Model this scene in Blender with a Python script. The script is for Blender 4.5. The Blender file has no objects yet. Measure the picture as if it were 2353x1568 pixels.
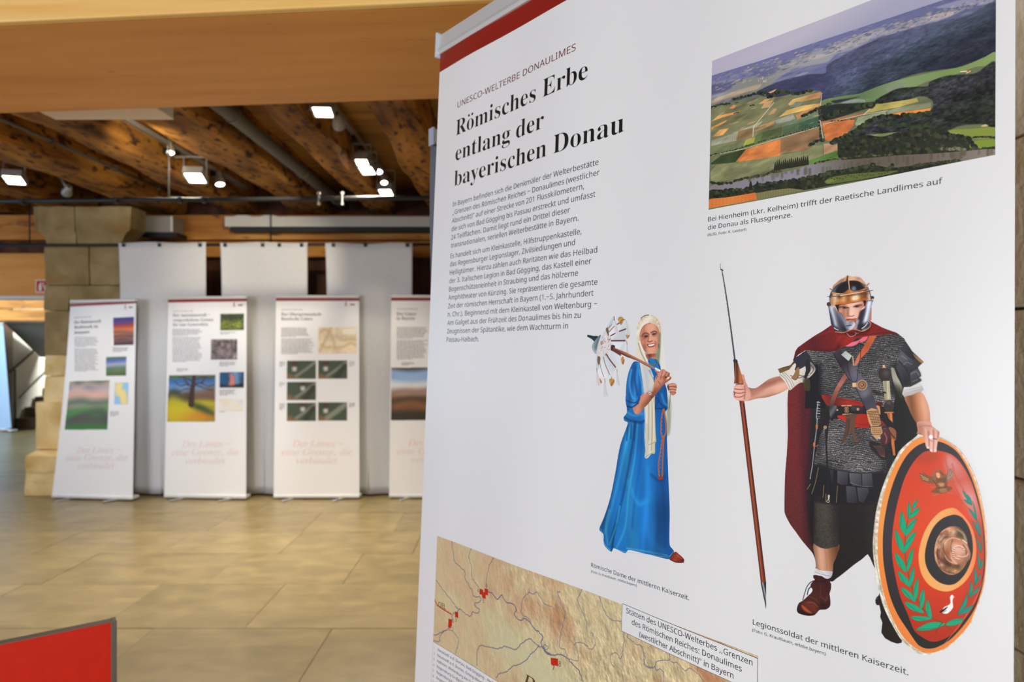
import bpy, bmesh, math, random
import numpy as np
from mathutils import Vector, Matrix

SC = bpy.context.scene
# ---------------------------------------------------------------- camera, sky, large lights, exposure
cam_d = bpy.data.cameras.new('camera'); cam = bpy.data.objects.new('camera', cam_d)
SC.collection.objects.link(cam); SC.camera = cam
cam.location = (0, 0, 1.60); cam.rotation_euler = (math.radians(90), 0, 0)
cam_d.sensor_width = 36; cam_d.lens = 24.006
cam_d.dof.use_dof = True; cam_d.dof.focus_distance = 0.74; cam_d.dof.aperture_fstop = 7.1
SC.view_settings.view_transform = 'Standard'; SC.view_settings.look = 'None'
SC.view_settings.gamma = 1; SC.view_settings.exposure = 0.7; SC.view_settings.use_curve_mapping = False
SC.cycles.use_denoising = True; SC.cycles.max_bounces = 8; SC.cycles.diffuse_bounces = 5
SC.cycles.sample_clamp_indirect = 6
w = bpy.data.worlds.new('world'); SC.world = w; w.use_nodes = True
bg = w.node_tree.nodes['Background']; bg.inputs[0].default_value = (0.9, 0.94, 1.0, 1); bg.inputs[1].default_value = 0.10

def area(name, loc, target, sx, sy, power, col):
    L = bpy.data.lights.new(name, 'AREA'); L.shape = 'RECTANGLE'; L.size = sx; L.size_y = sy
    L.energy = power; L.color = col
    o = bpy.data.objects.new(name, L); SC.collection.objects.link(o)
    o.location = loc; o.rotation_euler = (Vector(target) - Vector(loc)).to_track_quat('-Z', 'Y').to_euler(); return o
# daylight through the windows behind and beside the photographer, and of the stair hall on the left, plus an added hall fill
area('window_light_behind', (0.0, -2.9, 1.7), (-1.8, 6.0, 1.1), 2.2, 2.0, 21, (0.70, 0.86, 1.0))
area('window_light_behind_left', (-6.0, -2.7, 1.7), (-3.4, 6.0, 1.0), 3.2, 2.0, 146, (0.84, 0.88, 1.0))
area('window_light_left', (-9.8, 4.6, 1.9), (-4.0, 5.0, 0.8), 3.0, 1.8, 40, (0.60, 0.78, 1.0))
area('window_light_hall', (-9.6, 9.6, 3.0), (-7.9, 10.6, 0.0), 2.0, 1.2, 150, (0.66, 0.84, 1.0))
area('hall_fill_light', (-6.3, 13.6, 2.9), (-9.2, 14.6, 0.9), 1.0, 1.0, 170, (1.0, 0.97, 0.90))  # added fill to brighten the stair wall, no lamp known there
area('window_light_right', (0.9, -1.8, 1.3), (-1.6, 3.0, 2.9), 1.2, 1.2, 42, (1.0, 0.91, 0.74))

# ---------------------------------------------------------------- helpers
def props(o, label=None, cat=None, group=None, kind=None):
    if label: o['label'] = label
    if cat: o['category'] = cat
    if group: o['group'] = group
    if kind: o['kind'] = kind
    return o
def empty(name, loc=(0, 0, 0), rz=0.0):
    o = bpy.data.objects.new(name, None); SC.collection.objects.link(o); o.location = loc; o.rotation_euler = (0, 0, rz)
    o.empty_display_size = .05; return o
def link(name, me, m, parent=None, smooth=False):
    o = bpy.data.objects.new(name, me); SC.collection.objects.link(o)
    if m is not None and not me.materials: me.materials.append(m)
    if smooth: me.polygons.foreach_set('use_smooth', [True] * len(me.polygons))
    if parent is not None: o.parent = parent
    return o
def from_bm(name, bm, m, parent=None, smooth=False):
    me = bpy.data.meshes.new(name); bm.to_mesh(me); bm.free(); return link(name, me, m, parent, smooth)
def add_box(bm, x0, x1, y0, y1, z0, z1, bev=0.0, rot=None):
    r = bmesh.ops.create_cube(bm, size=1.0)['verts']
    bmesh.ops.scale(bm, vec=(x1 - x0, y1 - y0, z1 - z0), verts=r)
    if bev:
        es = list({e for v in r for e in v.link_edges}); q = bmesh.ops.bevel(bm, geom=es, offset=bev, segments=2, affect='EDGES', profile=.6)
        r = list({v for f in q['faces'] for v in f.verts} | {v for v in r if v.is_valid})
    c = Vector(((x0 + x1) / 2, (y0 + y1) / 2, (z0 + z1) / 2))
    if rot is not None: bmesh.ops.rotate(bm, cent=(0, 0, 0), matrix=rot, verts=r)
    bmesh.ops.translate(bm, vec=c, verts=r); return r
def box(name, x0, x1, y0, y1, z0, z1, m, parent=None, bev=0.0):
    bm = bmesh.new(); add_box(bm, x0, x1, y0, y1, z0, z1, bev); return from_bm(name, bm, m, parent)
def add_tube(bm, P, r, n=10, cap=True, r2=None):
    P = [Vector(p) for p in P]; rings = []
    for i, p in enumerate(P):
        d = (P[min(i + 1, len(P) - 1)] - P[max(i - 1, 0)]).normalized()
        a = d.cross(Vector((0, 0, 1))); a = d.cross(Vector((1, 0, 0))) if a.length < .1 else a; a.normalize(); b = d.cross(a)
        rr = r if r2 is None else r + (r2 - r) * i / (len(P) - 1)
        rings.append([bm.verts.new(p + (a * math.cos(t) + b * math.sin(t)) * rr) for t in [2 * math.pi * k / n for k in range(n)]])
    for A, B in zip(rings, rings[1:]):
        for k in range(n): bm.faces.new((A[k], A[(k + 1) % n], B[(k + 1) % n], B[k]))
    if cap: bm.faces.new(rings[0][::-1]); bm.faces.new(rings[-1])
def tube(name, P, r, m, parent=None, n=12, r2=None):
    bm = bmesh.new(); add_tube(bm, P, r, n, True, r2); return from_bm(name, bm, m, parent, True)

def at(px, py, Y):
    """the point Y metres ahead that the photograph shows at (px, py)"""
    return Vector(((px - 1176.5) / 1569.0 * Y, Y, 1.60 - (py - 784.0) / 1569.0 * Y))

def lin(c): 
    return tuple(((x / 255.) / 12.92 if x / 255. <= .04045 else ((x / 255. + .055) / 1.055) ** 2.4) for x in c[:3])
def mat(name, col, rough=.6, metal=0.0, spec=.4, emit=None, es=0.0):
    m = bpy.data.materials.new(name); m.use_nodes = True; b = m.node_tree.nodes['Principled BSDF']
    b.inputs['Base Color'].default_value = (*lin(col), 1); b.inputs['Roughness'].default_value = rough
    b.inputs['Metallic'].default_value = metal; b.inputs['Specular IOR Level'].default_value = spec
    if emit: b.inputs['Emission Color'].default_value = (*lin(emit), 1); b.inputs['Emission Strength'].default_value = es
    return m
def noise_mat(name, cols, scale=(1, 1, 1), ns=6.0, detail=6, rough=.7, bump=.0, bscale=None, spots=None, rnd=0.0, spec=.3, dist=0.0, metal=0.0):
    """colour ramp over stretched noise in object space; optional darker spots and per-object variation"""
    m = mat(name, cols[0], rough, metal, spec); nt = m.node_tree; N = nt.nodes; L = nt.links; b = N['Principled BSDF']
    tc = N.new('ShaderNodeTexCoord'); mp = N.new('ShaderNodeMapping'); mp.inputs['Scale'].default_value = scale
    L.new(tc.outputs['Object'], mp.inputs['Vector']); vec = mp.outputs['Vector']
    oi = N.new('ShaderNodeObjectInfo')
    if rnd:
        cx = N.new('ShaderNodeVectorMath'); cx.operation = 'ADD'; ml = N.new('ShaderNodeMath'); ml.operation = 'MULTIPLY'; ml.inputs[1].default_value = 37.0
        L.new(oi.outputs['Random'], ml.inputs[0]); L.new(vec, cx.inputs[0]); L.new(ml.outputs[0], cx.inputs[1]); vec = cx.outputs[0]
    n = N.new('ShaderNodeTexNoise'); n.inputs['Scale'].default_value = ns; n.inputs['Detail'].default_value = detail; n.inputs['Distortion'].default_value = dist
    L.new(vec, n.inputs['Vector'])
    r = N.new('ShaderNodeValToRGB'); e = r.color_ramp.elements
    k = len(cols)
    for i, c in enumerate(cols):
        p = .30 + .40 * i / max(1, k - 1)
        if i < 2: q = e[i]; q.position = p
        else: q = e.new(p)
        q.color = (*lin(c), 1)
    if k == 1: e[1].color = e[0].color
    L.new(n.outputs['Fac'], r.inputs['Fac']); out = r.outputs['Color']
    if spots:
        sc_, col_, lo, hi, stretch = spots
        m2 = N.new('ShaderNodeMapping'); m2.inputs['Scale'].default_value = stretch; L.new(tc.outputs['Object'], m2.inputs['Vector'])
        n2 = N.new('ShaderNodeTexNoise'); n2.inputs['Scale'].default_value = sc_; n2.inputs['Detail'].default_value = 3; L.new(m2.outputs['Vector'], n2.inputs['Vector'])
        mr = N.new('ShaderNodeMapRange'); mr.inputs['From Min'].default_value = lo; mr.inputs['From Max'].default_value = hi; L.new(n2.outputs['Fac'], mr.inputs['Value'])
        mx = N.new('ShaderNodeMix'); mx.data_type = 'RGBA'; L.new(mr.outputs['Result'], mx.inputs['Factor']); L.new(out, mx.inputs['A']); mx.inputs['B'].default_value = (*lin(col_), 1); out = mx.outputs['Result']
    if rnd:
        hs = N.new('ShaderNodeHueSaturation'); mr = N.new('ShaderNodeMapRange'); mr.inputs['To Min'].default_value = 1 - rnd; mr.inputs['To Max'].default_value = 1 + rnd
        L.new(oi.outputs['Random'], mr.inputs['Value']); L.new(mr.outputs['Result'], hs.inputs['Value']); L.new(out, hs.inputs['Color']); out = hs.outputs['Color']
    L.new(out, b.inputs['Base Color'])
    if bump:
        bp = N.new('ShaderNodeBump'); bp.inputs['Strength'].default_value = bump; bp.inputs['Distance'].default_value = .02
        n3 = N.new('ShaderNodeTexNoise'); n3.inputs['Scale'].default_value = bscale or ns * 2; n3.inputs['Detail'].default_value = 6; L.new(vec, n3.inputs['Vector'])
        L.new(n3.outputs['Fac'], bp.inputs['Height']); L.new(bp.outputs['Normal'], b.inputs['Normal'])
    return m

M = {}
M['old_wood'] = noise_mat('old_wood', [(94, 58, 18), (154, 102, 36), (190, 132, 54)], (5, .9, 5), 1.6, 7, .75, .35, 3.0, ((8.5, (66, 38, 15), .54, .64, (2.0, .8, 2.0))), .12)
M['plank_wood'] = noise_mat('plank_wood', [(150, 104, 44), (178, 130, 62), (190, 142, 72)], (.6, 7, 7), 1.4, 6, .6, .1, 3.0, ((3.0, (110, 64, 24), .66, .74, (.7, 3, 3))), .10)
M['new_wood'] = noise_mat('new_wood', [(218, 148, 70), (230, 160, 78), (236, 170, 88)], (1.2, 9, 9), 1.0, 6, .55, .05, 3.0, ((2.6, (140, 84, 44), .70, .80, (1.6, 7, 7))), .0)
M['lit_pale_wood'] = noise_mat('lit_pale_wood', [(240, 178, 88), (252, 204, 122), (255, 214, 136)], (.7, 9, 9), 1.1, 6, .5, .05, 3.0, ((2.4, (196, 116, 50), .67, .78, (1.2, 6, 6))), .0, dist=.6)
M['dark_wood'] = noise_mat('dark_wood', [(50, 28, 16), (84, 48, 26), (104, 60, 32)], (3, 3, .7), 2.0, 6, .7, .2, 4.0, None, .1)
M['lintel_wood'] = noise_mat('lintel_wood', [(150, 94, 36), (196, 130, 56), (222, 160, 80)], (.6, 4, 4), 2.0, 6, .65, .15, 4.0, ((3.0, (100, 58, 22), .62, .72, (.8, 3, 3))), .08)
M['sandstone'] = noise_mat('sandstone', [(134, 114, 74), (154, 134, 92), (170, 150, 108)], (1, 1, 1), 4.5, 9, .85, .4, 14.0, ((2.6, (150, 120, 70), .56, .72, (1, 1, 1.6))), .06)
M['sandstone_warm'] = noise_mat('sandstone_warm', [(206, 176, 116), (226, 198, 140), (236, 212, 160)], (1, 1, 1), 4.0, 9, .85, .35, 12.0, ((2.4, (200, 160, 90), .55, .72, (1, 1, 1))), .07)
M['slab'] = noise_mat('slab', [(108, 96, 64), (121, 107, 72), (133, 118, 81)], (1, 1.9, 1), 4.2, 10, .33, .06, 14.0, ((2.6, (108, 95, 66), .56, .74, (1, 2.6, 1))), .11, spec=.4, dist=.5)
M['grout'] = mat('grout', (112, 99, 67), .8)
M['plaster'] = noise_mat('plaster', [(226, 220, 206), (236, 231, 219), (242, 238, 228)], (1, 1, 1), 3.0, 5, .85, .15, 30.0)
M['stone_wall'] = noise_mat('stone_wall', [(226, 212, 178), (240, 230, 202), (246, 240, 220)], (1, 1, 1), 5.0, 8, .9, .5, 40.0, None, .05)
M['hall_white'] = mat('hall_white', (232, 230, 222), .7)
M['hall_grey'] = mat('hall_grey', (150, 156, 160), .7)
M['black_metal'] = mat('black_metal', (34, 36, 36), .45, .3)
M['grey_metal'] = mat('grey_metal', (120, 118, 112), .45, .5)
M['alu'] = mat('alu', (196, 198, 200), .32, .85)
M['alu_matt'] = mat('alu_matt', (214, 214, 212), .45, .15)
M['cap_plastic'] = mat('cap_plastic', (186, 196, 214), .4)
M['cream_metal'] = mat('cream_metal', (214, 210, 200), .45)
M['duct'] = noise_mat('duct', [(98, 94, 84), (110, 106, 96)], (1, 1, 1), 3, 3, .55)
M['lamp_grey'] = mat('lamp_grey', (160, 158, 156), .4, .3)
M['lamp_dark'] = mat('lamp_dark', (22, 22, 22), .5)
M['lamp_white'] = mat('lamp_white', (226, 224, 216), .35)
M['led'] = mat('led', (255, 252, 240), .5, emit=(255, 246, 226), es=14)
M['fabric'] = noise_mat('fabric', [(206, 208, 212), (214, 215, 218)], (1, 1, 1), 60, 2, .85, .05, 300)
M['banner_white'] = mat('banner_white', (236, 236, 238), .34, spec=.5)
M['back_and_shade_grey'] = mat('back_and_shade_grey', (124, 128, 136), .5)
M['red_print'] = mat('red_print', (146, 30, 20), .38)
M['ink'] = mat('ink', (18, 16, 18), .4)
M['ink_soft'] = mat('ink_soft', (40, 44, 54), .4)
M['ink_red'] = mat('ink_red', (112, 22, 24), .4)
M['ink_pink'] = mat('ink_pink', (231, 209, 206), .5)
M['ink_grey'] = mat('ink_grey', (150, 148, 150), .5)
M['ink_head'] = mat('ink_head', (90, 86, 88), .5)
M['ink_brown'] = mat('ink_brown', (92, 70, 40), .4)
M['red_panel'] = noise_mat('red_panel', [(222, 30, 0), (228, 34, 2)], (1, 1, 1), 30, 2, .55, .04, 200)
M['panel_grey'] = mat('panel_grey', (112, 106, 98), .5, .3)
M['box_white'] = mat('box_white', (244, 226, 208), .5)
M['box_side'] = mat('box_side', (190, 192, 176), .5)
M['yellow_print'] = mat('yellow_print', (200, 186, 20), .5)
M['blue_print'] = mat('blue_print', (120, 150, 190), .5)
M['sign_red'] = mat('sign_red', (196, 40, 34), .5)
M['sign_white'] = mat('sign_white', (240, 236, 230), .5)
M['blue_banner'] = mat('blue_banner', (176, 204, 236), .5)

def image_from(name, rgb, gain=1.0):
    H, W = rgb.shape[:2]
    im = bpy.data.images.new(name, W, H); c = np.clip(rgb / 255.0, 0, 1) ** 1.0
    if gain != 1.0:
        l_ = np.where(c <= .04045, c / 12.92, ((c + .055) / 1.055) ** 2.4) * gain
        l_ = np.clip(l_, 0, 1); c = np.where(l_ <= .0031308, l_ * 12.92, 1.055 * l_ ** (1 / 2.4) - .055)
    a = np.ones((H, W, 4), np.float32); a[..., :3] = c[::-1]
    im.pixels.foreach_set(a.ravel()); im.update(); im.pack(); return im
def print_mat(name, im, rough=.32):
    m = mat(name, (236, 236, 238), rough, spec=.22 if rough < .4 else .3); N = m.node_tree.nodes; t = N.new('ShaderNodeTexImage'); t.image = im; t.extension = 'EXTEND'
    uv = N.new('ShaderNodeUVMap'); uv.uv_map = 'UVMap'; m.node_tree.links.new(uv.outputs[0], t.inputs[0])
    m.node_tree.links.new(t.outputs['Color'], N['Principled BSDF'].inputs['Base Color']); return m

# ---------------------------------------------------------------- sheet of the large banner
F_PX = 1569.0
CX, CY, CAM_Z = 1176.5, 784.0, 1.60
_hx, _hy, _vx, _vy = -112.5, 807.4, 2426.2, -34677.0
B_R = -np.array([(_hx - CX) / F_PX, 1.0, -(_hy - CY) / F_PX]); B_R /= np.linalg.norm(B_R)
B_U = np.array([(_vx - CX) / F_PX, 1.0, -(_vy - CY) / F_PX]); B_U /= np.linalg.norm(B_U)
B_U = B_U - B_R * B_U.dot(B_R); B_U /= np.linalg.norm(B_U)
B_N = np.cross(B_R, B_U)
B_W = 0.86

def _ray(px):
    px = np.atleast_2d(np.asarray(px, float))
    return np.stack([(px[:, 0] - CX) / F_PX, np.ones(len(px)), -(px[:, 1] - CY) / F_PX], 1)

def _depth_left():
    # depth of the left edge so that the sheet is B_W wide between its two edges
    a = _ray((988.5, 807.4))[0]; b = _ray((2349.0, 830.0))[0]
    # t_b*b = t_a*a + w*R  (x and y components)
    M = np.array([[b[0], -a[0]], [b[1], -a[1]]])
    tb, ta = np.linalg.solve(M, B_W * B_R[:2])
    return ta
B_TL = _ray((1013.3, 125.0))[0]
_p0 = _ray((988.5, 807.4))[0] * _depth_left()
B_O = B_TL * (_p0.dot(B_N) / B_TL.dot(B_N))            # top left corner of the sheet, camera at the origin

def sheet_bow(u, v):
    return 0.0022 * np.sin(u / B_W * 7.0 + 0.6) + 0.0012 * np.sin(u * 23.0 + v * 2.2) * np.clip(u / .1, 0, 1)

def sheet_xyz(u, v, off=0.0):
    u = np.asarray(u, float); v = np.asarray(v, float)
    d = sheet_bow(u, v) + off
    return (B_O + u[..., None] * B_R - v[..., None] * B_U + d[..., None] * B_N)

def on_sheet(px):
    r = _ray(px); d = np.zeros(len(r))
    for _ in range(6):
        k = (B_O.dot(B_N) + d) / r.dot(B_N)
        q = r * k[:, None] - B_O
        u = q.dot(B_R); v = -q.dot(B_U)
        d = sheet_bow(u, v)
    return np.stack([u, v], 1)

# ---------------------------------------------------------------- a small painter for printed pictures
def pts(s):
    return np.array([[float(t) for t in q.split(',')] for q in s.split()])

def catmull(P, closed, n=6):
    P = np.asarray(P, float); N = len(P)
    if N < 3: return P
    t = np.linspace(0, 1, n, endpoint=False)[:, None]
    out = []
    rng = range(N) if closed else range(N - 1)
    for i in rng:
        if closed: a, b, c, d = P[i - 1], P[i], P[(i + 1) % N], P[(i + 2) % N]
        else: a, b, c, d = P[max(i - 1, 0)], P[i], P[i + 1], P[min(i + 2, N - 1)]
        l = np.linalg.norm(c - b) + 1e-9
        m1 = (c - a) * .5; m2 = (d - b) * .5
        for m in (m1, m2):
            k = np.linalg.norm(m)
            if k > l: m *= l / k
        t2, t3 = t * t, t ** 3
        out.append((2 * t3 - 3 * t2 + 1) * b + (t3 - 2 * t2 + t) * m1 + (-2 * t3 + 3 * t2) * c + (t3 - t2) * m2)
    if not closed: out.append(P[-1:])
    return np.concatenate(out)

def vnoise(X, Y, seed=0):
    xi = np.floor(X).astype(np.int64); yi = np.floor(Y).astype(np.int64)
    xf = X - xi; yf = Y - yi
    def h(a, b):
        n = (a * 374761393 + b * 668265263 + seed * 974711) & 0x7fffffff
        n = ((n ^ (n >> 13)) * 1274126177) & 0x7fffffff
        return ((n ^ (n >> 16)) & 0xffff) / 65535.0
    sx = xf * xf * (3 - 2 * xf); sy = yf * yf * (3 - 2 * yf)
    return (h(xi, yi) * (1 - sx) + h(xi + 1, yi) * sx) * (1 - sy) + (h(xi, yi + 1) * (1 - sx) + h(xi + 1, yi + 1) * sx) * sy

def fbm(X, Y, seed=0, o=4):
    s = 0; a = 1; t = 0
    for k in range(o):
        s = s + a * vnoise(X * 2 ** k, Y * 2 ** k, seed + k * 17); t += a; a *= .55
    return s / t

def blur2(m, s):
    if s < .3: return m
    r = int(s * 2.5 + 1); k = np.exp(-.5 * (np.arange(-r, r + 1) / s) ** 2); k /= k.sum()
    out = np.zeros_like(m); p = np.pad(m, ((r, r), (0, 0)))
    for i, w in enumerate(k): out += w * p[i:i + m.shape[0]]
    p = np.pad(out, ((0, 0), (r, r))); out = np.zeros_like(m)
    for i, w in enumerate(k): out += w * p[:, i:i + m.shape[1]]
    return out

class Canvas:
    def __init__(s, box, ppm, tomap, back=None):
        s.u0, s.u1, s.v0, s.v1 = box; s.ppm = ppm; s.tomap = tomap
        s.W = int(round((s.u1 - s.u0) * ppm)); s.H = int(round((s.v1 - s.v0) * ppm))
        s.img = np.ones((s.H, s.W, 3), np.float32) * 255; s.al = np.zeros((s.H, s.W), np.float32)
        if back is not None: s.img[:] = back; s.al[:] = 1
        s.cr = (0, 0, 1.0); s.clip = None
    def crop(s, *c): s.cr = c
    def mp(s, P):
        P = np.asarray(P, float) / s.cr[2] + np.array(s.cr[:2])
        uv = s.tomap(P)
        return np.stack([(uv[:, 0] - s.u0) * s.ppm, (uv[:, 1] - s.v0) * s.ppm], 1)
    def scale(s, P):
        q = np.asarray(P, float).mean(0)
        e = 4.0 * s.cr[2]
        m = s.mp([q, q + [e, 0], q + [0, e]])
        a, b = m[1] - m[0], m[2] - m[0]
        return math.sqrt(abs(a[0] * b[1] - a[1] * b[0])) / 4.0
    def cover(s, Q, pad=0):
        x0 = int(max(0, math.floor(Q[:, 0].min()) - pad)); x1 = int(min(s.W, math.ceil(Q[:, 0].max()) + 1 + pad))
        y0 = int(max(0, math.floor(Q[:, 1].min()) - pad)); y1 = int(min(s.H, math.ceil(Q[:, 1].max()) + 1 + pad))
        if x1 <= x0 or y1 <= y0: return None
        K = 3; nr = (y1 - y0) * K; ys = y0 + (np.arange(nr) + .5) / K
        A = np.zeros((nr, x1 - x0 + 2))
        a = Q; b = np.roll(Q, -1, 0)
        for (ax, ay), (bx, by) in zip(a, b):
            if ay == by: continue
            d = 1.0 if by > ay else -1.0
            lo, hi = (ay, by) if by > ay else (by, ay)
            i0 = max(0, int(math.ceil((lo - y0) * K - .5))); i1 = min(nr, int(math.ceil((hi - y0) * K - .5)))
            if i1 <= i0: continue
            xx = ax + (ys[i0:i1] - ay) / (by - ay) * (bx - ax) - x0
            xx = np.clip(xx, 0, x1 - x0); xf = np.floor(xx).astype(int); fr = xx - xf
            rr = np.arange(i0, i1)
            A[rr, xf] += d * (1 - fr); A[rr, xf + 1] += d * fr
        m = np.clip(np.abs(np.cumsum(A, 1)[:, :x1 - x0]), 0, 1)
        return (m.reshape(y1 - y0, K, -1).mean(1), x0, y0, x1, y1)
    def mask(s, P, smooth=True, soft=0):
        if isinstance(P, str): P = pts(P)
        sc = s.scale(P) / 1.0
        Q = s.mp(P)
        if smooth: Q = catmull(Q, True)
        else:      # keep straight edges straight, on the bowed sheet too
            pass
        pad = int(soft * sc * 2.6 + 2)
        c = s.cover(Q, pad)
        if c is None: return None
        m, x0, y0, x1, y1 = c
        if soft: m = blur2(m, soft * sc)
        return [m, x0, y0, x1, y1]
    def setclip(s, P=None, smooth=True, soft=0):
        if P is None: s.clip = None; return
        c = s.mask(P, smooth, soft); f = np.zeros((s.H, s.W), np.float32)
        if c: f[c[2]:c[4], c[1]:c[3]] = c[0]
        s.clip = f
    def col(s, color, c, grad):
        m, x0, y0, x1, y1 = c
        if callable(color):
            Y, X = np.mgrid[y0:y1, x0:x1].astype(float)
            return color(X, Y)
        if grad is None: return np.array(color, np.float32)
        (pa, pb, cb) = grad
        q = s.mp(np.array([pa, pb], float)); d = q[1] - q[0]; L = d.dot(d) + 1e-9
        Y, X = np.mgrid[y0:y1, x0:x1].astype(np.float32)
        t = np.clip(((X + .5 - q[0][0]) * d[0] + (Y + .5 - q[0][1]) * d[1]) / L, 0, 1)
        cs = [color] + (list(cb) if isinstance(cb, list) else [cb])
        n = len(cs) - 1
        out = np.zeros(t.shape + (3,), np.float32)
        for k in range(3): out[..., k] = np.interp(t, np.linspace(0, 1, n + 1), [q_[k] for q_ in cs])
        return out
    def put(s, c, color, alpha=1.0, grad=None, mul=False):
        if c is None: return
        m, x0, y0, x1, y1 = c
        m = m * alpha
        if s.clip is not None: m = m * s.clip[y0:y1, x0:x1]
        cl = s.col(color, c, grad); I = s.img[y0:y1, x0:x1]
        if mul: I *= (1 - m[..., None]) + m[..., None] * cl / 255.0; return
        A = s.al[y0:y1, x0:x1]
        if s.clip is not None or True:
            na = m + A * (1 - m)
            w = np.where(na > 1e-4, m / np.maximum(na, 1e-4), 0)[..., None]
            I[:] = I * (1 - w) + cl * w
            A[:] = na
    def poly(s, P, color, alpha=1.0, grad=None, smooth=True, soft=0, mul=False):
        s.put(s.mask(P, smooth, soft), color, alpha, grad, mul)
    def line(s, P, w, color, alpha=1.0, soft=0.0, w2=None, smooth=True, grad=None, closed=False, mul=False):
        if isinstance(P, str): P = pts(P)
        sc = s.scale(P)
        Q = s.mp(P)
        if smooth and len(Q) > 2: Q = catmull(Q, closed, 5)
        if closed: Q = np.concatenate([Q, Q[:1]])
        w2 = w if w2 is None else w2
        hw0, hw1 = w * sc / 2, w2 * sc / 2; sf = max(.5, soft * sc)
        pad = max(hw0, hw1) + sf + 1
        x0 = int(max(0, Q[:, 0].min() - pad)); x1 = int(min(s.W, Q[:, 0].max() + pad + 1))
        y0 = int(max(0, Q[:, 1].min() - pad)); y1 = int(min(s.H, Q[:, 1].max() + pad + 1))
        if x1 <= x0 or y1 <= y0: return
        M = np.zeros((y1 - y0, x1 - x0), np.float32); n = len(Q) - 1
        for i in range(n):
            a, b = Q[i], Q[i + 1]
            ax0 = int(max(x0, min(a[0], b[0]) - pad)); ax1 = int(min(x1, max(a[0], b[0]) + pad + 1))
            ay0 = int(max(y0, min(a[1], b[1]) - pad)); ay1 = int(min(y1, max(a[1], b[1]) + pad + 1))
            if ax1 <= ax0 or ay1 <= ay0: continue
            Y = np.arange(ay0, ay1)[:, None] + .5 - a[1]; X = np.arange(ax0, ax1)[None, :] + .5 - a[0]
            d = b - a; L = d.dot(d) + 1e-9
            t = np.clip((X * d[0] + Y * d[1]) / L, 0, 1)
            D = np.hypot(X - t * d[0], Y - t * d[1])
            h = hw0 + (hw1 - hw0) * (i + t) / n
            k = np.clip((h + sf - D) / (2 * sf), 0, 1); k = k * k * (3 - 2 * k) if soft else k
            k = k * np.minimum(1, (h + .35) / .5) if max(hw0, hw1) < .5 else k
            sl = M[ay0 - y0:ay1 - y0, ax0 - x0:ax1 - x0]; np.maximum(sl, k, out=sl)
        s.put((M, x0, y0, x1, y1), color, alpha, grad, mul)
    def dot(s, x, y, r, color, alpha=1.0, soft=0.0, ry=None, rot=0, grad=None, mul=False):
        t = np.linspace(0, 2 * math.pi, 14, endpoint=False); ry = r if ry is None else ry
        a, b = r * np.cos(t), ry * np.sin(t); c_, s_ = math.cos(rot), math.sin(rot)
        s.poly(np.stack([x + a * c_ - b * s_, y + a * s_ + b * c_], 1), color, alpha, grad, True, soft, mul)
    def grain(s, P, amp, fx, fy, seed=1, tint=(1, 1, 1), ang=0.0, smooth=True, o=3, soft=0, th=None):
        c = s.mask(P, smooth, soft)
        if c is None: return
        m, x0, y0, x1, y1 = c
        if s.clip is not None: m = m * s.clip[y0:y1, x0:x1]
        Y, X = np.mgrid[y0:y1, x0:x1].astype(np.float32)
        ca, sa = math.cos(ang), math.sin(ang)
        n = fbm((X * ca + Y * sa) * fx, (-X * sa + Y * ca) * fy, seed, o) - .5
        if th is not None: n = np.clip(n * th, -.5, .5)
        I = s.img[y0:y1, x0:x1]
        I *= 1 + (m * n * amp * 2)[..., None] * np.array(tint, np.float32)
        np.clip(I, 0, 255, out=I)
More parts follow.
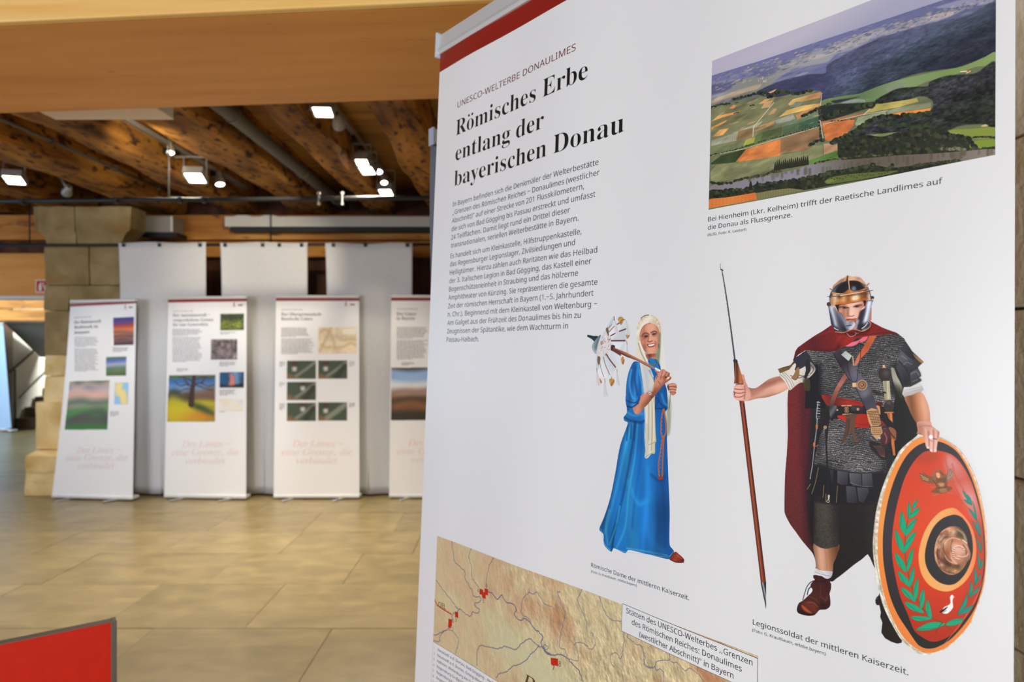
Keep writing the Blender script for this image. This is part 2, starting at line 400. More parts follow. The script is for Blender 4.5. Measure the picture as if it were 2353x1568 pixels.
def paint_soldier():
    c = Canvas((0.565, 0.852, 0.415, 0.885), 2900, on_sheet)
    S1 = (1620, 580, 3.563); S2 = (1880, 620, 9.8); S3 = (1780, 740, 6.0306); S4 = (1780, 900, 5.2275)
    S5 = (1780, 1150, 5.407); S6 = (2060, 970, 7.127); S7 = (2080, 1160, 7.84); S8 = (1780, 1000, 3.0154)
    p, l, d = c.poly, c.line, c.dot
    DK = (30, 28, 30)
    # far leg behind the shield
    c.crop(*S8)
    p("640,820 660,850 690,920 760,1000 720,1110 700,1150 705,1180 725,1180 735,1230 730,1260 745,1300 738,1370 765,1410 810,1435 850,1447 880,1440 900,1300 800,1000 760,850", (38, 30, 28), smooth=False)
    l("728,1120 712,1122 700,1145 702,1168", 2.0, (25, 30, 45))
    # cloak: dark inner side
    c.crop(0, 0, 1)
    cloak = "1830,880 1811,900 1810,1000 1807.7,1045 1804,1091 1802.4,1168 1804,1182 1815,1204 1828,1222 1843,1243 1854,1256 1867,1272 1873,1287 1880,1320 1909.5,1337 1922,1330 1937,1319 1963,1298 1980,1286 1994.5,1274 2001,1280 2010,1302 2040,1300 2060,1050 2112,995 2106,963 2090,925 2075,900 2050,880"
    p(cloak, (34, 30, 29))
    c.setclip(cloak)
    p("1796,880 1858,880 1860,960 1856,1040 1850,1110 1856,1200 1866,1256 1858,1272 1790,1260", (108, 34, 36), soft=3.5, grad=((1805, 900), (1815, 1240), [(104, 36, 38), (86, 40, 36)]))
    p("1838,880 1862,880 1862,1290 1850,1260 1842,1100", (60, 22, 34), .6, soft=5)
    p("2050,900 2110,900 2112,1000 2060,1060 2036,1010", (24, 24, 16), .8, soft=5)
    p("1990,1060 2010,1060 2008,1270 1995,1270", (48, 44, 42), .5, soft=6)
    c.grain(cloak, .25, .6, .6, 3)
    c.setclip()
    # leg, sock, boot
    c.crop(*S5)
    leg = "497,520 498,700 515,800 505,870 600,900 715,890 730,790 775,680 792,540"
    p(leg, (150, 104, 78), grad=((500, 700), (785, 720), [(196, 148, 118), (186, 134, 104), (140, 92, 62), (96, 62, 44)]))
    c.setclip(leg)
    p("540,600 600,590 620,760 600,880 550,850", (222, 172, 148), .5, soft=3)
    l("620,600 640,700 650,860", 2.0, (150, 100, 76), .5, soft=2)
    c.setclip()
    trou = "505,-40 490,100 480,300 485,520 500,548 570,590 650,603 730,583 790,560 803,300 812,60 800,-60"
    p(trou, (52, 49, 46), grad=((480, 300), (810, 300), [(62, 58, 52), (66, 60, 54), (50, 44, 42), (36, 32, 31)]))
    p("610,20 700,20 720,200 690,280 620,240", (84, 78, 70), .45, soft=8)
    p("420,0 500,0 485,540 440,560", (22, 20, 24), .7, soft=4)
    c.grain(trou, .3, .5, .5, 5)
    sock = "508,845 498,880 490,915 520,935 585,945 645,978 702,955 722,890 700,882 620,878 550,866"
    p(sock, (206, 206, 212), grad=((500, 880), (720, 900), [(214, 214, 220), (176, 176, 184)]))
    l("500,890 600,925 690,945", 1.0, (130, 130, 140)); l("520,870 600,905 640,955", .8, (150, 150, 160))
    boot = "485,930 480,965 497,990 452,1035 446,1075 470,1110 455,1150 412,1190 350,1247 300,1280 276,1345 285,1395 330,1420 420,1438 490,1430 520,1405 560,1365 640,1357 690,1310 688,1200 682,1165 700,1100 702,1045 690,1012 697,985 640,975 560,940"
    p(boot, (60, 28, 26), grad=((400, 1400), (600, 1000), [(74, 36, 30), (58, 26, 26)]))
    c.setclip(boot)
    p("330,1300 360,1310 430,1370 470,1408 400,1390 350,1350", (176, 82, 44), soft=1.4)
    p("350,1290 400,1250 480,1260 530,1330 500,1400", (110, 48, 34), .8, soft=3)
    l("400,1270 480,1275 540,1330", 1.2, (150, 100, 84), .7, soft=1)
    l("420,1190 520,1240 560,1300", 1.5, (120, 80, 72), .6, soft=1.2)
    l("590,1210 640,1250 650,1190", 2.0, (110, 84, 84), .6, soft=1.5)
    l("545,950 570,1080 560,1300", 1.4, (104, 52, 28), .7, soft=1.2)
    p("280,1350 300,1400 420,1438 500,1425 420,1410 330,1380", (34, 26, 20), soft=1)
    p("560,1230 640,1290 690,1200 690,1330 600,1360 560,1350", (30, 16, 18), .6, soft=4)
    l("500,1000 560,1010 640,1000", 2, (38, 16, 18), .7, soft=1.5)
    c.setclip()
    l("490,1000 440,1025 395,1090 350,1240", 2.0, (26, 28, 44)); l("448,1075 420,1110 405,1175", 2.4, (26, 28, 44))
    p("418,1165 430,1125 462,1090 468,1112 452,1150 415,1185", (222, 224, 230), smooth=False)
    c.crop(*S3)
    p("430,395 520,390 700,560 700,1200 420,1200 430,900 400,800 440,640 470,560", (24, 22, 27), smooth=False)
    p("330,470 380,430 440,395 480,400 470,470 400,470 330,560", (34, 32, 38), smooth=False)
    # raised arm, sleeve
    c.crop(*S1)
    arm = "300,1000 330,1060 355,1105 420,1110 520,1040 600,1015 640,1020 700,1100 660,1130 600,1160 500,1190 420,1200 350,1218 310,1215 280,1180"
    p(arm, (214, 160, 140), grad=((480, 1040), (520, 1200), [(150, 96, 78), (222, 168, 148), (206, 152, 130), (140, 86, 66)]))
    c.setclip(arm)
    p("360,1110 420,1112 480,1070 600,1020 660,1020 640,1060 540,1090 450,1150 370,1180", (160, 104, 82), .75, soft=4)
    p("600,1060 690,1090 640,1140 560,1150", (236, 184, 162), .6, soft=5)
    l("360,1180 395,1172 390,1150", .8, (170, 110, 96), .7)
    c.setclip()
    # spear shaft below and above the hand
    p("278,1205 318,1195 366,1575 330,1575", (118, 52, 34), smooth=False, grad=((285, 1300), (335, 1295), [(96, 38, 26), (150, 72, 46), (58, 26, 20)]))
    p("246,895 268,900 318,1060 312,1085 240,1075", (172, 98, 56), smooth=False, grad=((240, 1000), (312, 1000), [(90, 50, 34), (190, 112, 66), (160, 88, 50)]))
    l("258,905 262,985", 1.6, (56, 30, 22)); p("234,880 250,876 244,990 238,1076 243,1076", (52, 40, 38), smooth=False)
    p("232,880 246,874 262,882 268,900 246,905 234,900", (46, 42, 46))
    l("252,1085 316,1078", 1.6, (84, 44, 30))
    l("137,140 165,300 203,560 243,870", 2.4, (64, 66, 74), w2=4.2)
    for k in range(40):
        t = k / 40.; x = 137 + (243 - 137) * t; y = 145 + 725 * t; x += -4 + 3 * math.sin(k * 2.4)
        l(np.array([[x + 3, y], [x + 7, y + 8]]), .8, (128, 134, 142), .7)
    l("124,93 128,145", 1.3, (78, 84, 96)); l("130,66 146,150", 1.8, (206, 210, 216), w2=3.2); l("130,140 146,148", 2.6, (62, 62, 70))
    # fist on the spear
    fist = "318,1000 330,1050 352,1100 370,1140 372,1190 350,1216 320,1218 268,1213 236,1188 232,1150 237,1120 240,1096 262,1088 300,1090 316,1070 300,1010"
    p(fist, (218, 160, 144))
    c.setclip(fist)
    p("300,1000 322,1010 345,1090 372,1150 330,1110 316,1080", (196, 134, 116), .8, soft=2)
    for q in ("240,1118 280,1124 322,1122", "236,1148 280,1156 326,1146", "240,1182 280,1188 322,1172"):
        l(q, 1.6, (140, 78, 66), .9, soft=.5)
    for q in ("246,1106 290,1106", "242,1134 300,1138", "244,1166 300,1170", "262,1200 300,1200"):
        l(q, 2.6, (240, 190, 176), .7, soft=1.6)
    l("322,1095 330,1130 322,1200", 2.4, (160, 96, 82), .8, soft=1.2)
    l("228,1135 242,1150 240,1170", 1.8, (66, 60, 60))
    c.setclip()
    # tunic sleeve left
    slv = "618,990 660,960 720,900 780,850 860,890 905,960 850,1030 760,1080 700,1130 690,1128 660,1070 610,1010"
    p(slv, (208, 200, 190), grad=((640, 960), (820, 1080), [(222, 214, 204), (190, 180, 168)]))
    c.setclip(slv)
    for q in ("614,1000 660,1040 700,1125", "630,985 690,1050 716,1110", "640,975 700,1035 730,1095"): l(q, 1.1, (110, 102, 96), .8, soft=.6)
    for q in ("740,960 780,1010 850,1010", "700,1010 770,1030 840,1000", "820,920 830,980 800,1040", "860,920 890,960 860,1000"): l(q, 1.8, (60, 56, 58), .75, soft=.8)
    p("820,860 900,870 905,960 860,940", (40, 38, 40), .5, soft=3)
    c.setclip()
    p("598,958 640,940 700,925 740,870 785,845 775,880 720,920 690,960 630,985 612,992", (112, 86, 50), smooth=False, grad=((600, 960), (780, 850), [(104, 76, 42), (70, 56, 42)]))
    l("600,956 700,926 780,850", 1.0, (50, 38, 30))
    p("720,880 760,850 820,820 870,830 880,880 830,925 770,960 735,965 745,920", (44, 44, 54))
    p("728,1000 750,950 772,945 770,1010 742,1046 708,1030", (142, 110, 68)); l("708,1030 742,1046 770,1010", 1.0, (84, 60, 34))
    p("820,900 850,880 865,960 840,1010 826,1050 812,1030 826,960", (34, 32, 38))
    p("800,1050 850,1030 860,1130 820,1130 810,1100", (70, 62, 34), .8)
    c.crop(*S3)
    p("1000,300 1200,180 1330,150 1400,260 1200,420 980,420", (40, 36, 38), smooth=False)
    p("1600,600 1800,560 1900,900 1780,1080 1640,1000", (30, 30, 26), smooth=False)
    # mail shirt
    c.crop(*S3)
    mail = "440,395 560,380 760,340 1000,320 1250,190 1500,170 1650,160 1740,190 1808,262 1760,380 1715,520 1690,640 1650,760 1640,1150 1300,1150 860,1080 640,1020 610,800 600,600 560,590 520,540 490,480"
    skirt = "740,1370 860,1340 1000,1380 1300,1450 1560,1440 1640,1560 1640,2000 1560,2090 1300,2110 1000,2100 800,2060 700,2040 560,2000 565,1850 600,1700 640,1560"
    for shp, a0 in ((mail, 0.0), (skirt, 0.05)):
        m = c.mask(shp)
        def mailcol(X, Y):
            n1 = fbm(X * .055, Y * .09, 4, 3); w = 3.2 * np.sin(X * .021 + n1 * 5) + 2.0 * np.sin(X * .09 + Y * .02)
            row = np.abs(np.mod((Y + w) / 5.4, 1.0) - .5) * 2
            rv = .5 + .5 * np.sin((X + 1.8 * np.floor((Y + w) / 5.4)) * 1.15 + n1 * 6)
            b = (row ** 1.3) * (.45 + .55 * rv) * (.45 + .9 * fbm(X * .3, Y * .3, 9, 2))
            br = np.clip((fbm(X * .22, Y * .28, 12, 2) - .62) * 6, 0, 1)
            base = 58 + 138 * b + 110 * br * rv * row
            sh = .75 + .6 * (fbm(X * .012, Y * .012, 31, 2) - .4)
            k = (base * sh)[..., None]
            return k * np.array([1.0, .98, .99])
        c.put(m, mailcol)
    c.setclip(mail)
    p("560,560 640,600 650,800 660,1020 760,1170 560,1170", (16, 14, 18), .85, soft=5)
    p("1330,930 1480,980 1560,990 1500,1020 1380,1000", (34, 26, 26), .85, soft=2)
    p("1600,600 1720,560 1700,1000 1600,1000", (20, 20, 16), .7, soft=5)
    c.setclip(skirt)
    p("1500,1560 1660,1560 1660,2060 1480,2100 1540,1900", (18, 18, 16), .75, soft=7)
    p("560,1560 700,1560 690,1700 560,1900", (24, 22, 28), .5, soft=4)
    c.setclip()
    c.crop(*S4)
    # leather strips below the mail
    p("500,870 620,905 700,930 900,960 1100,975 1320,950 1310,1000 1290,1150 1180,1350 1000,1360 480,1330 400,1200 430,1000", (28, 26, 28), .85, soft=2)
    for q, g in (("750,945 885,970 880,1120 800,1125 748,1100", 78), ("890,975 1040,985 1050,1140 940,1135 905,1100", 92), ("1045,985 1170,980 1182,1130 1110,1150 1052,1140", 84),
                 ("660,935 715,945 705,1110 670,1100", 54), ("855,1130 975,1145 1000,1345 930,1345 865,1335", 70), ("985,1150 1120,1155 1140,1200 1070,1345 1005,1320", 72)):
        P = pts(q); a = P.mean(0)
        p(P, (g, g - 2, g + 6), smooth=False, grad=((a[0] - 50, a[1] - 60), (a[0] + 60, a[1] + 60), (int(g * .62), int(g * .6), int(g * .66))))
        l(P, 1.0, (20, 18, 22), .8, smooth=False, closed=True)
    l("905,1095 1050,1140 1180,1140", 1.0, (150, 152, 158), .6)
    for q in ("445,1230 490,1090 525,915", "390,1175 430,1110", "615,1330 615,1230", "740,1335 755,1135", "580,1270 590,1130"): l(q, 1.5, (140, 120, 88), .9)
    # spear below the picture of the hand
    c.crop(1340, 1280, 5.348)
    c.crop(0, 0, 1)
    p("1700,930 1711,926 1760.5,1341 1748.5,1341", (112, 50, 34), smooth=False)
    l("1709,928 1734,1130 1759,1340", 2.6, (58, 26, 20), .9, soft=1.2); l("1705,928 1729,1130 1753,1340", 3.0, (164, 84, 54), .9, soft=1.5)
    l("1701,930 1724,1130 1749,1340", 1.4, (70, 30, 22), .8, soft=.7)
    p("1747.5,1339 1760.5,1339 1760.8,1390 1760.2,1402 1758,1390", (60, 60, 66), smooth=False, grad=((1750, 1360), (1760, 1360), [(40, 40, 46), (170, 172, 178), (40, 40, 46)]))
    # red sash
    c.crop(*S3)
    p("650,1015 760,1020 900,1050 1060,1075 1190,1110 1240,1160 1180,1175 1000,1175 860,1165 740,1165 690,1110", (150, 44, 30), grad=((650, 1080), (1200, 1120), [(96, 30, 26), (160, 48, 30), (150, 40, 28)]))
    l("760,1060 960,1080 1180,1130", 1.6, (110, 26, 20), .7, soft=1)
    p("870,1300 1000,1290 1230,1275 1300,1300 1310,1460 1200,1465 1090,1450 960,1370 880,1335", (186, 46, 28), grad=((900, 1300), (1300, 1440), (160, 34, 22)))
    l("1110,1400 1200,1425 1300,1425", 1.2, (110, 22, 16), .8); l("1120,1300 1110,1360", 2, (120, 30, 20), .6, soft=1)
    p("1410,1120 1490,1115 1480,1170 1420,1170", (84, 26, 20)); p("1475,1330 1530,1330 1545,1430 1490,1440", (130, 36, 26))
    # baldric straps
    p("1310,195 1415,190 1300,400 1200,500 1130,610 1095,600 1150,470 1240,330", (196, 96, 60), smooth=False, grad=((1370, 200), (1110, 600), [(176, 80, 48), (204, 100, 62), (196, 120, 100)]))
    p("970,710 1015,760 900,930 860,1030 810,1165 742,1175 780,1060 850,900", (142, 84, 68), smooth=False, grad=((990, 740), (780, 1160), [(176, 108, 92), (140, 78, 62), (84, 56, 52)]))
    p("800,430 905,390 1060,520 1100,640 1200,740 1290,870 1350,980 1420,1180 1440,1230 1280,1250 1200,1080 1130,930 1050,820 960,690 860,540", (58, 54, 64), smooth=False, grad=((820, 440), (1400, 1180), [(40, 34, 40), (78, 76, 88), (98, 96, 112), (60, 58, 70), (72, 70, 82)]))
    p("1180,1000 1290,920 1330,980 1240,1060", (150, 150, 160), .55, soft=5)
    p("1040,600 1130,620 1160,760 1090,800", (118, 116, 132), .55, soft=5)
    l("820,450 960,690 1130,930 1200,1080 1280,1250", 1.5, (24, 20, 24), .8)
    # pink scarf, cloak over the shoulders
    p("985,338 1060,285 1150,262 1225,212 1292,203 1255,262 1175,292 1085,332", (240, 112, 134), grad=((1000, 330), (1260, 220), (232, 100, 116)))
    cape = "805,30 660,130 560,187 430,275 320,355 285,410 258,530 330,455 430,395 500,393 640,412 790,412 870,398 960,350 1060,290 1130,232 1230,208 1330,192 1500,178 1650,163 1745,190 1690,150 1560,105 1480,72 1345,0 1290,-40 820,-40"
    p(cape, (112, 26, 24), smooth=False, grad=((300, 400), (1600, 100), [(86, 24, 28), (112, 28, 28), (150, 36, 26), (132, 30, 24), (110, 26, 22)]))
    c.setclip(cape, False)
    p("480,390 600,380 800,390 870,330 880,270 860,400 700,420", (66, 18, 20), .8, soft=3)
    p("885,280 940,200 900,160 980,230 960,260 920,330 870,380", (54, 14, 14), .85, soft=2)
    p("820,130 880,150 950,170 1060,200 1300,140 1330,60 1320,30 1250,110 1100,130", (56, 14, 16), .8, soft=3)
    p("890,190 1000,190 1080,210 1060,270 920,330 880,300", (156, 40, 28), .7, soft=3)
    l("1110,185 1300,175 1500,150 1700,165", 2.4, (80, 18, 18), .7, soft=1.5)
    l("560,200 700,150 800,120", 4, (140, 40, 36), .5, soft=3)
    p("260,530 300,400 360,370 330,460", (58, 20, 30), .8, soft=3)
    c.grain(cape, .22, .7, .7, 8, smooth=False)
    c.setclip()
    l("1000,160 1050,205 1110,185 1130,160", 1.1, (190, 186, 190)); l("1110,150 1160,162", 1.0, (160, 150, 150))
    # belt
    p("745,1180 860,1165 1180,1165 1240,1250 1225,1262 1040,1270 860,1262 760,1280", (36, 32, 36), smooth=False)
    p("760,1185 855,1165 862,1280 790,1370 765,1290", (54, 52, 62), grad=((770, 1200), (850, 1260), [(100, 98, 108), (34, 30, 36)]))
    p("1060,1172 1225,1180 1235,1245 1065,1240", (64, 60, 70), smooth=False, grad=((1100, 1180), (1120, 1250), (38, 34, 40)))
    for q in ("930,1165 1060,1163", "942,1282 1070,1276"): l(q, 2.2, (214, 170, 128))
    p("962,1178 1020,1176 1025,1262 970,1265", (60, 40, 36)); 
    for (x, y) in ((985, 1198), (1008, 1198), (985, 1240), (1010, 1240)):
        t = np.linspace(0, 2 * math.pi, 9, endpoint=False); l(np.stack([x + 12 * np.cos(t), y + 15 * np.sin(t)], 1), 1.1, (206, 160, 120), closed=True)
    d(1155, 1213, 20, (214, 170, 130), grad=((1140, 1200), (1170, 1225), (150, 104, 70))); d(868, 1222, 13, (206, 160, 120))
    # knotted brown thong
    c.crop(*S4)
    p("850,280 990,270 960,330 920,340 860,330", (92, 68, 54)); p("862,330 920,335 905,420 860,560 795,645 800,610 840,520", (84, 60, 44)); p("920,330 965,335 960,450 975,540 1010,590 970,610 935,540 925,480 900,520 880,510 905,400", (96, 70, 52))
    l("880,340 895,430 865,540", 1.2, (48, 34, 26), .8)
    # hanging dark straps and slim rods on the left
    p("600,330 650,320 650,400 632,620 640,860 655,1000 662,1240 636,1250 628,1000 612,700 605,450", (34, 28, 34)); 
    p("640,1245 662,1248 655,1300 642,1300", (196, 188, 170)); t = np.linspace(0, 2 * math.pi, 9, endpoint=False); l(np.stack([642 + 15 * np.cos(t), 1318 + 15 * np.sin(t)], 1), 1.5, (196, 190, 176), closed=True)
    d(607, 430, 20, (190, 150, 112)); d(607, 428, 8, (110, 74, 52))
    l("528,120 515,210 508,330", 5.0, (44, 44, 52)); l("522,120 508,220 500,320", 1.5, (176, 180, 192))
    for y in (128, 160, 200, 232, 262, 300, 318): l(np.array([[506., y], [546., y + 4]]), 1.4, (190, 194, 204) if y % 3 else (120, 122, 136))
    l("512,330 508,420 480,640 455,880 425,1045", 3.4, (150, 156, 168), w2=1.6); l("516,340 512,420 486,640 460,880", 1.0, (60, 62, 76))
    l("506,410 506,438", 5.2, (196, 106, 52), smooth=False); l("476,625 474,652", 5.2, (196, 106, 52), smooth=False)
    l("518,640 505,660 490,655", .9, (180, 160, 130))
    p("425,1035 433,1035 432,1052 421,1052", (170, 176, 180))
    # phalera, pendants
    c.crop(*S3)
    l("1180,270 1090,400 1010,560 1030,700 1070,820 1120,835", 1.1, (26, 22, 26)); l("1190,300 1190,470 1160,640 1140,800 1120,835", 1.1, (26, 22, 26))
    p("920,455 985,400 1075,470 1025,545", (168, 176, 170), smooth=False, grad=((940, 430), (1050, 520), (196, 204, 198))); l("985,400 1075,470 1025,545", .9, (84, 84, 84), smooth=False)
    l("1020,545 1050,535 1065,490", 1.4, (30, 30, 30)); l("1082,480 1092,600", 2.2, (214, 170, 120))
    d(1212, 878, 72, (206, 158, 112)); d(1212, 878, 62, (62, 46, 38)); 
    for k in range(18):
        a = k * math.pi / 9; l(np.array([[1212 + 36 * math.cos(a), 878 + 36 * math.sin(a)], [1212 + 62 * math.cos(a), 878 + 62 * math.sin(a)]]), 1.1, (202, 154, 110))
    d(1212, 878, 33, (196, 142, 104)); p("1190,865 1225,850 1240,880 1215,900 1195,895", (90, 56, 44)); d(1210, 870, 10, (226, 170, 140))
    p("1072,845 1132,842 1136,905 1075,905", (206, 160, 120), smooth=False); p("1082,852 1122,850 1124,892 1086,894", (226, 182, 140), smooth=False)
    # openwork strap end
    p("1270,1235 1340,1195 1420,1215 1450,1290 1480,1420 1440,1440 1330,1450 1300,1380", (202, 152, 104), smooth=False)
    p("1330,1460 1480,1455 1495,1540 1440,1610 1420,1640 1370,1590 1335,1530", (198, 150, 104), smooth=False)
    for r in range(9):
        for k in range(5):
            x = 1290 + k * 30 + r * 8 - (r % 2) * 6; y = 1245 + r * 22 - k * 2
            if x < 1470 + r: l(np.array([[x, y], [x + 16, y + 3], [x + 20, y - 5]]), 1.3, (50, 38, 30))
    for r in range(4):
        for k in range(5): l(np.array([[1352. + k * 26 + r * 3, 1480. + r * 26], [1366. + k * 26 + r * 3, 1488. + r * 26]]), 1.2, (54, 40, 32))
    # dagger hilt on the right
    p("1520,600 1530,640 1480,650 1500,640 1495,600", (220, 170, 130)); d(1512, 612, 16, (226, 178, 138)); d(1516, 640, 34, (204, 146, 104), ry=12)
    kn = "1450,650 1520,640 1590,650 1602,720 1590,800 1540,835 1480,820 1440,740"
    p(kn, (52, 44, 42)); p("1500,690 1560,680 1580,720 1540,750", (130, 118, 110), .6, soft=4)
    p("1500,820 1590,818 1612,1080 1525,1085", (196, 190, 162), smooth=False, grad=((1500, 950), (1610, 950), [(150, 142, 112), (214, 208, 184), (168, 160, 130)]))
    for x in (1520, 1545, 1570): l(np.array([[x, 830.], [x + 16, 1075.]]), .9, (132, 124, 96), .8)
    p("1490,985 1550,990 1520,965", (28, 24, 24)); l("1530,1083 1605,1080", 1.6, (176, 110, 80))
    d(1585, 1170, 70, (54, 46, 46), ry=85); d(1580, 1120, 26, (168, 168, 180), .8, soft=3, ry=10)
    p("1520,1250 1648,1248 1640,1264 1528,1266", (206, 124, 70)); p("1555,1270 1630,1266 1640,1400 1600,1400", (206, 120, 62), smooth=False, grad=((1560, 1300), (1635, 1300), [(150, 80, 44), (224, 142, 80), (150, 84, 60)]))
    c.crop(*S4)
    p("1270,280 1330,300 1420,380 1450,480 1440,560 1400,500 1330,400 1280,330", (34, 30, 30)); p("1370,430 1455,470 1450,590 1400,560", (188, 110, 62), .7)
    p("1310,450 1380,470 1395,560 1370,620 1330,660 1290,630 1265,590 1290,520", (92, 44, 42), grad=((1290, 480), (1370, 620), (70, 32, 34))); l("1320,500 1345,560 1335,620", 2.4, (178, 130, 134), .7, soft=1.6)
    l("1290,440 1340,420 1390,500 1440,560", 3, (60, 40, 42))
    p("1400,560 1435,580 1450,770 1425,770 1400,620", (198, 110, 50), smooth=False)
    p("1140,600 1250,620 1350,700 1350,800 1290,820 1200,740 1150,680", (36, 28, 24), .9, soft=1.2)
    for k in range(5): l(np.array([[1180. + 22 * k, 650.], [1225. + 22 * k, 690.], [1270. + 12 * k, 770.], [1320., 785.]]), 1.3, (124, 88, 64), .8)
    d(1258, 560, 15, (176, 178, 184)); p("1220,170 1260,180 1270,280 1250,260 1240,220", (196, 140, 100))
    # right shoulder leather and sleeve
    c.crop(*S3)
    p("1610,640 1650,640 1700,760 1760,880 1775,960 1760,1060 1700,980 1640,820", (150, 142, 130), grad=((1620, 680), (1760, 1000), [(176, 170, 158), (70, 68, 50)]))
    p("1640,820 1700,900 1770,1000 1760,1080 1640,1000", (30, 34, 22), .85, soft=5)
    p("1790,900 1880,880 2030,850 2065,940 2030,975 1900,1020 1800,1050 1765,1000", (216, 212, 210), smooth=False, grad=((1850, 900), (1900, 1030), (168, 164, 164)))
    for q in ("1780,960 1900,930 2050,900", "1790,1000 1920,960 2060,925"): l(q, 1.0, (150, 146, 148), .7)
    p("1810,262 1870,350 1900,400 2065,555 1985,630 2030,750 1990,770 2035,815 1880,900 1790,905 1750,800 1690,640 1715,520 1750,390", (46, 44, 50), smooth=False)
    for q, g in (("1750,400 1840,480 1960,560 1985,625 1900,660 1780,590 1715,520", 84), ("1715,560 1790,620 1850,740 1860,860 1800,880 1740,740 1690,640", 60), ("1870,720 1980,650 2030,750 1940,800 1880,780", 78), ("1810,300 1900,410 1940,520 1840,460 1770,390", 52), ("1890,800 1990,770 2035,815 1900,880", 62)):
        P = pts(q); a = P.mean(0); p(P, (g, g, g + 8), soft=1, grad=((a[0] - 60, a[1] - 50), (a[0] + 60, a[1] + 60), (int(g * .6), int(g * .6), int(g * .64))))
    for q in ("1780,600 1830,560 1900,590", "1890,720 1960,690 2000,740", "1760,470 1830,520", "1910,830 1980,800"): l(q, 2.0, (150, 152, 164), .5, soft=1.5)
    l("1715,530 1790,620 1860,740 1880,880", 1.4, (22, 20, 24), .9); l("1985,630 1880,690 1870,780", 1.2, (22, 20, 24), .8)
    p("1920,440 2065,555 2030,570 1950,500", (130, 96, 52), grad=((1940, 460), (2050, 560), (164, 120, 66)))
    # right forearm
    c.crop(*S3)
    fa = "1800,1050 1900,1015 2030,975 2110,1100 2150,1250 2160,1440 2180,1560 2000,1560 1980,1440 1900,1300 1850,1180"
    p(fa, (196, 134, 98), grad=((1820, 1200), (2150, 1180), [(120, 74, 44), (186, 118, 78), (216, 154, 120), (196, 140, 116)]))
    c.setclip(fa)
    p("1800,1050 1880,1020 1900,1200 1990,1400 1990,1560 1900,1400", (130, 82, 46), .7, soft=6)
    p("2030,990 2100,1100 2140,1300 2080,1280 2020,1120", (230, 172, 140), .6, soft=6)
    p("1960,1440 2100,1400 2160,1470 2100,1500 2000,1520", (140, 84, 56), .4, soft=5)
    c.setclip()
    # helmet: neck guard behind
    c.crop(*S2)
    p("1170,830 1205,860 1200,1140 1130,1150 1150,950", (184, 124, 90), smooth=False); 
    p("1260,620 1240,598 1185,600 1190,680 1250,672", (60, 44, 38)); p("1200,660 1255,650 1250,680 1200,690", (214, 170, 140))
    p("200,745 260,735 290,800 230,826 195,800", (70, 50, 50))
    dome = "325,440 330,370 400,300 500,225 610,165 650,128 670,128 760,150 880,155 980,200 1060,300 1130,400 1165,520 1185,680 1190,760 280,800 262,700 262,600 295,500"
    p(dome, (190, 142, 108), grad=((400, 200), (900, 300), [(190, 140, 108), (222, 178, 146), (206, 160, 130)]))
    p("440,270 500,230 590,200 560,250 480,290", (150, 100, 76), .7, soft=2); p("850,190 940,185 930,220 860,220", (150, 96, 76), .6, soft=2)
    p("295,500 330,440 420,350 520,290 640,255 700,250 780,245 900,260 1000,310 1070,350 1130,420 1165,520 1180,640 262,640", (46, 42, 50), grad=((700, 250), (700, 560), [(30, 24, 28), (52, 52, 62), (70, 76, 92)]))
    p("330,430 420,350 560,270 640,262 520,320 420,420 380,520 300,490", (84, 98, 106), .8, soft=2)
    p("395,510 440,400 560,310 640,290 650,430 560,520 460,530", (28, 24, 32), soft=1.5)
    p("720,270 860,260 980,330 1040,400 900,450 760,460 715,380", (30, 24, 26), soft=1.5)
    p("760,390 830,380 850,450 820,475 760,470", (140, 150, 180), .8, soft=2)
    p("950,270 1060,330 1130,420 1160,500 1100,460 1010,370", (176, 140, 120), .6, soft=2)
    p("1100,420 1160,500 1180,600 1130,560", (130, 160, 176), .7, soft=1.5)
    p("630,230 655,128 672,140 690,240 715,440 690,440 660,260 620,262", (70, 46, 32), smooth=False); l("680,190 690,300 705,440", 2.0, (232, 178, 124)); l("655,135 632,230", 1.2, (150, 96, 66))
    p("240,420 320,440 320,480 300,470", (176, 120, 104)); p("1155,305 1120,300 1060,380 1100,385", (206, 170, 140)); l("1150,310 1085,370", 1.0, (90, 60, 44))
    # brow guard and band
    p("305,500 400,520 560,530 700,440 780,490 900,470 1020,430 1105,400 1040,460 900,500 700,540 560,560 420,570 330,560", (196, 128, 78), grad=((320, 520), (1080, 430), [(214, 170, 130), (150, 90, 44), (214, 140, 84), (150, 90, 50), (206, 116, 62)]))
    p("330,560 600,560 900,510 1130,480 1165,560 1165,690 900,720 640,770 300,800 285,700 300,610", (176, 112, 60), smooth=False, grad=((290, 700), (1170, 600), [(214, 190, 170), (96, 54, 24), (214, 160, 100), (150, 90, 40), (196, 134, 74), (244, 214, 168), (150, 92, 44), (110, 64, 32), (214, 190, 176)]))
    p("380,670 560,650 560,750 390,770", (220, 164, 110), .7, soft=2); d(805, 650, 50, (255, 240, 214), soft=2.5); d(890, 640, 26, (232, 196, 150), .8, soft=2)
    p("400,740 700,715 1100,640 1100,680 640,770 380,790", (200, 98, 40), .8, soft=1.6)
    l("470,600 900,560 1140,540", 3.4, (84, 46, 22), .6, soft=2)
    p("215,600 420,585 700,540 1000,485 1225,458 1220,475 1050,505 760,560 500,600 260,615", (220, 156, 104), smooth=False); l("215,604 500,592 760,552 1060,500 1225,465", 1.5, (60, 36, 20)); l("500,588 760,545 1000,500", 1.4, (255, 226, 190))
    p("1130,520 1170,560 1185,670 1130,680", (206, 180, 168), .8, soft=1); l("1160,500 1185,600 1190,680", 1.5, (46, 50, 70)); l("290,500 265,600 262,690 275,800", 1.6, (30, 34, 60))
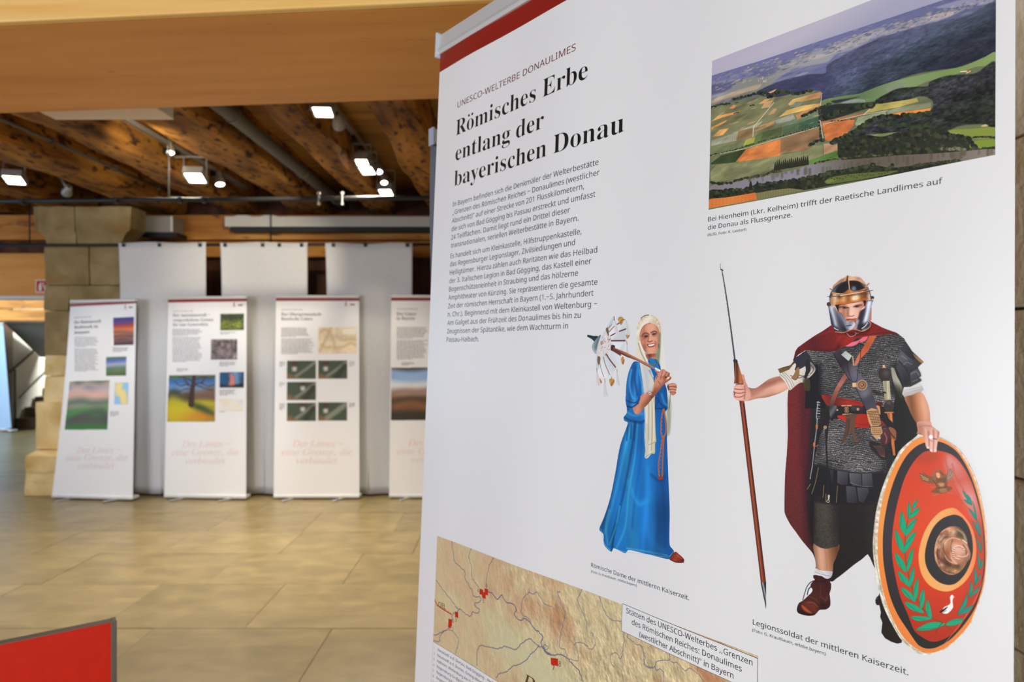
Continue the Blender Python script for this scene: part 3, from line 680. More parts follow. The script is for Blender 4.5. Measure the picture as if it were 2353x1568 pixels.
    # face
    face = "375,795 640,770 900,720 1085,690 1080,800 980,880 920,950 900,1050 850,1130 700,1145 630,1110 580,1040 520,980 440,940"
    p(face, (40, 28, 26), smooth=False)
    c.setclip(face, False)
    p("480,800 640,775 900,728 1010,715 1030,860 960,900 915,960 900,1060 850,1140 640,1140 600,1060 520,980 460,930 465,860", (226, 172, 150), grad=((470, 900), (1010, 850), [(176, 116, 92), (232, 180, 158), (240, 190, 170), (228, 174, 152), (196, 140, 118)]))
    p("480,850 560,830 640,835 700,860 640,880 560,880", (140, 84, 66), .8, soft=2)
    p("800,830 860,800 960,790 1000,820 920,850 850,860", (150, 92, 74), .8, soft=2)
    l("470,850 560,836 690,860", 2.2, (84, 46, 36), .9, soft=.8); l("790,840 860,806 980,796", 2.2, (90, 50, 38), .9, soft=.8)
    p("545,862 600,842 660,856 640,872 580,876", (66, 44, 38)); p("820,840 870,812 930,818 900,842 850,848", (66, 44, 38)); d(600, 858, 10, (24, 16, 16)); d(875, 828, 10, (24, 16, 16)); d(628, 858, 6, (214, 190, 180)); d(905, 826, 5, (214, 190, 180))
    p("655,880 700,870 700,960 690,1040 720,1060 650,1040 650,980", (130, 70, 50), .85, soft=2)
    p("710,880 780,870 810,980 800,1030 740,1030 700,1000", (242, 196, 176), .8, soft=2.5); d(765, 995, 22, (252, 216, 200), .8, soft=1.5)
    l("655,1045 710,1050 760,1050 805,1030", 1.8, (150, 80, 64), .9, soft=.8)
    p("620,1120 700,1100 760,1108 870,1095 850,1125 760,1140 660,1140", (190, 104, 90)); l("630,1124 720,1120 860,1108", 1.4, (110, 50, 44), soft=.5)
    p("480,930 560,1010 620,1100 560,1060 500,980", (150, 92, 68), .6, soft=2)
    p("465,790 510,790 480,930 455,920", (60, 36, 30), .6, soft=2)
    c.setclip()
    # cheek pieces
    lc = "225,825 370,790 385,850 430,940 520,980 580,1050 620,1130 700,1160 790,1160 845,1220 830,1310 760,1350 660,1390 560,1420 430,1405 340,1330 320,1240 290,1240 255,1000"
    rc = "1085,690 1240,690 1215,770 1180,900 1140,1100 1180,1200 1160,1290 1060,1370 970,1390 880,1355 770,1345 850,1270 840,1180 830,1155 880,1110 905,1030 940,940 1040,860 1075,790"
    p(lc, (60, 64, 84), smooth=False, grad=((240, 1080), (640, 960), [(50, 60, 80), (112, 126, 140), (226, 230, 240), (120, 126, 150), (44, 40, 50), (110, 118, 132), (134, 142, 158)]))
    c.setclip(lc, False)
    p("250,840 330,830 400,1130 440,1260 390,1280 330,1080", (238, 240, 250), .8, soft=2.2); p("340,860 380,850 560,1250 640,1350 460,1330 400,1100", (34, 30, 40), .8, soft=3)
    p("470,970 530,990 640,1180 700,1350 640,1340 560,1180", (134, 144, 158), .9, soft=2); p("330,1280 450,1310 640,1350 560,1420 400,1410", (24, 22, 26), .8, soft=3)
    l("360,1310 400,1340 450,1360", 2.0, (226, 230, 240), .9, soft=.8); l("228,840 262,1040 300,1240", 2, (24, 26, 44), .8)
    c.setclip()
    p(rc, (70, 72, 90), smooth=False, grad=((880, 1000), (1190, 1040), [(60, 60, 80), (46, 40, 52), (84, 84, 104), (226, 230, 242), (150, 166, 196), (70, 90, 120)]))
    c.setclip(rc, False)
    p("1130,710 1190,720 1130,980 1060,1180 1010,1200 1060,1020", (236, 240, 252), .75, soft=2.2); p("930,980 1020,880 1080,860 1000,1100 920,1260 860,1300", (44, 40, 52), .7, soft=4)
    p("850,1140 920,1130 890,1240 860,1340 790,1340 840,1260", (206, 208, 222), .8, soft=2); p("900,1260 1050,1200 1130,1180 1160,1260 1060,1350 940,1370", (30, 26, 28), .85, soft=3)
    l("985,1325 1060,1270 1110,1205", 2.0, (236, 238, 244), .9, soft=.6)
    c.setclip()
    p("640,1160 790,1160 845,1220 830,1300 770,1345 690,1340 655,1240", (166, 168, 184), grad=((650, 1180), (840, 1320), [(130, 130, 150), (206, 208, 222), (150, 152, 168)])); l("630,1270 700,1260 740,1250", 1.8, (60, 50, 56)); d(740, 1250, 12, (50, 44, 50))
    OR = (206, 112, 62)
    l("365,800 385,870 440,945 520,975 580,1050 620,1125 680,1155 790,1155 835,1200 840,1270 780,1335", 1.5, OR)
    l("1090,715 1070,800 1040,865 940,940 910,1040 870,1120 800,1150 690,1150", 1.6, OR)
    l("380,1400 560,1418 660,1385 770,1345 880,1355 970,1388 1070,1360 1160,1290 1180,1210 1130,1150", 1.4, (222, 150, 90))
    l("250,835 372,795", 1.6, (150, 160, 176)); l("1080,692 1240,690", 1.8, (160, 176, 196)); l("1080,704 1232,700", 1.0, (30, 30, 40))
    # shield
    c.crop(*S8)
    rim = "1015,8 940,40 870,110 800,230 740,380 700,540 682,700 680,800 690,900 715,1050 750,1180 800,1290 870,1410 940,1480 981,1510 1031,1524 1074,1522 1158,1497 1201,1472 1285,1400 1357,1315 1395,1226 1433,1116 1459,1010 1469,905 1472,780 1462,620 1440,470 1400,320 1350,200 1280,100 1200,40 1120,5"
    p(rim, (206, 200, 182), grad=((690, 400), (760, 420), [(206, 192, 172), (214, 208, 190)]))
    c.grain(rim, .3, .12, .12, 21)
    org = "1020,12 950,50 885,120 820,230 765,380 730,540 714,700 716,860 735,1000 770,1150 820,1280 890,1400 960,1465 1030,1505 1100,1508 1160,1488 1201,1464 1280,1395 1350,1308 1388,1222 1428,1114 1454,1010 1464,905 1466,780 1456,620 1430,470 1392,330 1340,210 1272,110 1200,50 1120,15"
    p(org, (236, 140, 66), grad=((800, 200), (1000, 1480), [(240, 152, 76), (234, 132, 60), (226, 130, 66)]))
    blk = "1050,50 980,80 910,150 850,260 800,400 765,560 750,700 752,860 770,990 800,1120 850,1240 920,1350 990,1450 1030,1475 1065,1481 1116,1474 1201,1429 1268,1366 1328,1294 1387,1201 1421,1108 1446,1010 1457,905 1458,780 1448,640 1420,480 1380,340 1330,220 1265,120 1200,70 1130,45"
    p(blk, (50, 46, 48), grad=((760, 300), (1000, 1460), [(62, 56, 60), (52, 46, 48), (38, 42, 36)]))
    red = "1100,108 1030,120 960,190 900,300 855,450 825,600 812,740 815,850 838,990 870,1120 920,1240 968,1357 1031,1408 1082,1431 1129,1431 1201,1400 1264,1353 1311,1285 1370,1201 1412,1108 1438,989 1448,905 1449,780 1436,600 1405,460 1360,320 1300,210 1240,145 1170,115"
    p(red, (206, 66, 34), grad=((950, 250), (1100, 1420), [(216, 72, 36), (204, 60, 28), (170, 50, 28)]))
    c.setclip(red)
    p("1200,130 1300,220 1380,380 1430,560 1440,800 1400,800 1370,600 1290,420 1220,330 1180,220", (206, 150, 156), .8, soft=6, grad=((1200, 200), (1420, 700), [(196, 96, 80), (214, 160, 172), (190, 110, 108), (176, 60, 40)]))
    for q in ("1180,160 1200,240 1240,330", "1230,200 1250,280 1320,400", "1200,300 1250,360 1300,470", "1260,420 1300,470 1370,540"): l(q, 3.0, (190, 70, 46), .6, soft=2.5)
    p("1000,110 1120,110 1120,180 1040,200 980,180", (160, 60, 30), .5, soft=6)
    p("1320,620 1440,620 1440,1100 1300,1250 1330,950", (170, 56, 40), .5, soft=7)
    c.setclip()
    l("700,530 688,700 705,900 755,1130 850,1360 950,1475 1050,1512", .9, (120, 108, 84), .8)
    l("690,602 712,606", 1.0, (110, 96, 72), smooth=False)
    l("1120,5 1280,100 1400,320 1462,620 1470,780 1440,1020 1320,1260 1150,1480", 1.2, (210, 130, 96), .8)
    ring1 = "1225,505 1150,530 1080,600 1030,690 1000,800 998,880 1020,970 1070,1040 1140,1078 1210,1083 1280,1050 1340,990 1380,910 1396,820 1390,720 1360,630 1310,560 1260,515"
    p(ring1, (250, 164, 92), grad=((1000, 800), (1390, 800), [(250, 170, 102), (250, 160, 88), (232, 130, 74)]))
    p("1230,554 1160,580 1100,640 1060,730 1041,820 1045,890 1075,960 1130,1015 1190,1038 1250,1030 1310,975 1350,900 1372,810 1366,710 1340,630 1300,575 1265,556", (48, 44, 44))
    # boss
    c.crop(*S7)
    boss = "870,390 760,410 660,480 590,570 545,680 522,850 540,1010 590,1120 680,1210 780,1260 880,1262 980,1215 1060,1130 1110,1040 1170,960 1172,860 1130,750 1110,620 1060,500 970,410"
    p(boss, (150, 98, 66), grad=((560, 600), (1000, 1200), [(184, 128, 100), (150, 92, 62), (160, 118, 76)]))
    c.setclip(boss)
    c.grain(boss, .7, .045, .045, 40)
    p("900,400 1000,410 1100,520 1130,700 1000,620 880,560 920,480", (60, 54, 26), .85, soft=4)
    l("940,450 1040,520 1090,640", 4, (190, 160, 130), .8, soft=3); l("1040,640 1100,690", 3, (240, 236, 230), .8, soft=1.5)
    p("780,430 880,420 910,520 850,580 800,520", (214, 164, 136), .8, soft=4); p("600,600 650,560 700,600 690,660 620,660", (226, 184, 160), .8, soft=4)
    p("560,760 640,720 620,780 580,830", (230, 190, 166), .7, soft=3); p("620,1060 700,1070 690,1130 640,1130", (222, 186, 160), .7, soft=3)
    l("600,820 590,930 680,1020 800,1100", 5, (90, 50, 36), .8, soft=4)
    dm = "740,620 830,590 940,610 1050,680 1130,770 1172,870 1165,960 1110,1030 1030,1070 930,1080 840,1040 760,980 700,900 680,780 690,690"
    p("700,900 800,1060 930,1100 1050,1090 960,1140 820,1120 730,1040", (40, 26, 16), .8, soft=4)
    p(dm, (176, 112, 80), soft=1.5, grad=((700, 700), (1100, 1040), [(196, 126, 90), (206, 146, 122), (140, 90, 60)]))
    for q in ("700,720 760,640 860,600 980,630", "720,900 740,980 820,1040 920,1070", "640,500 720,450 800,430", "560,700 580,620 620,560", "545,900 560,1000 610,1110", "830,800 820,900 850,1000 930,1060"): l(q, 1.6, (250, 214, 180), .7, soft=.7)
    for q in ("690,700 690,820 740,920 830,1010", "850,640 820,740 830,860", "600,760 570,860 600,980", "640,680 700,600 760,580", "700,1180 780,1220 880,1240", "1040,730 1090,800 1100,900"): l(q, 2.2, (74, 40, 26), .75, soft=.8)
    for (x, y) in ((620, 640), (690, 560), (800, 480), (880, 500), (600, 780), (650, 1090), (760, 1180), (900, 1200)):
        d(x, y, 20, (234, 196, 170), .7, soft=1.6); d(x + 16, y + 20, 14, (96, 56, 36), .6, soft=1.6)
    d(740, 700, 60, (250, 214, 170), .9, soft=6); p("700,820 780,840 800,960 740,940", (110, 58, 34), .7, soft=4); p("740,700 820,660 800,860 760,860", (130, 72, 50), .6, soft=5)
    p("860,700 960,720 1000,800 960,870 880,850 840,780", (232, 190, 170), .75, soft=4); d(1020, 830, 40, (226, 176, 160), .7, soft=4)
    for a in range(14):
        t = 1.5 + a * .33; x = 960 + 110 * math.cos(t); y = 860 + 120 * math.sin(t)
        l(np.array([[x - 12, y], [x + 18, y + 6]]), 1.8, (248, 220, 200), .9, soft=.5); l(np.array([[x - 10, y + 18], [x + 18, y + 20]]), 1.4, (110, 66, 46), .6, soft=.8)
    l("940,920 1020,940 1090,930 1130,890", 2.4, (240, 208, 186), .7, soft=1.4)
    for k in range(8): d(880 + k * 22, 1000 + 8 * math.sin(k), 12, (190, 150, 90), .7, soft=1.6)
    p("700,1130 800,1150 860,1140 840,1210 740,1200", (120, 90, 40), .6, soft=4)
    c.setclip()
    # wreath leaves
    c.crop(*S8)
    GR, GD = (30, 160, 118), (10, 110, 84)
    def leaf(s, g=GR):
        P = pts(s); p(P, g, smooth=True); a = P[0]; b = P[len(P) // 2]
        l(np.array([a, (a + b) / 2 + .5, b]), 1.3, GD, .7, soft=.9); l(P, .4, (24, 70, 50), .35, closed=True)
    l("922,590 905,700 905,850 935,1000 975,1120 1040,1220 1100,1275 1160,1300 1215,1350", 1.4, (40, 90, 50))
    for s in ("988,448 962,470 952,510 975,500", "930,465 918,520 926,575 944,530", "1008,508 970,515 940,550 930,578 975,560", "882,530 866,580 868,640 905,690 912,630", "984,580 945,600 912,650 905,700 950,660",
              "837,655 838,720 860,780 897,822 890,750", "978,672 930,700 900,770 897,822 950,750", "836,815 845,880 880,930 910,950 895,880", "960,785 930,830 915,900 918,950 950,880",
              "852,940 870,1000 900,1030 938,1052 915,990", "965,912 940,960 930,1010 938,1050 965,990", "874,1055 900,1110 950,1145 975,1155 940,1090", "992,992 965,1050 960,1110 975,1150 995,1080",
              "902,1155 930,1200 990,1228 1035,1232 980,1180", "1030,1068 1005,1120 1005,1180 1015,1212 1040,1140", "1058,1140 1045,1200 1060,1250 1088,1270 1080,1200", "942,1260 990,1290 1050,1285 1088,1270 1010,1255", "980,1348 1040,1355 1120,1340 1180,1308 1080,1298",
              "1310,1278 1250,1275 1210,1290 1185,1320 1260,1315"): leaf(s)
    for s in ("1300,385 1320,430 1348,465 1340,425", "1312,450 1335,475 1365,485 1345,455", "1335,415 1350,445 1365,485 1358,440", "1345,510 1370,560 1398,592 1385,545", "1370,460 1385,520 1398,592 1395,530",
              "1370,600 1395,650 1424,705 1405,640", "1395,650 1408,590 1424,705 1425,640", "1392,700 1408,760 1428,820 1420,760", "1432,740 1442,700 1428,820 1425,780", "1402,820 1408,870 1415,930 1425,880", "1438,860 1440,900 1415,935 1428,890",
              "1385,920 1382,980 1385,1040 1402,980", "1424,960 1420,1000 1385,1042 1405,1000", "1360,1015 1348,1070 1345,1120 1372,1070", "1415,1050 1400,1090 1345,1125 1380,1080", "1335,1100 1310,1150 1265,1245 1325,1180", "1372,1180 1340,1225 1268,1246 1320,1200"): leaf(s, (38, 140, 124))
    l("1165,1300 1130,1340 1115,1375", 1.2, (90, 60, 30), .8)
    # stork
    p("1228,1108 1240,1118 1232,1150 1236,1190 1222,1215 1195,1238 1165,1236 1160,1222 1172,1195 1205,1178 1218,1160 1214,1125", (240, 238, 236)); p("1142,1226 1180,1200 1200,1190 1175,1218 1150,1232", (24, 24, 28)); l("1236,1116 1246,1126", 1.2, (240, 170, 150)); l("1190,1215 1165,1232", 1.2, (24, 24, 24), .6)
    # eagle
    c.crop(*S6)
    BR = (132, 84, 52)
    p("380,830 420,860 440,820 500,870 560,890 590,900 600,960 620,1010 560,1010 480,985 410,965 400,930 385,900", BR)
    for k in range(7): l(np.array([[385. + k * 9, 850. + k * 18], [450., 890. + k * 11], [520., 925. + k * 9]]), 1.3, (232, 190, 140) if k % 2 else (90, 52, 30))
    p("820,870 840,800 880,760 915,800 925,870 900,930 830,975 800,920", (150, 110, 92)); 
    for k in range(6): l(np.array([[850. + k * 13, 800. - k * 2 + 2 * k * k], [840. + k * 8, 860. + k * 8], [815., 900. + k * 8]]), 1.0, (206, 176, 160) if k % 2 else (110, 70, 54), .9)
    p("590,880 610,800 640,785 650,850 690,830 660,780 700,770 740,800 770,850 820,870 830,960 820,1050 760,1080 690,1080 640,1030 600,960", (150, 100, 64), grad=((600, 850), (800, 1050), (120, 76, 46)))
    p("650,840 700,840 715,900 680,920 655,890", (226, 166, 116)); p("680,1000 760,990 780,1040 720,1060", (214, 150, 106), .8, soft=1)
    for k in range(5): l(np.array([[650., 925. + k * 17], [720., 935. + k * 17], [800., 915. + k * 17]]), 1.0, (84, 50, 30), .8)
    l("600,960 640,1010 660,1070", 1.4, (80, 48, 30)); p("700,780 760,840 790,870 740,870", (120, 78, 46))
    p("565,1145 610,1105 700,1080 840,1055 915,1080 880,1120 820,1150 740,1175 620,1160", (122, 80, 48)); l("640,1080 760,1085 830,1050", 1.2, (70, 40, 26)); p("700,1100 800,1085 820,1140 730,1160", (158, 108, 66))
    for q in ("560,1065 600,1075 650,1062", "600,1210 650,1190 700,1175", "830,1150 880,1165 920,1160", "840,1040 885,1020"): l(q, 2.0, (164, 112, 74))
    # hand on the shield
    hand = "345,0 560,0 580,60 650,120 700,160 700,220 685,290 672,340 660,420 655,480 630,500 605,490 585,497 550,480 530,440 500,440 480,400 460,320 430,220 400,180 350,190 330,200 345,140"
    p(hand, (214, 156, 138), smooth=True, grad=((400, 100), (600, 480), [(206, 146, 124), (224, 168, 152), (232, 180, 168)]))
    c.setclip(hand)
    p("340,0 420,60 420,200 330,200", (150, 92, 68), .75, soft=6); l("380,90 440,60 560,70", 2.2, (160, 100, 80), .7, soft=2)
    for q in ("520,160 530,260 530,430", "600,140 610,260 600,480", "690,170 672,260"): l(q, 2.2, (156, 96, 82), .8, soft=1.6)
    for q in ("470,120 490,260 510,400", "570,120 570,300 575,450", "640,140 640,300 630,450"): l(q, 4.0, (240, 190, 176), .6, soft=3)
    c.setclip()
    d(560, 245, 34, (220, 224, 232)); d(560, 245, 24, (250, 252, 255), soft=1); l("605,275 660,285", 2.0, (60, 52, 60)); l("530,290 590,320", 1.4, (180, 120, 104))
    for (x, y) in ((517, 420), (570, 468), (632, 468)): d(x, y, 19, (244, 206, 204))
    return c
def paint_lady():
    c = Canvas((0.375, 0.565, 0.475, 0.80), 3000, on_sheet)
    L1 = (1320, 690, 2.489); L2 = (1340, 700, 6.533)
    p, l, d = c.poly, c.line, c.dot
    c.crop(*L2)
    # parasol
    l("72,472 110,485 150,500 205,505", 4.5, (28, 46, 58), w2=9); p("75,470 130,488 205,495 200,530 175,568 150,540 120,515", (30, 50, 62))
    for k in range(5): d(110 + k * 22, 492 + k * 9, 10 + 2 * k, (34, 56, 68))
    p("265,460 210,500 130,630 190,745 230,640", (150, 166, 172), grad=((140, 620), (250, 520), (96, 116, 120)))
    p("250,480 215,540 165,640 200,690 240,560", (92, 110, 108), .7, soft=1.5)
    par = "568,150 500,175 440,195 370,310 300,420 240,540 200,720 188,960 200,1090 260,1085 310,1110 360,1090 420,1085 450,1020 495,965 530,860 590,720 650,560 680,430 650,230 600,190"
    p(par, (222, 226, 230), grad=((200, 900), (640, 300), [(196, 206, 212), (226, 228, 234), (216, 222, 230), (206, 212, 220)]))
    c.setclip(par)
    p("430,190 380,300 290,450 210,680 195,960 240,960 260,700 340,480 460,250", (168, 186, 196), .7, soft=2)
    p("620,340 645,540 430,540 520,440", (176, 186, 192), .6, soft=3)
    p("540,700 620,560 640,620 560,800", (180, 190, 200), .5, soft=3)
    for k in range(9):
        a = .2 + k * .19; l(np.array([[430., 660.], [430 + 420 * math.cos(a), 660 + 460 * math.sin(a)]]), 2.0, (186, 194, 204), .5, soft=1.2)
    p("340,430 400,480 430,560 440,640 400,720 340,760 300,800 240,800 215,740 250,600 300,480", (214, 206, 208), soft=1.5)
    c.setclip()
    rng = np.random.RandomState(4)
    for k in range(70):
        t = rng.rand(); x = 240 + 170 * rng.rand(); y = 470 + 290 * rng.rand()
        if abs(x - (380 - (y - 470) * .35)) > 95: continue
        l(np.array([[x, y], [x + rng.uniform(-8, 8), y + rng.uniform(6, 20)]]), 1.0, [(60, 44, 44), (170, 110, 96), (250, 248, 250)][k % 3], .75)
    p("265,560 290,550 285,600 262,605", (176, 96, 70), .7, soft=.6)
    RB = (110, 60, 54)
    for q, w in (("425,545 630,543", 3.0), ("415,470 485,432", 2.4), ("545,403 640,368", 2.6), ("390,410 465,330", 2.0), ("375,360 430,300", 1.6), ("510,298 540,280", 2.4), ("600,232 622,228", 2.2), ("345,745 400,830 485,940", 2.8), ("303,790 340,920 400,1055", 1.8), ("250,860 270,970 312,1088", 1.4), ("450,690 560,758", 3.4), ("463,185 470,235", 2.2), ("365,340 362,360", 1.6)):
        l(q, w, RB if w > 2.2 else (150, 104, 84))
    l("545,403 640,368", 2.2, (70, 66, 66), .7)
    p("340,370 365,350 385,400 380,480 365,450", (104, 92, 72)); p("220,780 255,790 258,840 235,915 215,860", (104, 84, 64)); l("238,790 236,905", 1.0, (180, 140, 96), .8)
    TA = (206, 203, 206)
    for q in ("480,240 468,300 485,440 520,445 540,430 525,380 500,300", "640,235 650,330 645,440 665,470 710,450 690,350 660,260", "655,560 650,680 645,790 685,795 680,700 668,620", "505,1015 500,1110 505,1200 550,1210 540,1130 520,1020", "322,1160 308,1260 305,1370 368,1370 350,1260 338,1160", "200,1010 198,1100 205,1195 240,1220 265,1190 240,1100 225,1020", "290,660 300,760 320,800 330,700"):
        p(q, TA, soft=.4); P = pts(q); a = P.mean(0)
        l(np.array([P[0] + 3, a, P[len(P) // 2]]), 1.2, (180, 178, 180), .7, soft=.8)
    for q in ("468,190 464,235", "655,555 660,598", "508,975 512,1015", "325,1115 330,1165", "205,960 208,1010", "423,1085 432,1115"): l(q, 1.6, (150, 100, 76))
    for q in ("565,185 535,195 522,230 545,275 570,308 598,270 605,220 590,190", "432,1115 400,1115 392,1155 405,1200 428,1232 460,1195 472,1150 460,1120", "592,780 568,820 575,870 602,905 620,860 618,815", "645,460 700,462 680,500 660,515 648,495", "248,1110 280,1150 275,1185 255,1170"):
        P = pts(q); a = P.mean(0)
        p(P, (178, 132, 72), grad=((a[0] - 20, a[1] - 30), (a[0] + 30, a[1] + 30), [(206, 160, 96), (150, 104, 52), (190, 150, 90)])); l(np.array([P[0], a, P[len(P) // 2]]), .8, (110, 76, 44), .7)
    # veil behind
    c.crop(*L1)
    veilb = "420,85 385,100 365,140 355,190 360,240 352,300 350,350 372,350 420,400 520,480 545,560 560,600 550,700 545,770 520,780 525,600 545,500 525,420 510,330 500,200 495,120 465,90"
    p(veilb, (222, 216, 204), grad=((480, 150), (540, 760), [(214, 210, 204), (196, 196, 184), (210, 206, 190)]))
    p("478,150 492,220 490,300 478,370 462,330 470,250", (140, 148, 124), .8, soft=1.5)
    p("530,560 545,600 552,690 545,760 525,775 528,660", (120, 128, 104), .55, soft=2)
    # dress
    dress = "345,350 325,375 308,420 297,480 294,560 300,640 282,670 285,690 305,705 262,830 235,980 205,1130 170,1240 142,1312 165,1340 170,1400 210,1440 225,1420 290,1448 310,1430 400,1450 530,1482 545,1480 570,1440 545,1400 545,1200 537,1000 530,800 527,700 520,640 533,620 530,520 515,470 490,380 478,345 440,338 400,360"
    p(dress, (28, 104, 170), grad=((250, 900), (540, 900), [(36, 110, 160), (24, 92, 156), (32, 106, 172), (24, 90, 158), (20, 70, 130)]))
    c.setclip(dress)
    for q, w, col in (("330,700 290,850 240,1080 175,1330", 5, (60, 150, 190)), ("300,720 250,900 200,1150 160,1300", 6, (20, 60, 110)), ("350,700 320,900 270,1150 200,1400", 5, (12, 44, 90)), ("362,705 345,900 310,1100 290,1300 240,1420", 4, (60, 150, 196)),
                      ("385,710 380,900 350,1100 330,1300", 5, (20, 74, 140)), ("415,900 420,1100 400,1300 390,1440", 9, (40, 120, 186)), ("460,880 480,1100 470,1400", 10, (22, 84, 150)), ("505,1030 515,1200 520,1400", 8, (18, 66, 126)),
                      ("240,1280 225,1350 215,1430", 4, (6, 22, 50)), ("260,1180 235,1300 200,1400", 3, (70, 180, 200)), ("305,715 300,800", 4, (10, 40, 84)), ("325,712 322,790", 3, (10, 42, 88)), ("345,710 342,800", 3, (14, 50, 100)),
                      ("440,1000 480,1030 520,1010", 6, (16, 56, 110)), ("310,1040 360,1160 420,1150", 8, (44, 128, 190)), ("200,1200 180,1290 190,1400", 4, (60, 160, 196)), ("420,1200 430,1350 500,1440", 12, (38, 116, 190)), ("300,1420 400,1436 530,1462", 3, (80, 160, 200))):
        l(q, w * 1.0, col, .6, soft=w * .8)
    c.grain(dress, .35, .012, .004, 77, tint=(.6, 1, 1))
    p("297,480 330,380 350,350 390,370 400,480 400,560 370,600 330,600 300,640", (30, 110, 186), .9, soft=1, grad=((300, 500), (400, 520), [(24, 80, 144), (50, 140, 214), (24, 84, 156), (40, 126, 200)]))
    for q, w, col in (("325,400 315,480 335,560 380,580", 5, (80, 170, 230)), ("350,380 345,450 360,540", 5, (16, 56, 120)), ("372,400 385,480 390,540", 4, (80, 170, 230)), ("305,560 340,575 380,570", 3, (10, 40, 90)), ("300,600 350,610 370,600", 4, (14, 48, 104)),
                      ("285,670 320,690 380,700 400,690", 5, (12, 44, 96)), ("300,640 340,660 390,650", 5, (64, 150, 214)), ("470,560 500,600 530,620", 4, (14, 50, 110)), ("500,540 515,590 530,600", 5, (60, 150, 216)), ("462,620 520,622", 2.5, (10, 36, 80)), ("470,480 480,560 465,610", 4, (16, 56, 116))):
        l(q, w, col, .65, soft=w * .6)
    c.setclip()
    l("150,1310 172,1395 205,1430", 1.0, (150, 190, 206), .8); l("240,1425 290,1440 420,1455 535,1470 566,1438", 1.0, (150, 190, 206), .7)
    # shoe
    p("545,1480 575,1440 600,1455 625,1480 628,1495 610,1504 575,1500", (122, 44, 30), grad=((560, 1450), (610, 1500), [(150, 62, 40), (104, 34, 26)])); l("545,1484 580,1500 625,1500", 1.6, (60, 24, 22)); l("585,1460 615,1480", 1.8, (190, 104, 76), .7, soft=1)
    # belt cord
    for q in ("508,625 498,680 495,760 508,782 522,760 520,680 512,625", "505,780 495,850 482,940 486,1020", "512,780 505,900 502,1020"):
        l(q, 3.2, (196, 104, 52)); l(q, 1.0, (110, 60, 40), .6)
    for k in range(34):
        y = 640 + k * 11; x = 500 if y < 770 else 498 - (y - 770) * .04; d(x, y, 1.6, (236, 170, 80) if k % 2 else (60, 90, 90))
    p("480,1010 505,1010 505,1025 482,1028", (150, 60, 44))
    # veil in front
    vf = "368,330 372,350 385,430 400,540 400,620 402,700 400,780 405,860 402,900 418,905 440,880 460,878 462,820 468,810 464,740 460,600 458,480 430,420 405,360 385,300 362,230 356,260"
    p(vf, (216, 208, 190), grad=((390, 600), (465, 600), [(196, 196, 186), (222, 214, 196), (206, 196, 172), (188, 178, 150)]))
    c.setclip(vf)
    for q in ("385,340 410,440 425,560 425,800", "400,400 440,520 445,700 440,860", "372,300 395,350 430,420"): l(q, 2.0, (140, 134, 112), .7, soft=1.4)
    for q in ("378,350 400,450 412,600 410,850", "430,460 450,600 455,800"): l(q, 3.0, (236, 232, 220), .7, soft=1.6)
    p("405,700 430,740 420,860 400,900 398,760", (176, 180, 166), .5, soft=3)
    c.setclip()
    l("405,900 440,876 460,876", 1.0, (120, 116, 96), .7); l("422,828 466,812", 1.0, (130, 122, 100), .8)
    # right forearm and hands
    c.crop(*L2)
    arm = "745,1568 760,1520 830,1480 860,1380 960,1300 1060,1200 1085,1100 1110,1050 1075,985 1090,970 1125,1000 1130,1040 1150,1010 1200,975 1240,1000 1300,1030 1300,1070 1325,1095 1310,1130 1250,1170 1180,1240 1110,1330 1050,1400 960,1510 900,1568 850,1640 780,1640"
    p(arm, (196, 128, 100), grad=((860, 1380), (980, 1480), [(206, 142, 116), (190, 122, 96), (146, 84, 62)]))
    c.setclip(arm)
    p("1080,1100 1160,1050 1230,1100 1180,1200 1080,1260", (214, 150, 124), .8, soft=4)
    for q in ("1140,1050 1190,1080 1220,1130", "1190,1000 1180,1060 1160,1120", "1240,1020 1220,1080 1240,1130", "1100,1010 1120,1060 1100,1110", "1130,1160 1160,1200", "960,1330 1050,1400"): l(q, 1.8, (130, 72, 56), .75, soft=1)
    for q in ("1220,1000 1210,1050", "1270,1030 1250,1060", "1300,1090 1250,1130"): l(q, 4, (232, 176, 150), .6, soft=2)
    p("880,1500 1000,1400 1100,1290 1060,1400 960,1520 880,1580", (134, 76, 56), .6, soft=4)
    c.setclip()
    p("640,1370 700,1410 780,1425 850,1395 838,1470 770,1530 690,1545 645,1510", (30, 106, 184), grad=((650, 1400), (830, 1480), [(24, 84, 152), (56, 146, 216), (26, 92, 164)])); l("650,1440 720,1470 800,1470 850,1400", 2.4, (12, 44, 92), .7, soft=1.5); l("660,1530 740,1540 830,1480", 2.4, (10, 36, 80), .8, soft=1.2)
    p("1230,1080 1250,1090 1245,1110", (40, 24, 22)); p("1250,1110 1300,1080 1280,1120", (238, 220, 212), .8)
    d(1002, 1340, 22, (214, 190, 170)); d(1000, 1340, 9, (96, 70, 56)); l("970,1310 1000,1300 1040,1330", 1.0, (90, 60, 50)); l("1005,1385 1030,1395 1055,1375", 1.2, (70, 60, 56))
    lh = "1280,1200 1330,1180 1390,1190 1408,1240 1395,1290 1390,1340 1350,1365 1310,1345 1300,1310 1290,1270 1275,1240"
    p(lh, (190, 124, 98)); 
    for q in ("1285,1240 1340,1230 1400,1245", "1290,1280 1340,1270 1395,1285", "1300,1320 1345,1310 1390,1325"): l(q, 1.8, (110, 62, 50), .85, soft=.6)
    for q in ("1300,1215 1380,1205", "1310,1255 1390,1262", "1320,1298 1380,1300"): l(q, 3.4, (222, 162, 138), .7, soft=1.6)
    p("1275,1200 1262,1240 1280,1290 1290,1270", (50, 36, 34), .8); l("1310,1350 1305,1450 1290,1568", 2.4, (96, 116, 80), .8, soft=1)
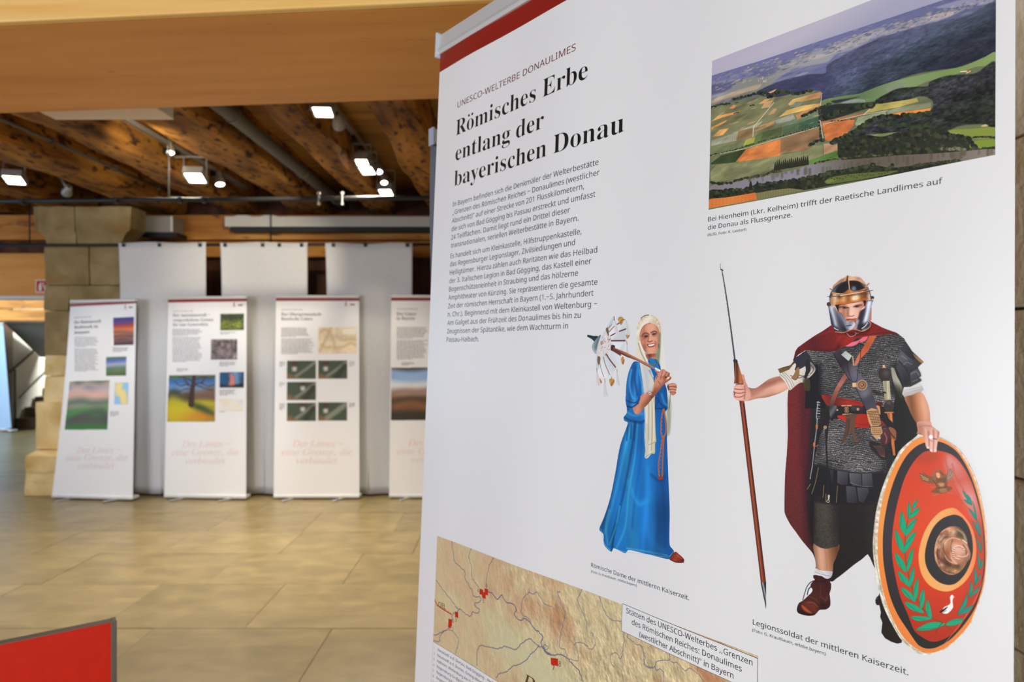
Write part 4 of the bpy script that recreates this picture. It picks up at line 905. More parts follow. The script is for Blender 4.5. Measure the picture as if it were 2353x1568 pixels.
    # parasol stick
    p("455,640 480,655 640,715 830,815 960,880 1085,955 1075,968 1000,950 940,918 820,850 640,780 460,695 440,690", (150, 92, 72), smooth=False, grad=((700, 730), (680, 790), [(186, 124, 100), (150, 90, 70), (96, 52, 40)]))
    p("420,620 440,605 475,620 478,650 455,695 420,690 412,660", (66, 44, 46)); p("1085,948 1170,990 1150,1018 1075,970", (236, 226, 218), smooth=False)
    l("1190,1005 1280,1090", 0.1, (220, 210, 200), .1)
    # neck and head
    p("945,760 1090,740 1080,830 1030,860 970,830", (186, 118, 92), grad=((960, 780), (1080, 800), [(130, 76, 58), (206, 140, 112), (190, 124, 98)]))
    p("935,720 1000,745 1095,735 1085,765 1010,790 950,770", (96, 52, 42), .8, soft=2.5)
    p("975,825 1080,822 1150,900 1160,970 1080,980 1000,930", (34, 116, 184)); l("990,850 1040,895 1090,905 1105,860", 1.6, (60, 52, 44), .9); l("1010,880 1060,905 1095,890", 1.0, (180, 140, 90), .8)
    l("1085,825 1130,900 1160,990", 2.0, (20, 44, 76), .8, soft=1)
    hood = "995,155 930,160 870,200 830,270 810,350 800,450 805,530 830,600 850,560 855,460 900,340 970,280 1050,275 1110,320 1150,420 1170,430 1165,330 1140,250 1090,190 1040,160"
    p(hood, (222, 208, 186), grad=((900, 200), (1000, 330), [(236, 226, 208), (206, 190, 166)]))
    c.setclip(hood)
    rng = np.random.RandomState(9)
    for k in range(9):
        a = 3.35 + k * .32; x, y = 1000 + 150 * math.cos(a), 400 + 215 * math.sin(a); nx, ny = math.cos(a), math.sin(a)
        p(np.array([[x, y], [x + 34 * nx + 14 * ny, y + 34 * ny - 14 * nx], [x + 40 * nx, y + 44 * ny], [x + 12 * nx - 12 * ny, y + 14 * ny + 12 * nx]]), [(110, 104, 84), (150, 136, 110), (84, 80, 64)][k % 3], .75, soft=1.6)
        l(np.array([[x - 10 * nx, y - 10 * ny], [x + 30 * nx + 8, y + 34 * ny]]), 2.4, (246, 238, 224), .7, soft=1.5)
    c.setclip()
    l("985,157 920,170 870,205", 1.6, (60, 54, 46), .8, soft=.6)
    face = "1010,278 940,300 890,345 862,410 850,480 860,560 890,640 930,710 990,738 1060,735 1105,700 1135,620 1148,530 1145,430 1120,340 1070,290"
    p(face, (206, 140, 112), grad=((860, 500), (1145, 480), [(170, 104, 80), (214, 148, 120), (222, 160, 134), (210, 146, 118), (176, 112, 88)]))
    c.setclip(face)
    p("900,350 980,300 1060,300 1090,360 1000,400 920,420", (232, 172, 148), .6, soft=5)
    l("880,480 910,440 950,432 985,450", 3.0, (104, 66, 54), .85, soft=1.4); l("1020,425 1060,405 1090,408 1105,425", 3.0, (98, 62, 50), .85, soft=1.4)
    p("900,490 940,465 985,475 975,500 920,505", (130, 80, 64), .8, soft=2); p("1030,460 1060,440 1100,445 1095,465 1050,475", (124, 76, 60), .8, soft=2)
    p("922,492 946,474 970,480 960,490 934,496", (70, 48, 46), soft=.5); p("1042,455 1062,442 1086,447 1072,456 1050,459", (64, 44, 42), soft=.5)
    l("920,480 945,468 975,474", 1.4, (34, 20, 20)); l("1035,448 1062,436 1095,444", 1.4, (34, 20, 20))
    p("985,470 1020,460 1045,520 1040,545 1000,560 970,550", (224, 160, 134), .8, soft=2); l("985,470 975,530 968,550", 2.4, (140, 84, 66), .8, soft=1.6); l("970,552 1000,562 1040,545", 1.8, (120, 62, 50), .9, soft=.8)
    p("955,600 1000,595 1075,580 1078,605 1050,640 1000,645 970,625", (130, 48, 44)); p("975,608 1020,598 1072,590 1060,612 1010,626 985,622", (246, 240, 236)); l("980,635 1020,640 1060,622", 2.2, (176, 84, 72), soft=.8)
    l("930,560 925,610 945,650", 2.0, (150, 90, 72), .8, soft=1.6); l("1075,545 1095,580 1085,630", 2.0, (150, 90, 70), .8, soft=1.6); l("895,520 880,540", 2, (160, 100, 80), .6, soft=1.5)
    p("890,540 930,540 930,590 900,600", (232, 168, 140), .6, soft=3); p("1070,500 1110,500 1110,550 1080,550", (236, 176, 150), .6, soft=3); p("990,660 1050,650 1060,690 1000,700", (222, 158, 132), .5, soft=3)
    p("862,560 900,640 950,715 930,720 880,650", (140, 84, 64), .6, soft=3)
    c.setclip()
    l("1010,278 940,300 890,345 862,410 850,480", 1.4, (140, 104, 74), .8); l("1100,350 1140,410 1160,450", 3.0, (190, 140, 96), .8, soft=1)
    l("1135,600 1138,660", 2.4, (70, 70, 60)); p("1140,440 1170,430 1165,560 1150,760 1130,900 1100,820 1120,700 1140,600", (120, 134, 110), .85, soft=1.5)
    p("1180,400 1215,700 1245,1000 1200,1010 1165,960 1170,600", (224, 222, 214), .9, soft=1.0)
    p("805,520 850,560 880,680 950,830 1000,990 960,960 900,880 830,840 800,780 815,640", (222, 212, 192), soft=.8); l("830,580 870,720 950,880", 2.2, (140, 132, 108), .8, soft=1.2); l("850,560 890,680 960,850 1050,1080", 2.6, (240, 236, 224), .8, soft=1.2)
    p("860,840 960,940 1050,1080 1060,1180 1040,1300 960,1320 910,1330 890,1150", (206, 204, 198), .85, soft=2, grad=((880, 1100), (1050, 1080), [(190, 196, 204), (222, 214, 196)]))
    p("455,640 480,655 640,715 830,815 960,880 1085,955 1075,968 1000,950 940,918 820,850 640,780 460,695 440,690", (150, 92, 72), smooth=False, grad=((700, 730), (680, 790), [(186, 124, 100), (150, 90, 70), (96, 52, 40)]))
    p("1085,945 1172,988 1158,1020 1075,968", (238, 228, 220), smooth=False)
    p("1120,1040 1150,1010 1200,975 1240,1000 1235,1040 1190,1080 1140,1080", (208, 142, 116), soft=.8); l("1190,1000 1180,1050 1160,1090", 1.6, (140, 80, 62), .8, soft=.8); l("1150,1010 1195,977 1240,1000", 1.2, (150, 90, 70), .6, soft=.6)
    return c
def paint_landscape():
    c = Canvas((0.5710, 0.8470, 0.195, 0.378), 3000, on_sheet, back=(96, 104, 84))
    p, l, d = c.poly, c.line, c.dot
    N = (1600, 0, 2.8); c.crop(*N)
    ALL = "40,-700 2000,-700 2000,1400 40,1400"
    p(ALL, (180, 172, 190), smooth=False, grad=((900, -300), (1050, 180), [(178, 172, 192), (180, 176, 192), (160, 160, 184)]))
    # hazy far land: everything below the horizon line
    p("60,500 400,395 800,262 1200,130 1560,10 2000,-130 2000,1400 60,1400", (104, 106, 150), smooth=False, grad=((900, 230), (1100, 700), [(100, 102, 142), (84, 88, 122), (70, 80, 84)]))
    p("60,700 420,610 800,580 1925,330 1925,1400 60,1400", (104, 112, 80), smooth=False, soft=2)
    rng = np.random.RandomState(7)
    for k in range(420):
        x = rng.uniform(60, 1900); o = 12 + 190 * rng.rand() ** 1.3; y = 500 - (x - 60) * .335 + o; w = rng.uniform(14, 70) * (.4 + o / 130); h = rng.uniform(1.2, 4.5) * (.5 + o / 130)
        p(np.array([[x, y], [x + w * .5, y - w * .17 - h], [x + w, y - w * .34], [x + w * .5, y - w * .17 + h * .6]]), [(140, 142, 164), (168, 158, 164), (84, 86, 126), (122, 126, 142), (74, 78, 116), (96, 98, 138)][k % 6], .7, soft=.7)
    # left plain
    p("90,620 100,560 250,520 420,470 700,350 860,300 1010,240 1180,180 1240,205 1120,260 1000,320 900,350 840,400 640,440 560,480 440,580 380,600 240,640 90,700", (132, 134, 136), soft=1.5, grad=((100, 640), (1100, 250), [(126, 128, 112), (150, 148, 150), (150, 150, 164)]))
    for q, cc in (("430,450 640,400 860,350 850,395 640,430 540,440", (150, 152, 150)), ("720,370 860,330 1010,270 960,310 780,380", (186, 176, 170)), ("1010,250 1180,205 1130,240 1020,290", (170, 164, 170)), ("1250,200 1420,120 1600,80 1700,70 1600,120 1400,175 1240,225", (160, 152, 164)),
                  ("1480,110 1660,70 1640,100 1480,140", (200, 176, 164)), ("100,540 200,515 220,530 110,560", (150, 150, 160)), ("90,650 240,590 420,540 400,570 240,620 95,670", (186, 160, 130)), ("1540,50 1700,0 1900,-40 1900,20 1700,45", (150, 146, 176)), ("1840,45 1920,20 1920,35 1850,60", (196, 180, 176))):
        p(q, cc, .85, soft=1)
    p("380,440 520,430 540,450 430,500 370,480", (86, 86, 128), .8, soft=1.5); p("100,545 230,530 220,570 100,610", (74, 76, 116), .9, soft=1.5)
    for k in range(520):
        x = rng.uniform(90, 1900); c0 = 545 - (x - 90) * .31; y = c0 + rng.uniform(-45, 60) * (1 - (x - 90) / 3000); w = rng.uniform(10, 44); h = rng.uniform(1.5, 6)
        p(np.array([[x, y], [x + w * .6, y - w * .22 - h], [x + w, y - w * .3], [x + w * .4, y - w * .1 + h * .7]]), [(150, 150, 152), (176, 162, 150), (84, 88, 118), (126, 132, 120), (74, 80, 104), (190, 172, 150), (112, 122, 110)][k % 7], .75, soft=.5)
    for k in range(26): d(400 + rng.rand() * 60, 505 + rng.rand() * 40 - 10, 3, [(196, 160, 150), (230, 226, 220), (150, 120, 120)][k % 3], .9)
    for k in range(30): d(460 + k * 9 + rng.rand() * 5, 500 - k * 2.8 + rng.rand() * 8, 2, (216, 206, 200), .7)
    # large forest
    big = "390,590 520,530 720,480 830,470 840,420 960,350 1080,290 1200,240 1400,180 1600,130 1750,100 1930,20 1930,330 1850,370 1700,430 1560,450 1400,480 1280,520 1160,560 1060,600 930,660 860,665 800,670 800,590 740,585 620,600 520,640 470,630 400,610"
    p(big, (58, 62, 84), soft=.8, grad=((1200, 180), (1350, 520), [(82, 88, 116), (60, 70, 84), (48, 52, 64)]))
    c.grain(big, .28, .10, .3, 51, ang=-.05); c.grain(big, .3, .02, .05, 52, ang=-.1)
    c.setclip(big); p("390,600 840,460 900,520 800,680 380,660", (60, 62, 92), .6, soft=8); l("1000,640 1160,566 1500,470 1920,340", 7, (36, 36, 56), .6, soft=5); c.setclip()
    # green strip and second forest
    p("800,650 930,620 1060,600 1160,560 1300,515 1500,470 1700,430 1850,370 1925,335 1925,420 1800,430 1640,490 1500,520 1320,600 1180,640 1050,670 900,680 800,690", (110, 134, 88), grad=((850, 660), (1900, 380), [(96, 120, 82), (130, 150, 108), (118, 142, 86), (130, 150, 92)]))
    p("1225,560 1330,530 1320,590 1240,600", (130, 140, 120), .8); p("930,665 970,645 1080,640 1080,670 990,670", (150, 156, 146), .8)
    l("1180,645 1240,600 1340,575", 2.0, (230, 214, 196)); l("1700,462 1760,458 1740,470", 2.2, (236, 220, 196)); d(1750, 456, 9, (170, 90, 60), .9)
    f2 = "1150,650 1230,600 1300,570 1400,560 1490,555 1500,530 1600,490 1700,480 1800,470 1925,400 1925,820 1850,800 1700,810 1600,850 1500,840 1400,870 1200,860 1040,880 980,900 900,920 960,870 1100,780 1200,740 1300,740 1500,715 1520,650 1430,620 1280,680 1200,670"
    p(f2, (46, 50, 46), soft=.8, grad=((1500, 520), (1600, 840), [(54, 54, 60), (44, 48, 44), (40, 44, 36)]))
    c.grain(f2, .6, .11, .2, 61); c.grain(f2, .4, .02, .04, 62)
    p("870,650 1000,630 1060,620 900,665", (50, 54, 66), soft=1); p("800,700 900,670 1060,665 1170,655 1140,680 1000,730 850,775 800,775", (44, 50, 48), soft=.8)
    # fields
    FL = (("95,700 130,690 270,680 420,620 520,625 700,590 800,585 800,660 700,730 560,800 350,900 95,960", (116, 116, 84)),
          ("430,610 520,570 500,590 440,615", (214, 150, 100)), ("590,670 620,640 720,612 700,650 600,680", (200, 166, 104)), ("600,690 640,655 690,655 660,690", (130, 136, 120)), ("700,650 720,612 805,590 800,630", (206, 150, 104)),
          ("530,755 580,710 680,680 800,665 790,690 620,730", (212, 172, 102)), ("400,670 440,640 480,635 440,665", (206, 150, 108)), ("415,700 440,660 500,640 470,690", (180, 150, 104)), ("455,745 500,700 520,700 500,730", (170, 134, 100)),
          ("100,780 140,745 280,715 260,730 160,760", (226, 154, 84)), ("95,820 200,770 190,785 100,835", (222, 148, 80)), ("105,880 150,835 210,825 170,870", (216, 156, 92)), ("210,700 240,675 260,680 240,700", (206, 140, 90)), ("325,665 345,650 352,660 330,668", (206, 150, 104)),
          ("95,905 270,850 260,905 95,940", (150, 150, 128)), ("225,860 430,780 380,830 370,850", (150, 152, 128)), ("270,845 370,820 355,880 260,905", (134, 108, 76)), ("380,820 510,775 500,800 370,850", (176, 130, 92)), ("510,775 620,730 640,770 510,800", (144, 148, 132)),
          ("560,800 620,770 790,720 785,790 640,830", (104, 122, 96)), ("655,840 660,790 785,750 785,810", (66, 92, 74)), ("640,740 700,710 800,680 790,705 650,770", (176, 126, 84)), ("550,870 560,810 660,790 650,845", (84, 104, 76)),
          ("410,910 430,850 555,815 545,870", (80, 92, 60)), ("290,960 400,860 430,850 400,930", (96, 110, 64)), ("300,940 320,900 380,880 370,920", (150, 150, 70)),
          ("95,1050 160,1000 320,960 250,1045 95,1060", (58, 72, 44)), ("255,1042 320,960 420,930 545,895 540,1000 400,1030", (214, 130, 72)), ("540,1000 545,895 680,845 805,820 800,900 700,970 560,985", (150, 116, 84)),
          ("95,1180 90,1110 130,1060 250,1045 400,1025 540,1000 700,970 760,940 815,935 815,1000 700,1040 500,1080 380,1130 200,1160", (130, 132, 94)),
          ("820,925 905,920 910,970 820,995", (176, 136, 104)), ("800,780 1000,740 1100,715 1060,745 810,805", (160, 108, 74)), ("810,805 1025,760 1010,810 960,870 845,910 830,900", (196, 112, 66)),
          ("1020,800 1040,755 1220,715 1220,740 1100,790 1030,810", (146, 156, 124)), ("1075,735 1140,675 1420,632 1430,655 1300,690 1110,725", (176, 162, 92)), ("1230,715 1300,690 1510,660 1510,690 1230,735", (134, 138, 110)), ("1240,738 1300,725 1510,695 1505,712 1260,750", (226, 140, 66)),
          ("900,910 1100,870 1380,840 1300,860 1100,890 900,915", (126, 136, 90)), ("720,1060 730,1035 900,970 930,1015 800,1045", (84, 120, 56)))
    for q, cc in FL: p(q, cc, smooth=False, soft=.25)
    for k in range(46):
        x = rng.uniform(100, 780); y = 690 + (x - 100) * -.06 + rng.uniform(-40, 190); w = rng.uniform(24, 80); h = rng.uniform(5, 16); sl = -.3 + rng.uniform(-.05, .05)
        p(np.array([[x, y], [x + w, y + w * sl], [x + w - 12, y + w * sl + h], [x - 12, y + h]]), [(176, 140, 92), (126, 132, 100), (150, 150, 124), (96, 108, 70), (196, 156, 104), (110, 112, 78)][k % 6], .55, smooth=False, soft=.3)
    c.setclip("255,1042 320,960 420,930 545,895 540,1000 400,1030", False)
    for k in range(24): l(np.array([[250 + k * 13., 1050.], [330 + k * 11., 900.]]), .9, (176, 96, 48), .5)
    c.setclip("95,1180 90,1110 130,1060 250,1045 400,1025 540,1000 700,970 760,940 815,935 815,1000 700,1040 500,1080 380,1130 200,1160", False)
    for k in range(60): l(np.array([[90 + k * 13., 1180.], [130 + k * 12.5, 940.]]), .7, (106, 110, 76), .5)
    c.setclip("95,905 270,850 260,905 95,940", False)
    for k in range(14): l(np.array([[100 + k * 13., 940.], [110 + k * 12.5, 850.]]), .8, (122, 122, 104), .5)
    c.setclip("540,1000 545,895 680,845 805,820 800,900 700,970 560,985", False)
    for k in range(8): d(570 + k * 26, 950 - k * 8, 16, (96, 80, 54), .7, soft=4, ry=10)
    c.setclip()
    c.grain("95,600 860,560 930,1000 400,1160 90,1180", .25, .02, .06, 71, ang=-.2, smooth=False); c.grain("780,640 1520,620 1500,900 800,920", .2, .03, .05, 72, smooth=False)
    for q, w in (("365,880 366,820 500,660", 1.6), ("100,1000 300,960 640,860 790,815 792,700", 1.3), ("815,800 1060,740 1230,712", 1.3), ("1078,738 1142,678", 1.6), ("808,600 800,670 795,760 815,890", 1.5)): l(q, w, (222, 206, 190), .85, smooth=False)
    DG = (38, 44, 38)
    def trees(pp, r, n, seed, cols=((40, 46, 38), (54, 62, 46), (30, 34, 32), (66, 74, 50))):
        rg = np.random.RandomState(seed); P = catmull(pts(pp), False, 8); s_ = np.linspace(0, len(P) - 1.01, n)
        for k, t in enumerate(s_):
            i = int(t); q = P[i] + (P[i + 1] - P[i]) * (t - i); rr = r * rg.uniform(.5, 1.15)
            d(q[0] + rg.uniform(-r, r) * .5, q[1] + rg.uniform(-r, r) * .35, rr, cols[rg.randint(len(cols))], .95, ry=rr * .75)
    trees("240,640 320,620 420,600 470,610", 12, 40, 1); trees("470,625 540,590 640,600 740,585", 14, 50, 2); trees("680,750 760,710 860,670", 11, 40, 3); trees("95,690 150,675 215,665", 8, 24, 4); trees("345,682 372,676", 5, 6, 5); trees("245,730 270,722", 5, 6, 6); trees("250,665 268,660", 5, 5, 7)
    trees("90,1000 230,968 400,915 550,875 780,815", 6, 60, 8); trees("790,690 790,780 798,860 805,900", 7, 36, 9); trees("735,935 780,905 825,900", 12, 20, 10); trees("860,780 940,775 1020,765", 5, 20, 33)
    p("800,690 900,690 1000,665 1130,660 1140,680 1000,730 850,775 800,775", (40, 48, 46), .7, soft=1)
    trees("820,760 920,720 1040,690 1130,675", 20, 60, 41)
    fr = "915,1010 910,960 920,900 1000,890 1100,870 1200,880 1300,850 1500,830 1600,830 1620,860 1700,880 1760,900 1780,960 1700,980 1500,990 1300,1000 1100,1020 960,1035"
    p(fr, (44, 48, 38)); c.setclip(fr)
    rg = np.random.RandomState(12)
    for k in range(420):
        x = rg.uniform(900, 1790); y = rg.uniform(840, 1040); r = rg.uniform(6, 17); d(x, y, r, [(38, 44, 34), (58, 62, 46), (30, 32, 30), (72, 74, 54), (46, 54, 38)][rg.randint(5)], .7, ry=r * .8, soft=.4)
    c.setclip()
    # trees behind, lighter meadow on the right
    trees("880,915 960,880 1040,840 1150,760 1280,750 1500,730", 18, 120, 13); trees("1180,800 1300,800 1420,820 1500,800", 14, 60, 14, ((58, 74, 44), (44, 56, 40)))
    p("1600,860 1640,835 1760,830 1925,820 1925,880 1800,895 1700,870", (128, 140, 62)); p("1620,860 1680,860 1760,890 1700,885", (196, 176, 110), .8, soft=1.5); p("1760,950 1780,910 1925,900 1925,950 1850,960", (120, 140, 52)); p("1830,815 1860,800 1875,812", (206, 180, 120))
    trees("1600,860 1700,880 1760,900 1790,960", 16, 50, 15); trees("1780,885 1850,880 1925,885", 8, 40, 16); trees("1570,965 1660,955 1720,965", 14, 30, 17, ((90, 92, 66), (120, 118, 90), (56, 60, 44))); trees("1800,965 1925,950", 12, 30, 18)
    # river
    riv = "90,1240 90,1200 220,1165 380,1145 500,1125 640,1090 740,1060 860,1045 940,1030 1100,1018 1300,1000 1500,990 1700,975 1925,960 1925,1015 1800,1025 1640,1045 1400,1070 1240,1085 1100,1080 960,1100 840,1110 700,1150 560,1160 420,1185 300,1225 200,1230"
    p(riv, (128, 120, 124), grad=((100, 1200), (1900, 990), [(130, 126, 138), (134, 130, 142), (96, 88, 76), (104, 94, 82), (134, 124, 116)])); c.setclip(riv)
    for k in range(60):
        x = rg.uniform(100, 1900); y = 1165 - (x - 100) * .11 + rg.uniform(-25, 0); l(np.array([[x, y], [x + rg.uniform(-2, 2), y + rg.uniform(14, 40)]]), rg.uniform(3, 9), (84, 78, 62), .5, soft=2.5)
    c.setclip()
    trees("90,1175 200,1180 300,1150 420,1130 500,1105 540,1100", 12, 60, 19, ((60, 62, 44), (44, 46, 34), (80, 80, 56)))
    for k in range(17):
        x = 508 + k * 13; y = 1095 - k * 2.2; h = 36 + (k % 3) * 5; p(np.array([[x - 8, y], [x - 7, y - h * .6], [x, y - h - 18], [x + 7, y - h * .6], [x + 8, y]]), (40, 42, 32)); l(np.array([[x + 3, y - h], [x + 4, y - 5]]), 1.2, (84, 84, 56), .6)
    trees("760,1050 860,1030 930,1020 1060,1005 1250,995", 8, 60, 20, ((70, 72, 50), (96, 96, 66), (44, 48, 34)))
    # near bank
    nb = "60,1300 90,1225 200,1225 330,1215 420,1190 560,1175 700,1150 820,1125 840,1100 960,1090 1140,1065 1250,1080 1400,1065 1640,1030 1720,1045 1400,1110 1000,1170 680,1225 400,1240 60,1330"
    p(nb, (44, 48, 34)); c.setclip(nb)
    for k in range(520):
        x = rg.uniform(70, 1720); y = 1290 - x * .13 + rg.uniform(-75, 25); r = rg.uniform(5, 15); d(x, y, r, [(34, 38, 28), (52, 56, 38), (28, 30, 26), (70, 72, 46), (46, 52, 34)][rg.randint(5)], .75, ry=r * .8, soft=.4)
    c.setclip()
    trees("90,1240 200,1225 330,1215 420,1190 560,1170 700,1150 820,1125", 15, 70, 21); trees("830,1120 960,1095 1140,1065", 16, 40, 22); trees("1240,1080 1270,1060", 12, 8, 23); trees("1400,1065 1560,1045 1690,1030", 11, 50, 24, ((60, 64, 42), (80, 84, 54), (44, 48, 34)))
    for x in (350, 393): p(np.array([[x - 8, 1215], [x - 9, 1190], [x, 1165], [x + 9, 1190], [x + 8, 1215]]), (38, 40, 32))
    p("830,1165 870,1140 1000,1120 1200,1105 1300,1100 1200,1130 1000,1165 840,1185", (92, 104, 54)); p("830,1165 880,1150 900,1160 850,1180", (112, 126, 60))
    for k in range(22): d(870 + k * 18, 1150 - k * 2 + rg.uniform(-12, 12), 7, (66, 76, 44), .9, ry=5)
    p("60,1310 90,1280 200,1270 380,1240 392,1285 70,1345", (206, 120, 60), smooth=False, grad=((80, 1320), (390, 1260), [(214, 128, 66), (206, 110, 50)])); p("382,1245 480,1225 600,1212 690,1222 560,1250 395,1285", (122, 118, 78), smooth=False)
    for k in range(16): l(np.array([[400. + k * 16, 1285. - k * 2.6], [392. + k * 17, 1235. - k * 1.2]]), .8, (84, 84, 50), .6)
    for k in range(12): l(np.array([[100. + k * 24, 1335. - k * 4], [104. + k * 24, 1275. - k * 3]]), 1.0, (180, 96, 44), .5)
    # soft aerial haze to the distance
    p("60,500 400,395 800,262 1200,130 1560,10 2000,-130 2000,60 1200,330 800,470 60,660", (140, 142, 172), .22, smooth=False, soft=10)
    return c
def paint_map():
    c = Canvas((0.0525, 0.6650, 0.8455, 1.1600), 1700, on_sheet, back=(205, 188, 148))
    p, l, d = c.poly, c.line, c.dot
    M1 = (960, 1200, 4.261); M2 = (1340, 1280, 5.348)
    Y, X = np.mgrid[0:c.H, 0:c.W].astype(np.float32); x = X / c.W; y = Y / c.H
    # relief: gentle hills in the west, ridges running down to the east
    q = y + .55 * x
    hill = np.clip((x - .28 + .25 * fbm(x * 5, y * 5, 3)) * 1.7, 0, 1) * np.clip(1.35 - abs(y - (.15 + .62 * (x - .2))) * 1.7, 0, 1)
    n1 = fbm(X * .038 + Y * .016, Y * .03 - X * .024, 5, 4); n2 = fbm(X * .10 + Y * .05, Y * .055 - X * .05, 6, 4)
    n3 = fbm(X * .012, Y * .012, 8, 3)
    low = np.array([196, 182, 142.]); tan = np.array([196, 168, 132.]); brn = np.array([164, 118, 86.])
    t1 = np.clip(n3 * 2.4 - .7 + .2 * hill, 0, 1)[..., None]; t2 = np.clip((n3 - .42) * 3.2 * hill, 0, 1)[..., None]
    I = low * (1 - t1) + tan * t1; I = I * (1 - t2) + brn * t2
    valley = np.clip(1 - np.abs(y - (.30 + .9 * (x - .25) + .06 * np.sin(x * 9))) * 5.5, 0, 1) * np.clip((x - .16) * 6, 0, 1)
    g = valley[..., None]; I = I * (1 - g * .85) + np.array([190, 186, 150.]) * g * .85
    sh = (.22 + .8 * hill) * (1 - .85 * valley)
    rel = (np.diff(n1, axis=1, prepend=n1[:, :1]) - np.diff(n1, axis=0, prepend=n1[:1])) * 3.0 + (n2 - .5) * .24
    I = I * (1 + np.clip(rel * sh, -.4, .22)[..., None])
    c.img[:] = np.clip(I, 0, 255)
    c.crop(*M1)
    RV = (96, 98, 122)
    def riv(q, w=1.0, a=.9):
        w *= 1.35
        P = catmull(pts(q), False, 6); rg = np.random.RandomState(int(P[0, 0]) % 97)
        P = P + rg.uniform(-5, 5, P.shape); l(P, w, RV, a, smooth=False)
    riv("330,185 345,300 370,400 460,480 465,550 520,650 545,725 610,735 610,780 560,800 570,830 605,860 585,895 540,880 515,925 470,900 410,855 380,895", 1.0)
    riv("180,570 215,620 300,730 380,840 410,855", .9); riv("525,260 500,330 520,420 535,550 560,590 600,650", .9); riv("745,350 700,430 680,530 675,640", .9)
    riv("690,685 730,700 780,760 820,715 870,790 930,800 965,860 945,910 1005,965 1050,945 1100,985 1150,1060 1180,1070 1225,1130 1205,1180 1225,1230 1260,1280 1330,1305 1395,1300 1470,1340 1510,1390 1580,1460 1610,1560", 1.5, .95)
    riv("150,1105 175,1110 220,1085 300,1045 330,1000 345,900 375,895", 1.2); riv("155,1165 210,1170 220,1120 260,1070", .9); riv("310,1060 345,1070 400,1150 390,1220 370,1290", .9)
    riv("1085,655 1090,690 1035,740 1015,850 1020,900 1100,960 1105,985", .9); riv("1090,690 1130,705 1165,690 1200,740 1240,800 1310,830", .9); riv("1390,680 1370,690 1395,780 1440,880 1430,970 1410,1050 1395,1140 1390,1230 1440,1250 1465,1320", .9)
    riv("1610,655 1590,700 1565,770 1600,860 1640,950 1660,1045", .9); riv("1780,710 1800,800 1830,880 1870,940 1920,970 1995,970", 1.0)
    riv("1250,1260 1275,1230 1240,1200 1230,1250", .9); riv("580,1410 580,1280 620,1210 720,1235 800,1240 860,1220 960,1250 1010,1200 1050,1165 1100,1145 1180,1215 1225,1225", 1.2)
    riv("770,1530 790,1490 870,1470 930,1415 1010,1390 1070,1340 1110,1290 1150,1260 1180,1215", 1.2); riv("1480,1340 1570,1360 1560,1260 1535,1195 1600,1180 1650,1210 1700,1250 1740,1180 1710,1080", .9)
    riv("2015,1085 2020,1170 2000,1290 1985,1340 1940,1285 1890,1300 1890,1370 1920,1420", .9); riv("2050,1095 2060,1130 2140,1200 2190,1210 2210,1300 2225,1400 2300,1425", 1.0)
    riv("1225,1230 1260,1280 1300,1300", 3.0, .8)
    c.crop(*M2)
    riv("1060,1175 1060,1265 980,1270 900,1290 880,1350 800,1365 750,1320 760,1230 740,1150 700,1090", 1.0); riv("1060,1265 1100,1300 1150,1300 1250,1400 1310,1370 1400,1430 1490,1540", 1.0); riv("1415,1350 1400,1420", .9); riv("880,1350 900,1400 940,1380 985,1420 990,1540", 1.0); riv("1620,1450 1640,1520", .8)
    p("1330,1370 1420,1350 1560,1430 1700,1500 1800,1580 1500,1560 1440,1440", (170, 96, 60), .55, soft=5)
    c.crop(*M1)
    # boundary road and site markers
    l("165,760 190,815 240,850 330,905", 2.0, (176, 40, 26), smooth=False)
    for q in ("605,655 640,668 640,690 655,690 655,652 688,662 686,720 664,712 664,752 632,742 630,715 605,705", "365,878 394,886 396,940 367,930", "303,950 335,958 333,1020 326,1020 326,1040 297,1028", "1303,1332 1372,1342 1373,1412 1305,1396"):
        P = pts(q); p(P, (186, 42, 22), smooth=False); l(P, .5, (110, 26, 16), .8, smooth=False, closed=True)
    l("1348,1340 1350,1404", .6, (110, 26, 16), .8, smooth=False)
    return c
# ---------------------------------------------------------------- the room
random.seed(5)
XL, XR, YB, YF = -13.0, 1.28, 8.0, -3.2
ZB, ZC = 3.10, 3.42           # undersides of the beams and of the boards
floor = props(box('floor', XL, XR, YF, 17.0, -.12, -.012, M['grout']), 'stone slab floor of the exhibition hall', 'floor', kind='structure')
rows = [(-3.2 + .65 * k) for k in range(-1, 0)]
ys = [3.80 + d for d in (-5.85, -5.2, -4.55, -3.9, -3.25, -2.6, -1.95, -1.3, -.67)] + [3.80, 4.49, 5.13, 5.74, 6.37, 7.02, 7.70, 8.36, 9.0, 9.7, 10.4, 11.1, 11.8, 12.5]
known = {3.13: [-3.0, -1.99, -1.0, -.1], 3.80: [-3.2, -2.30, -1.49, -.45, .4], 4.49: [-3.1, -2.02, -1.115, -.2], 5.13: [-3.6, -2.65, -1.75, -.75, .2]}
for a, b in zip(ys, ys[1:]):
    xs = None
    for k in known:
        if abs(k - a) < .02: xs = list(known[k])
    xs = xs or [random.uniform(-1.2, -.3)]
    xs.sort()
    lim0 = -6.3 if a < 7.9 else -11.5
    while xs[0] > lim0: xs.insert(0, xs[0] - random.uniform(.75, 1.15))
    lim1 = XR if a < 7.9 else -5.0
    while xs[-1] < lim1: xs.append(min(lim1, xs[-1] + random.uniform(.75, 1.15)))
    for x0, x1 in zip(xs, xs[1:]):
        if x1 - x0 < .1: continue
        if a > 7.9 and x1 > -4.9: continue
        g = .0016; h = random.uniform(-.0012, .0012)
        bm = bmesh.new(); add_box(bm, -(x1 - x0) / 2 + g, (x1 - x0) / 2 - g, -(b - a) / 2 + g, (b - a) / 2 - g, -.012, h)
        o = from_bm('floor_slab', bm, M['slab'], floor); o.location = ((x0 + x1) / 2, (a + b) / 2, 0)

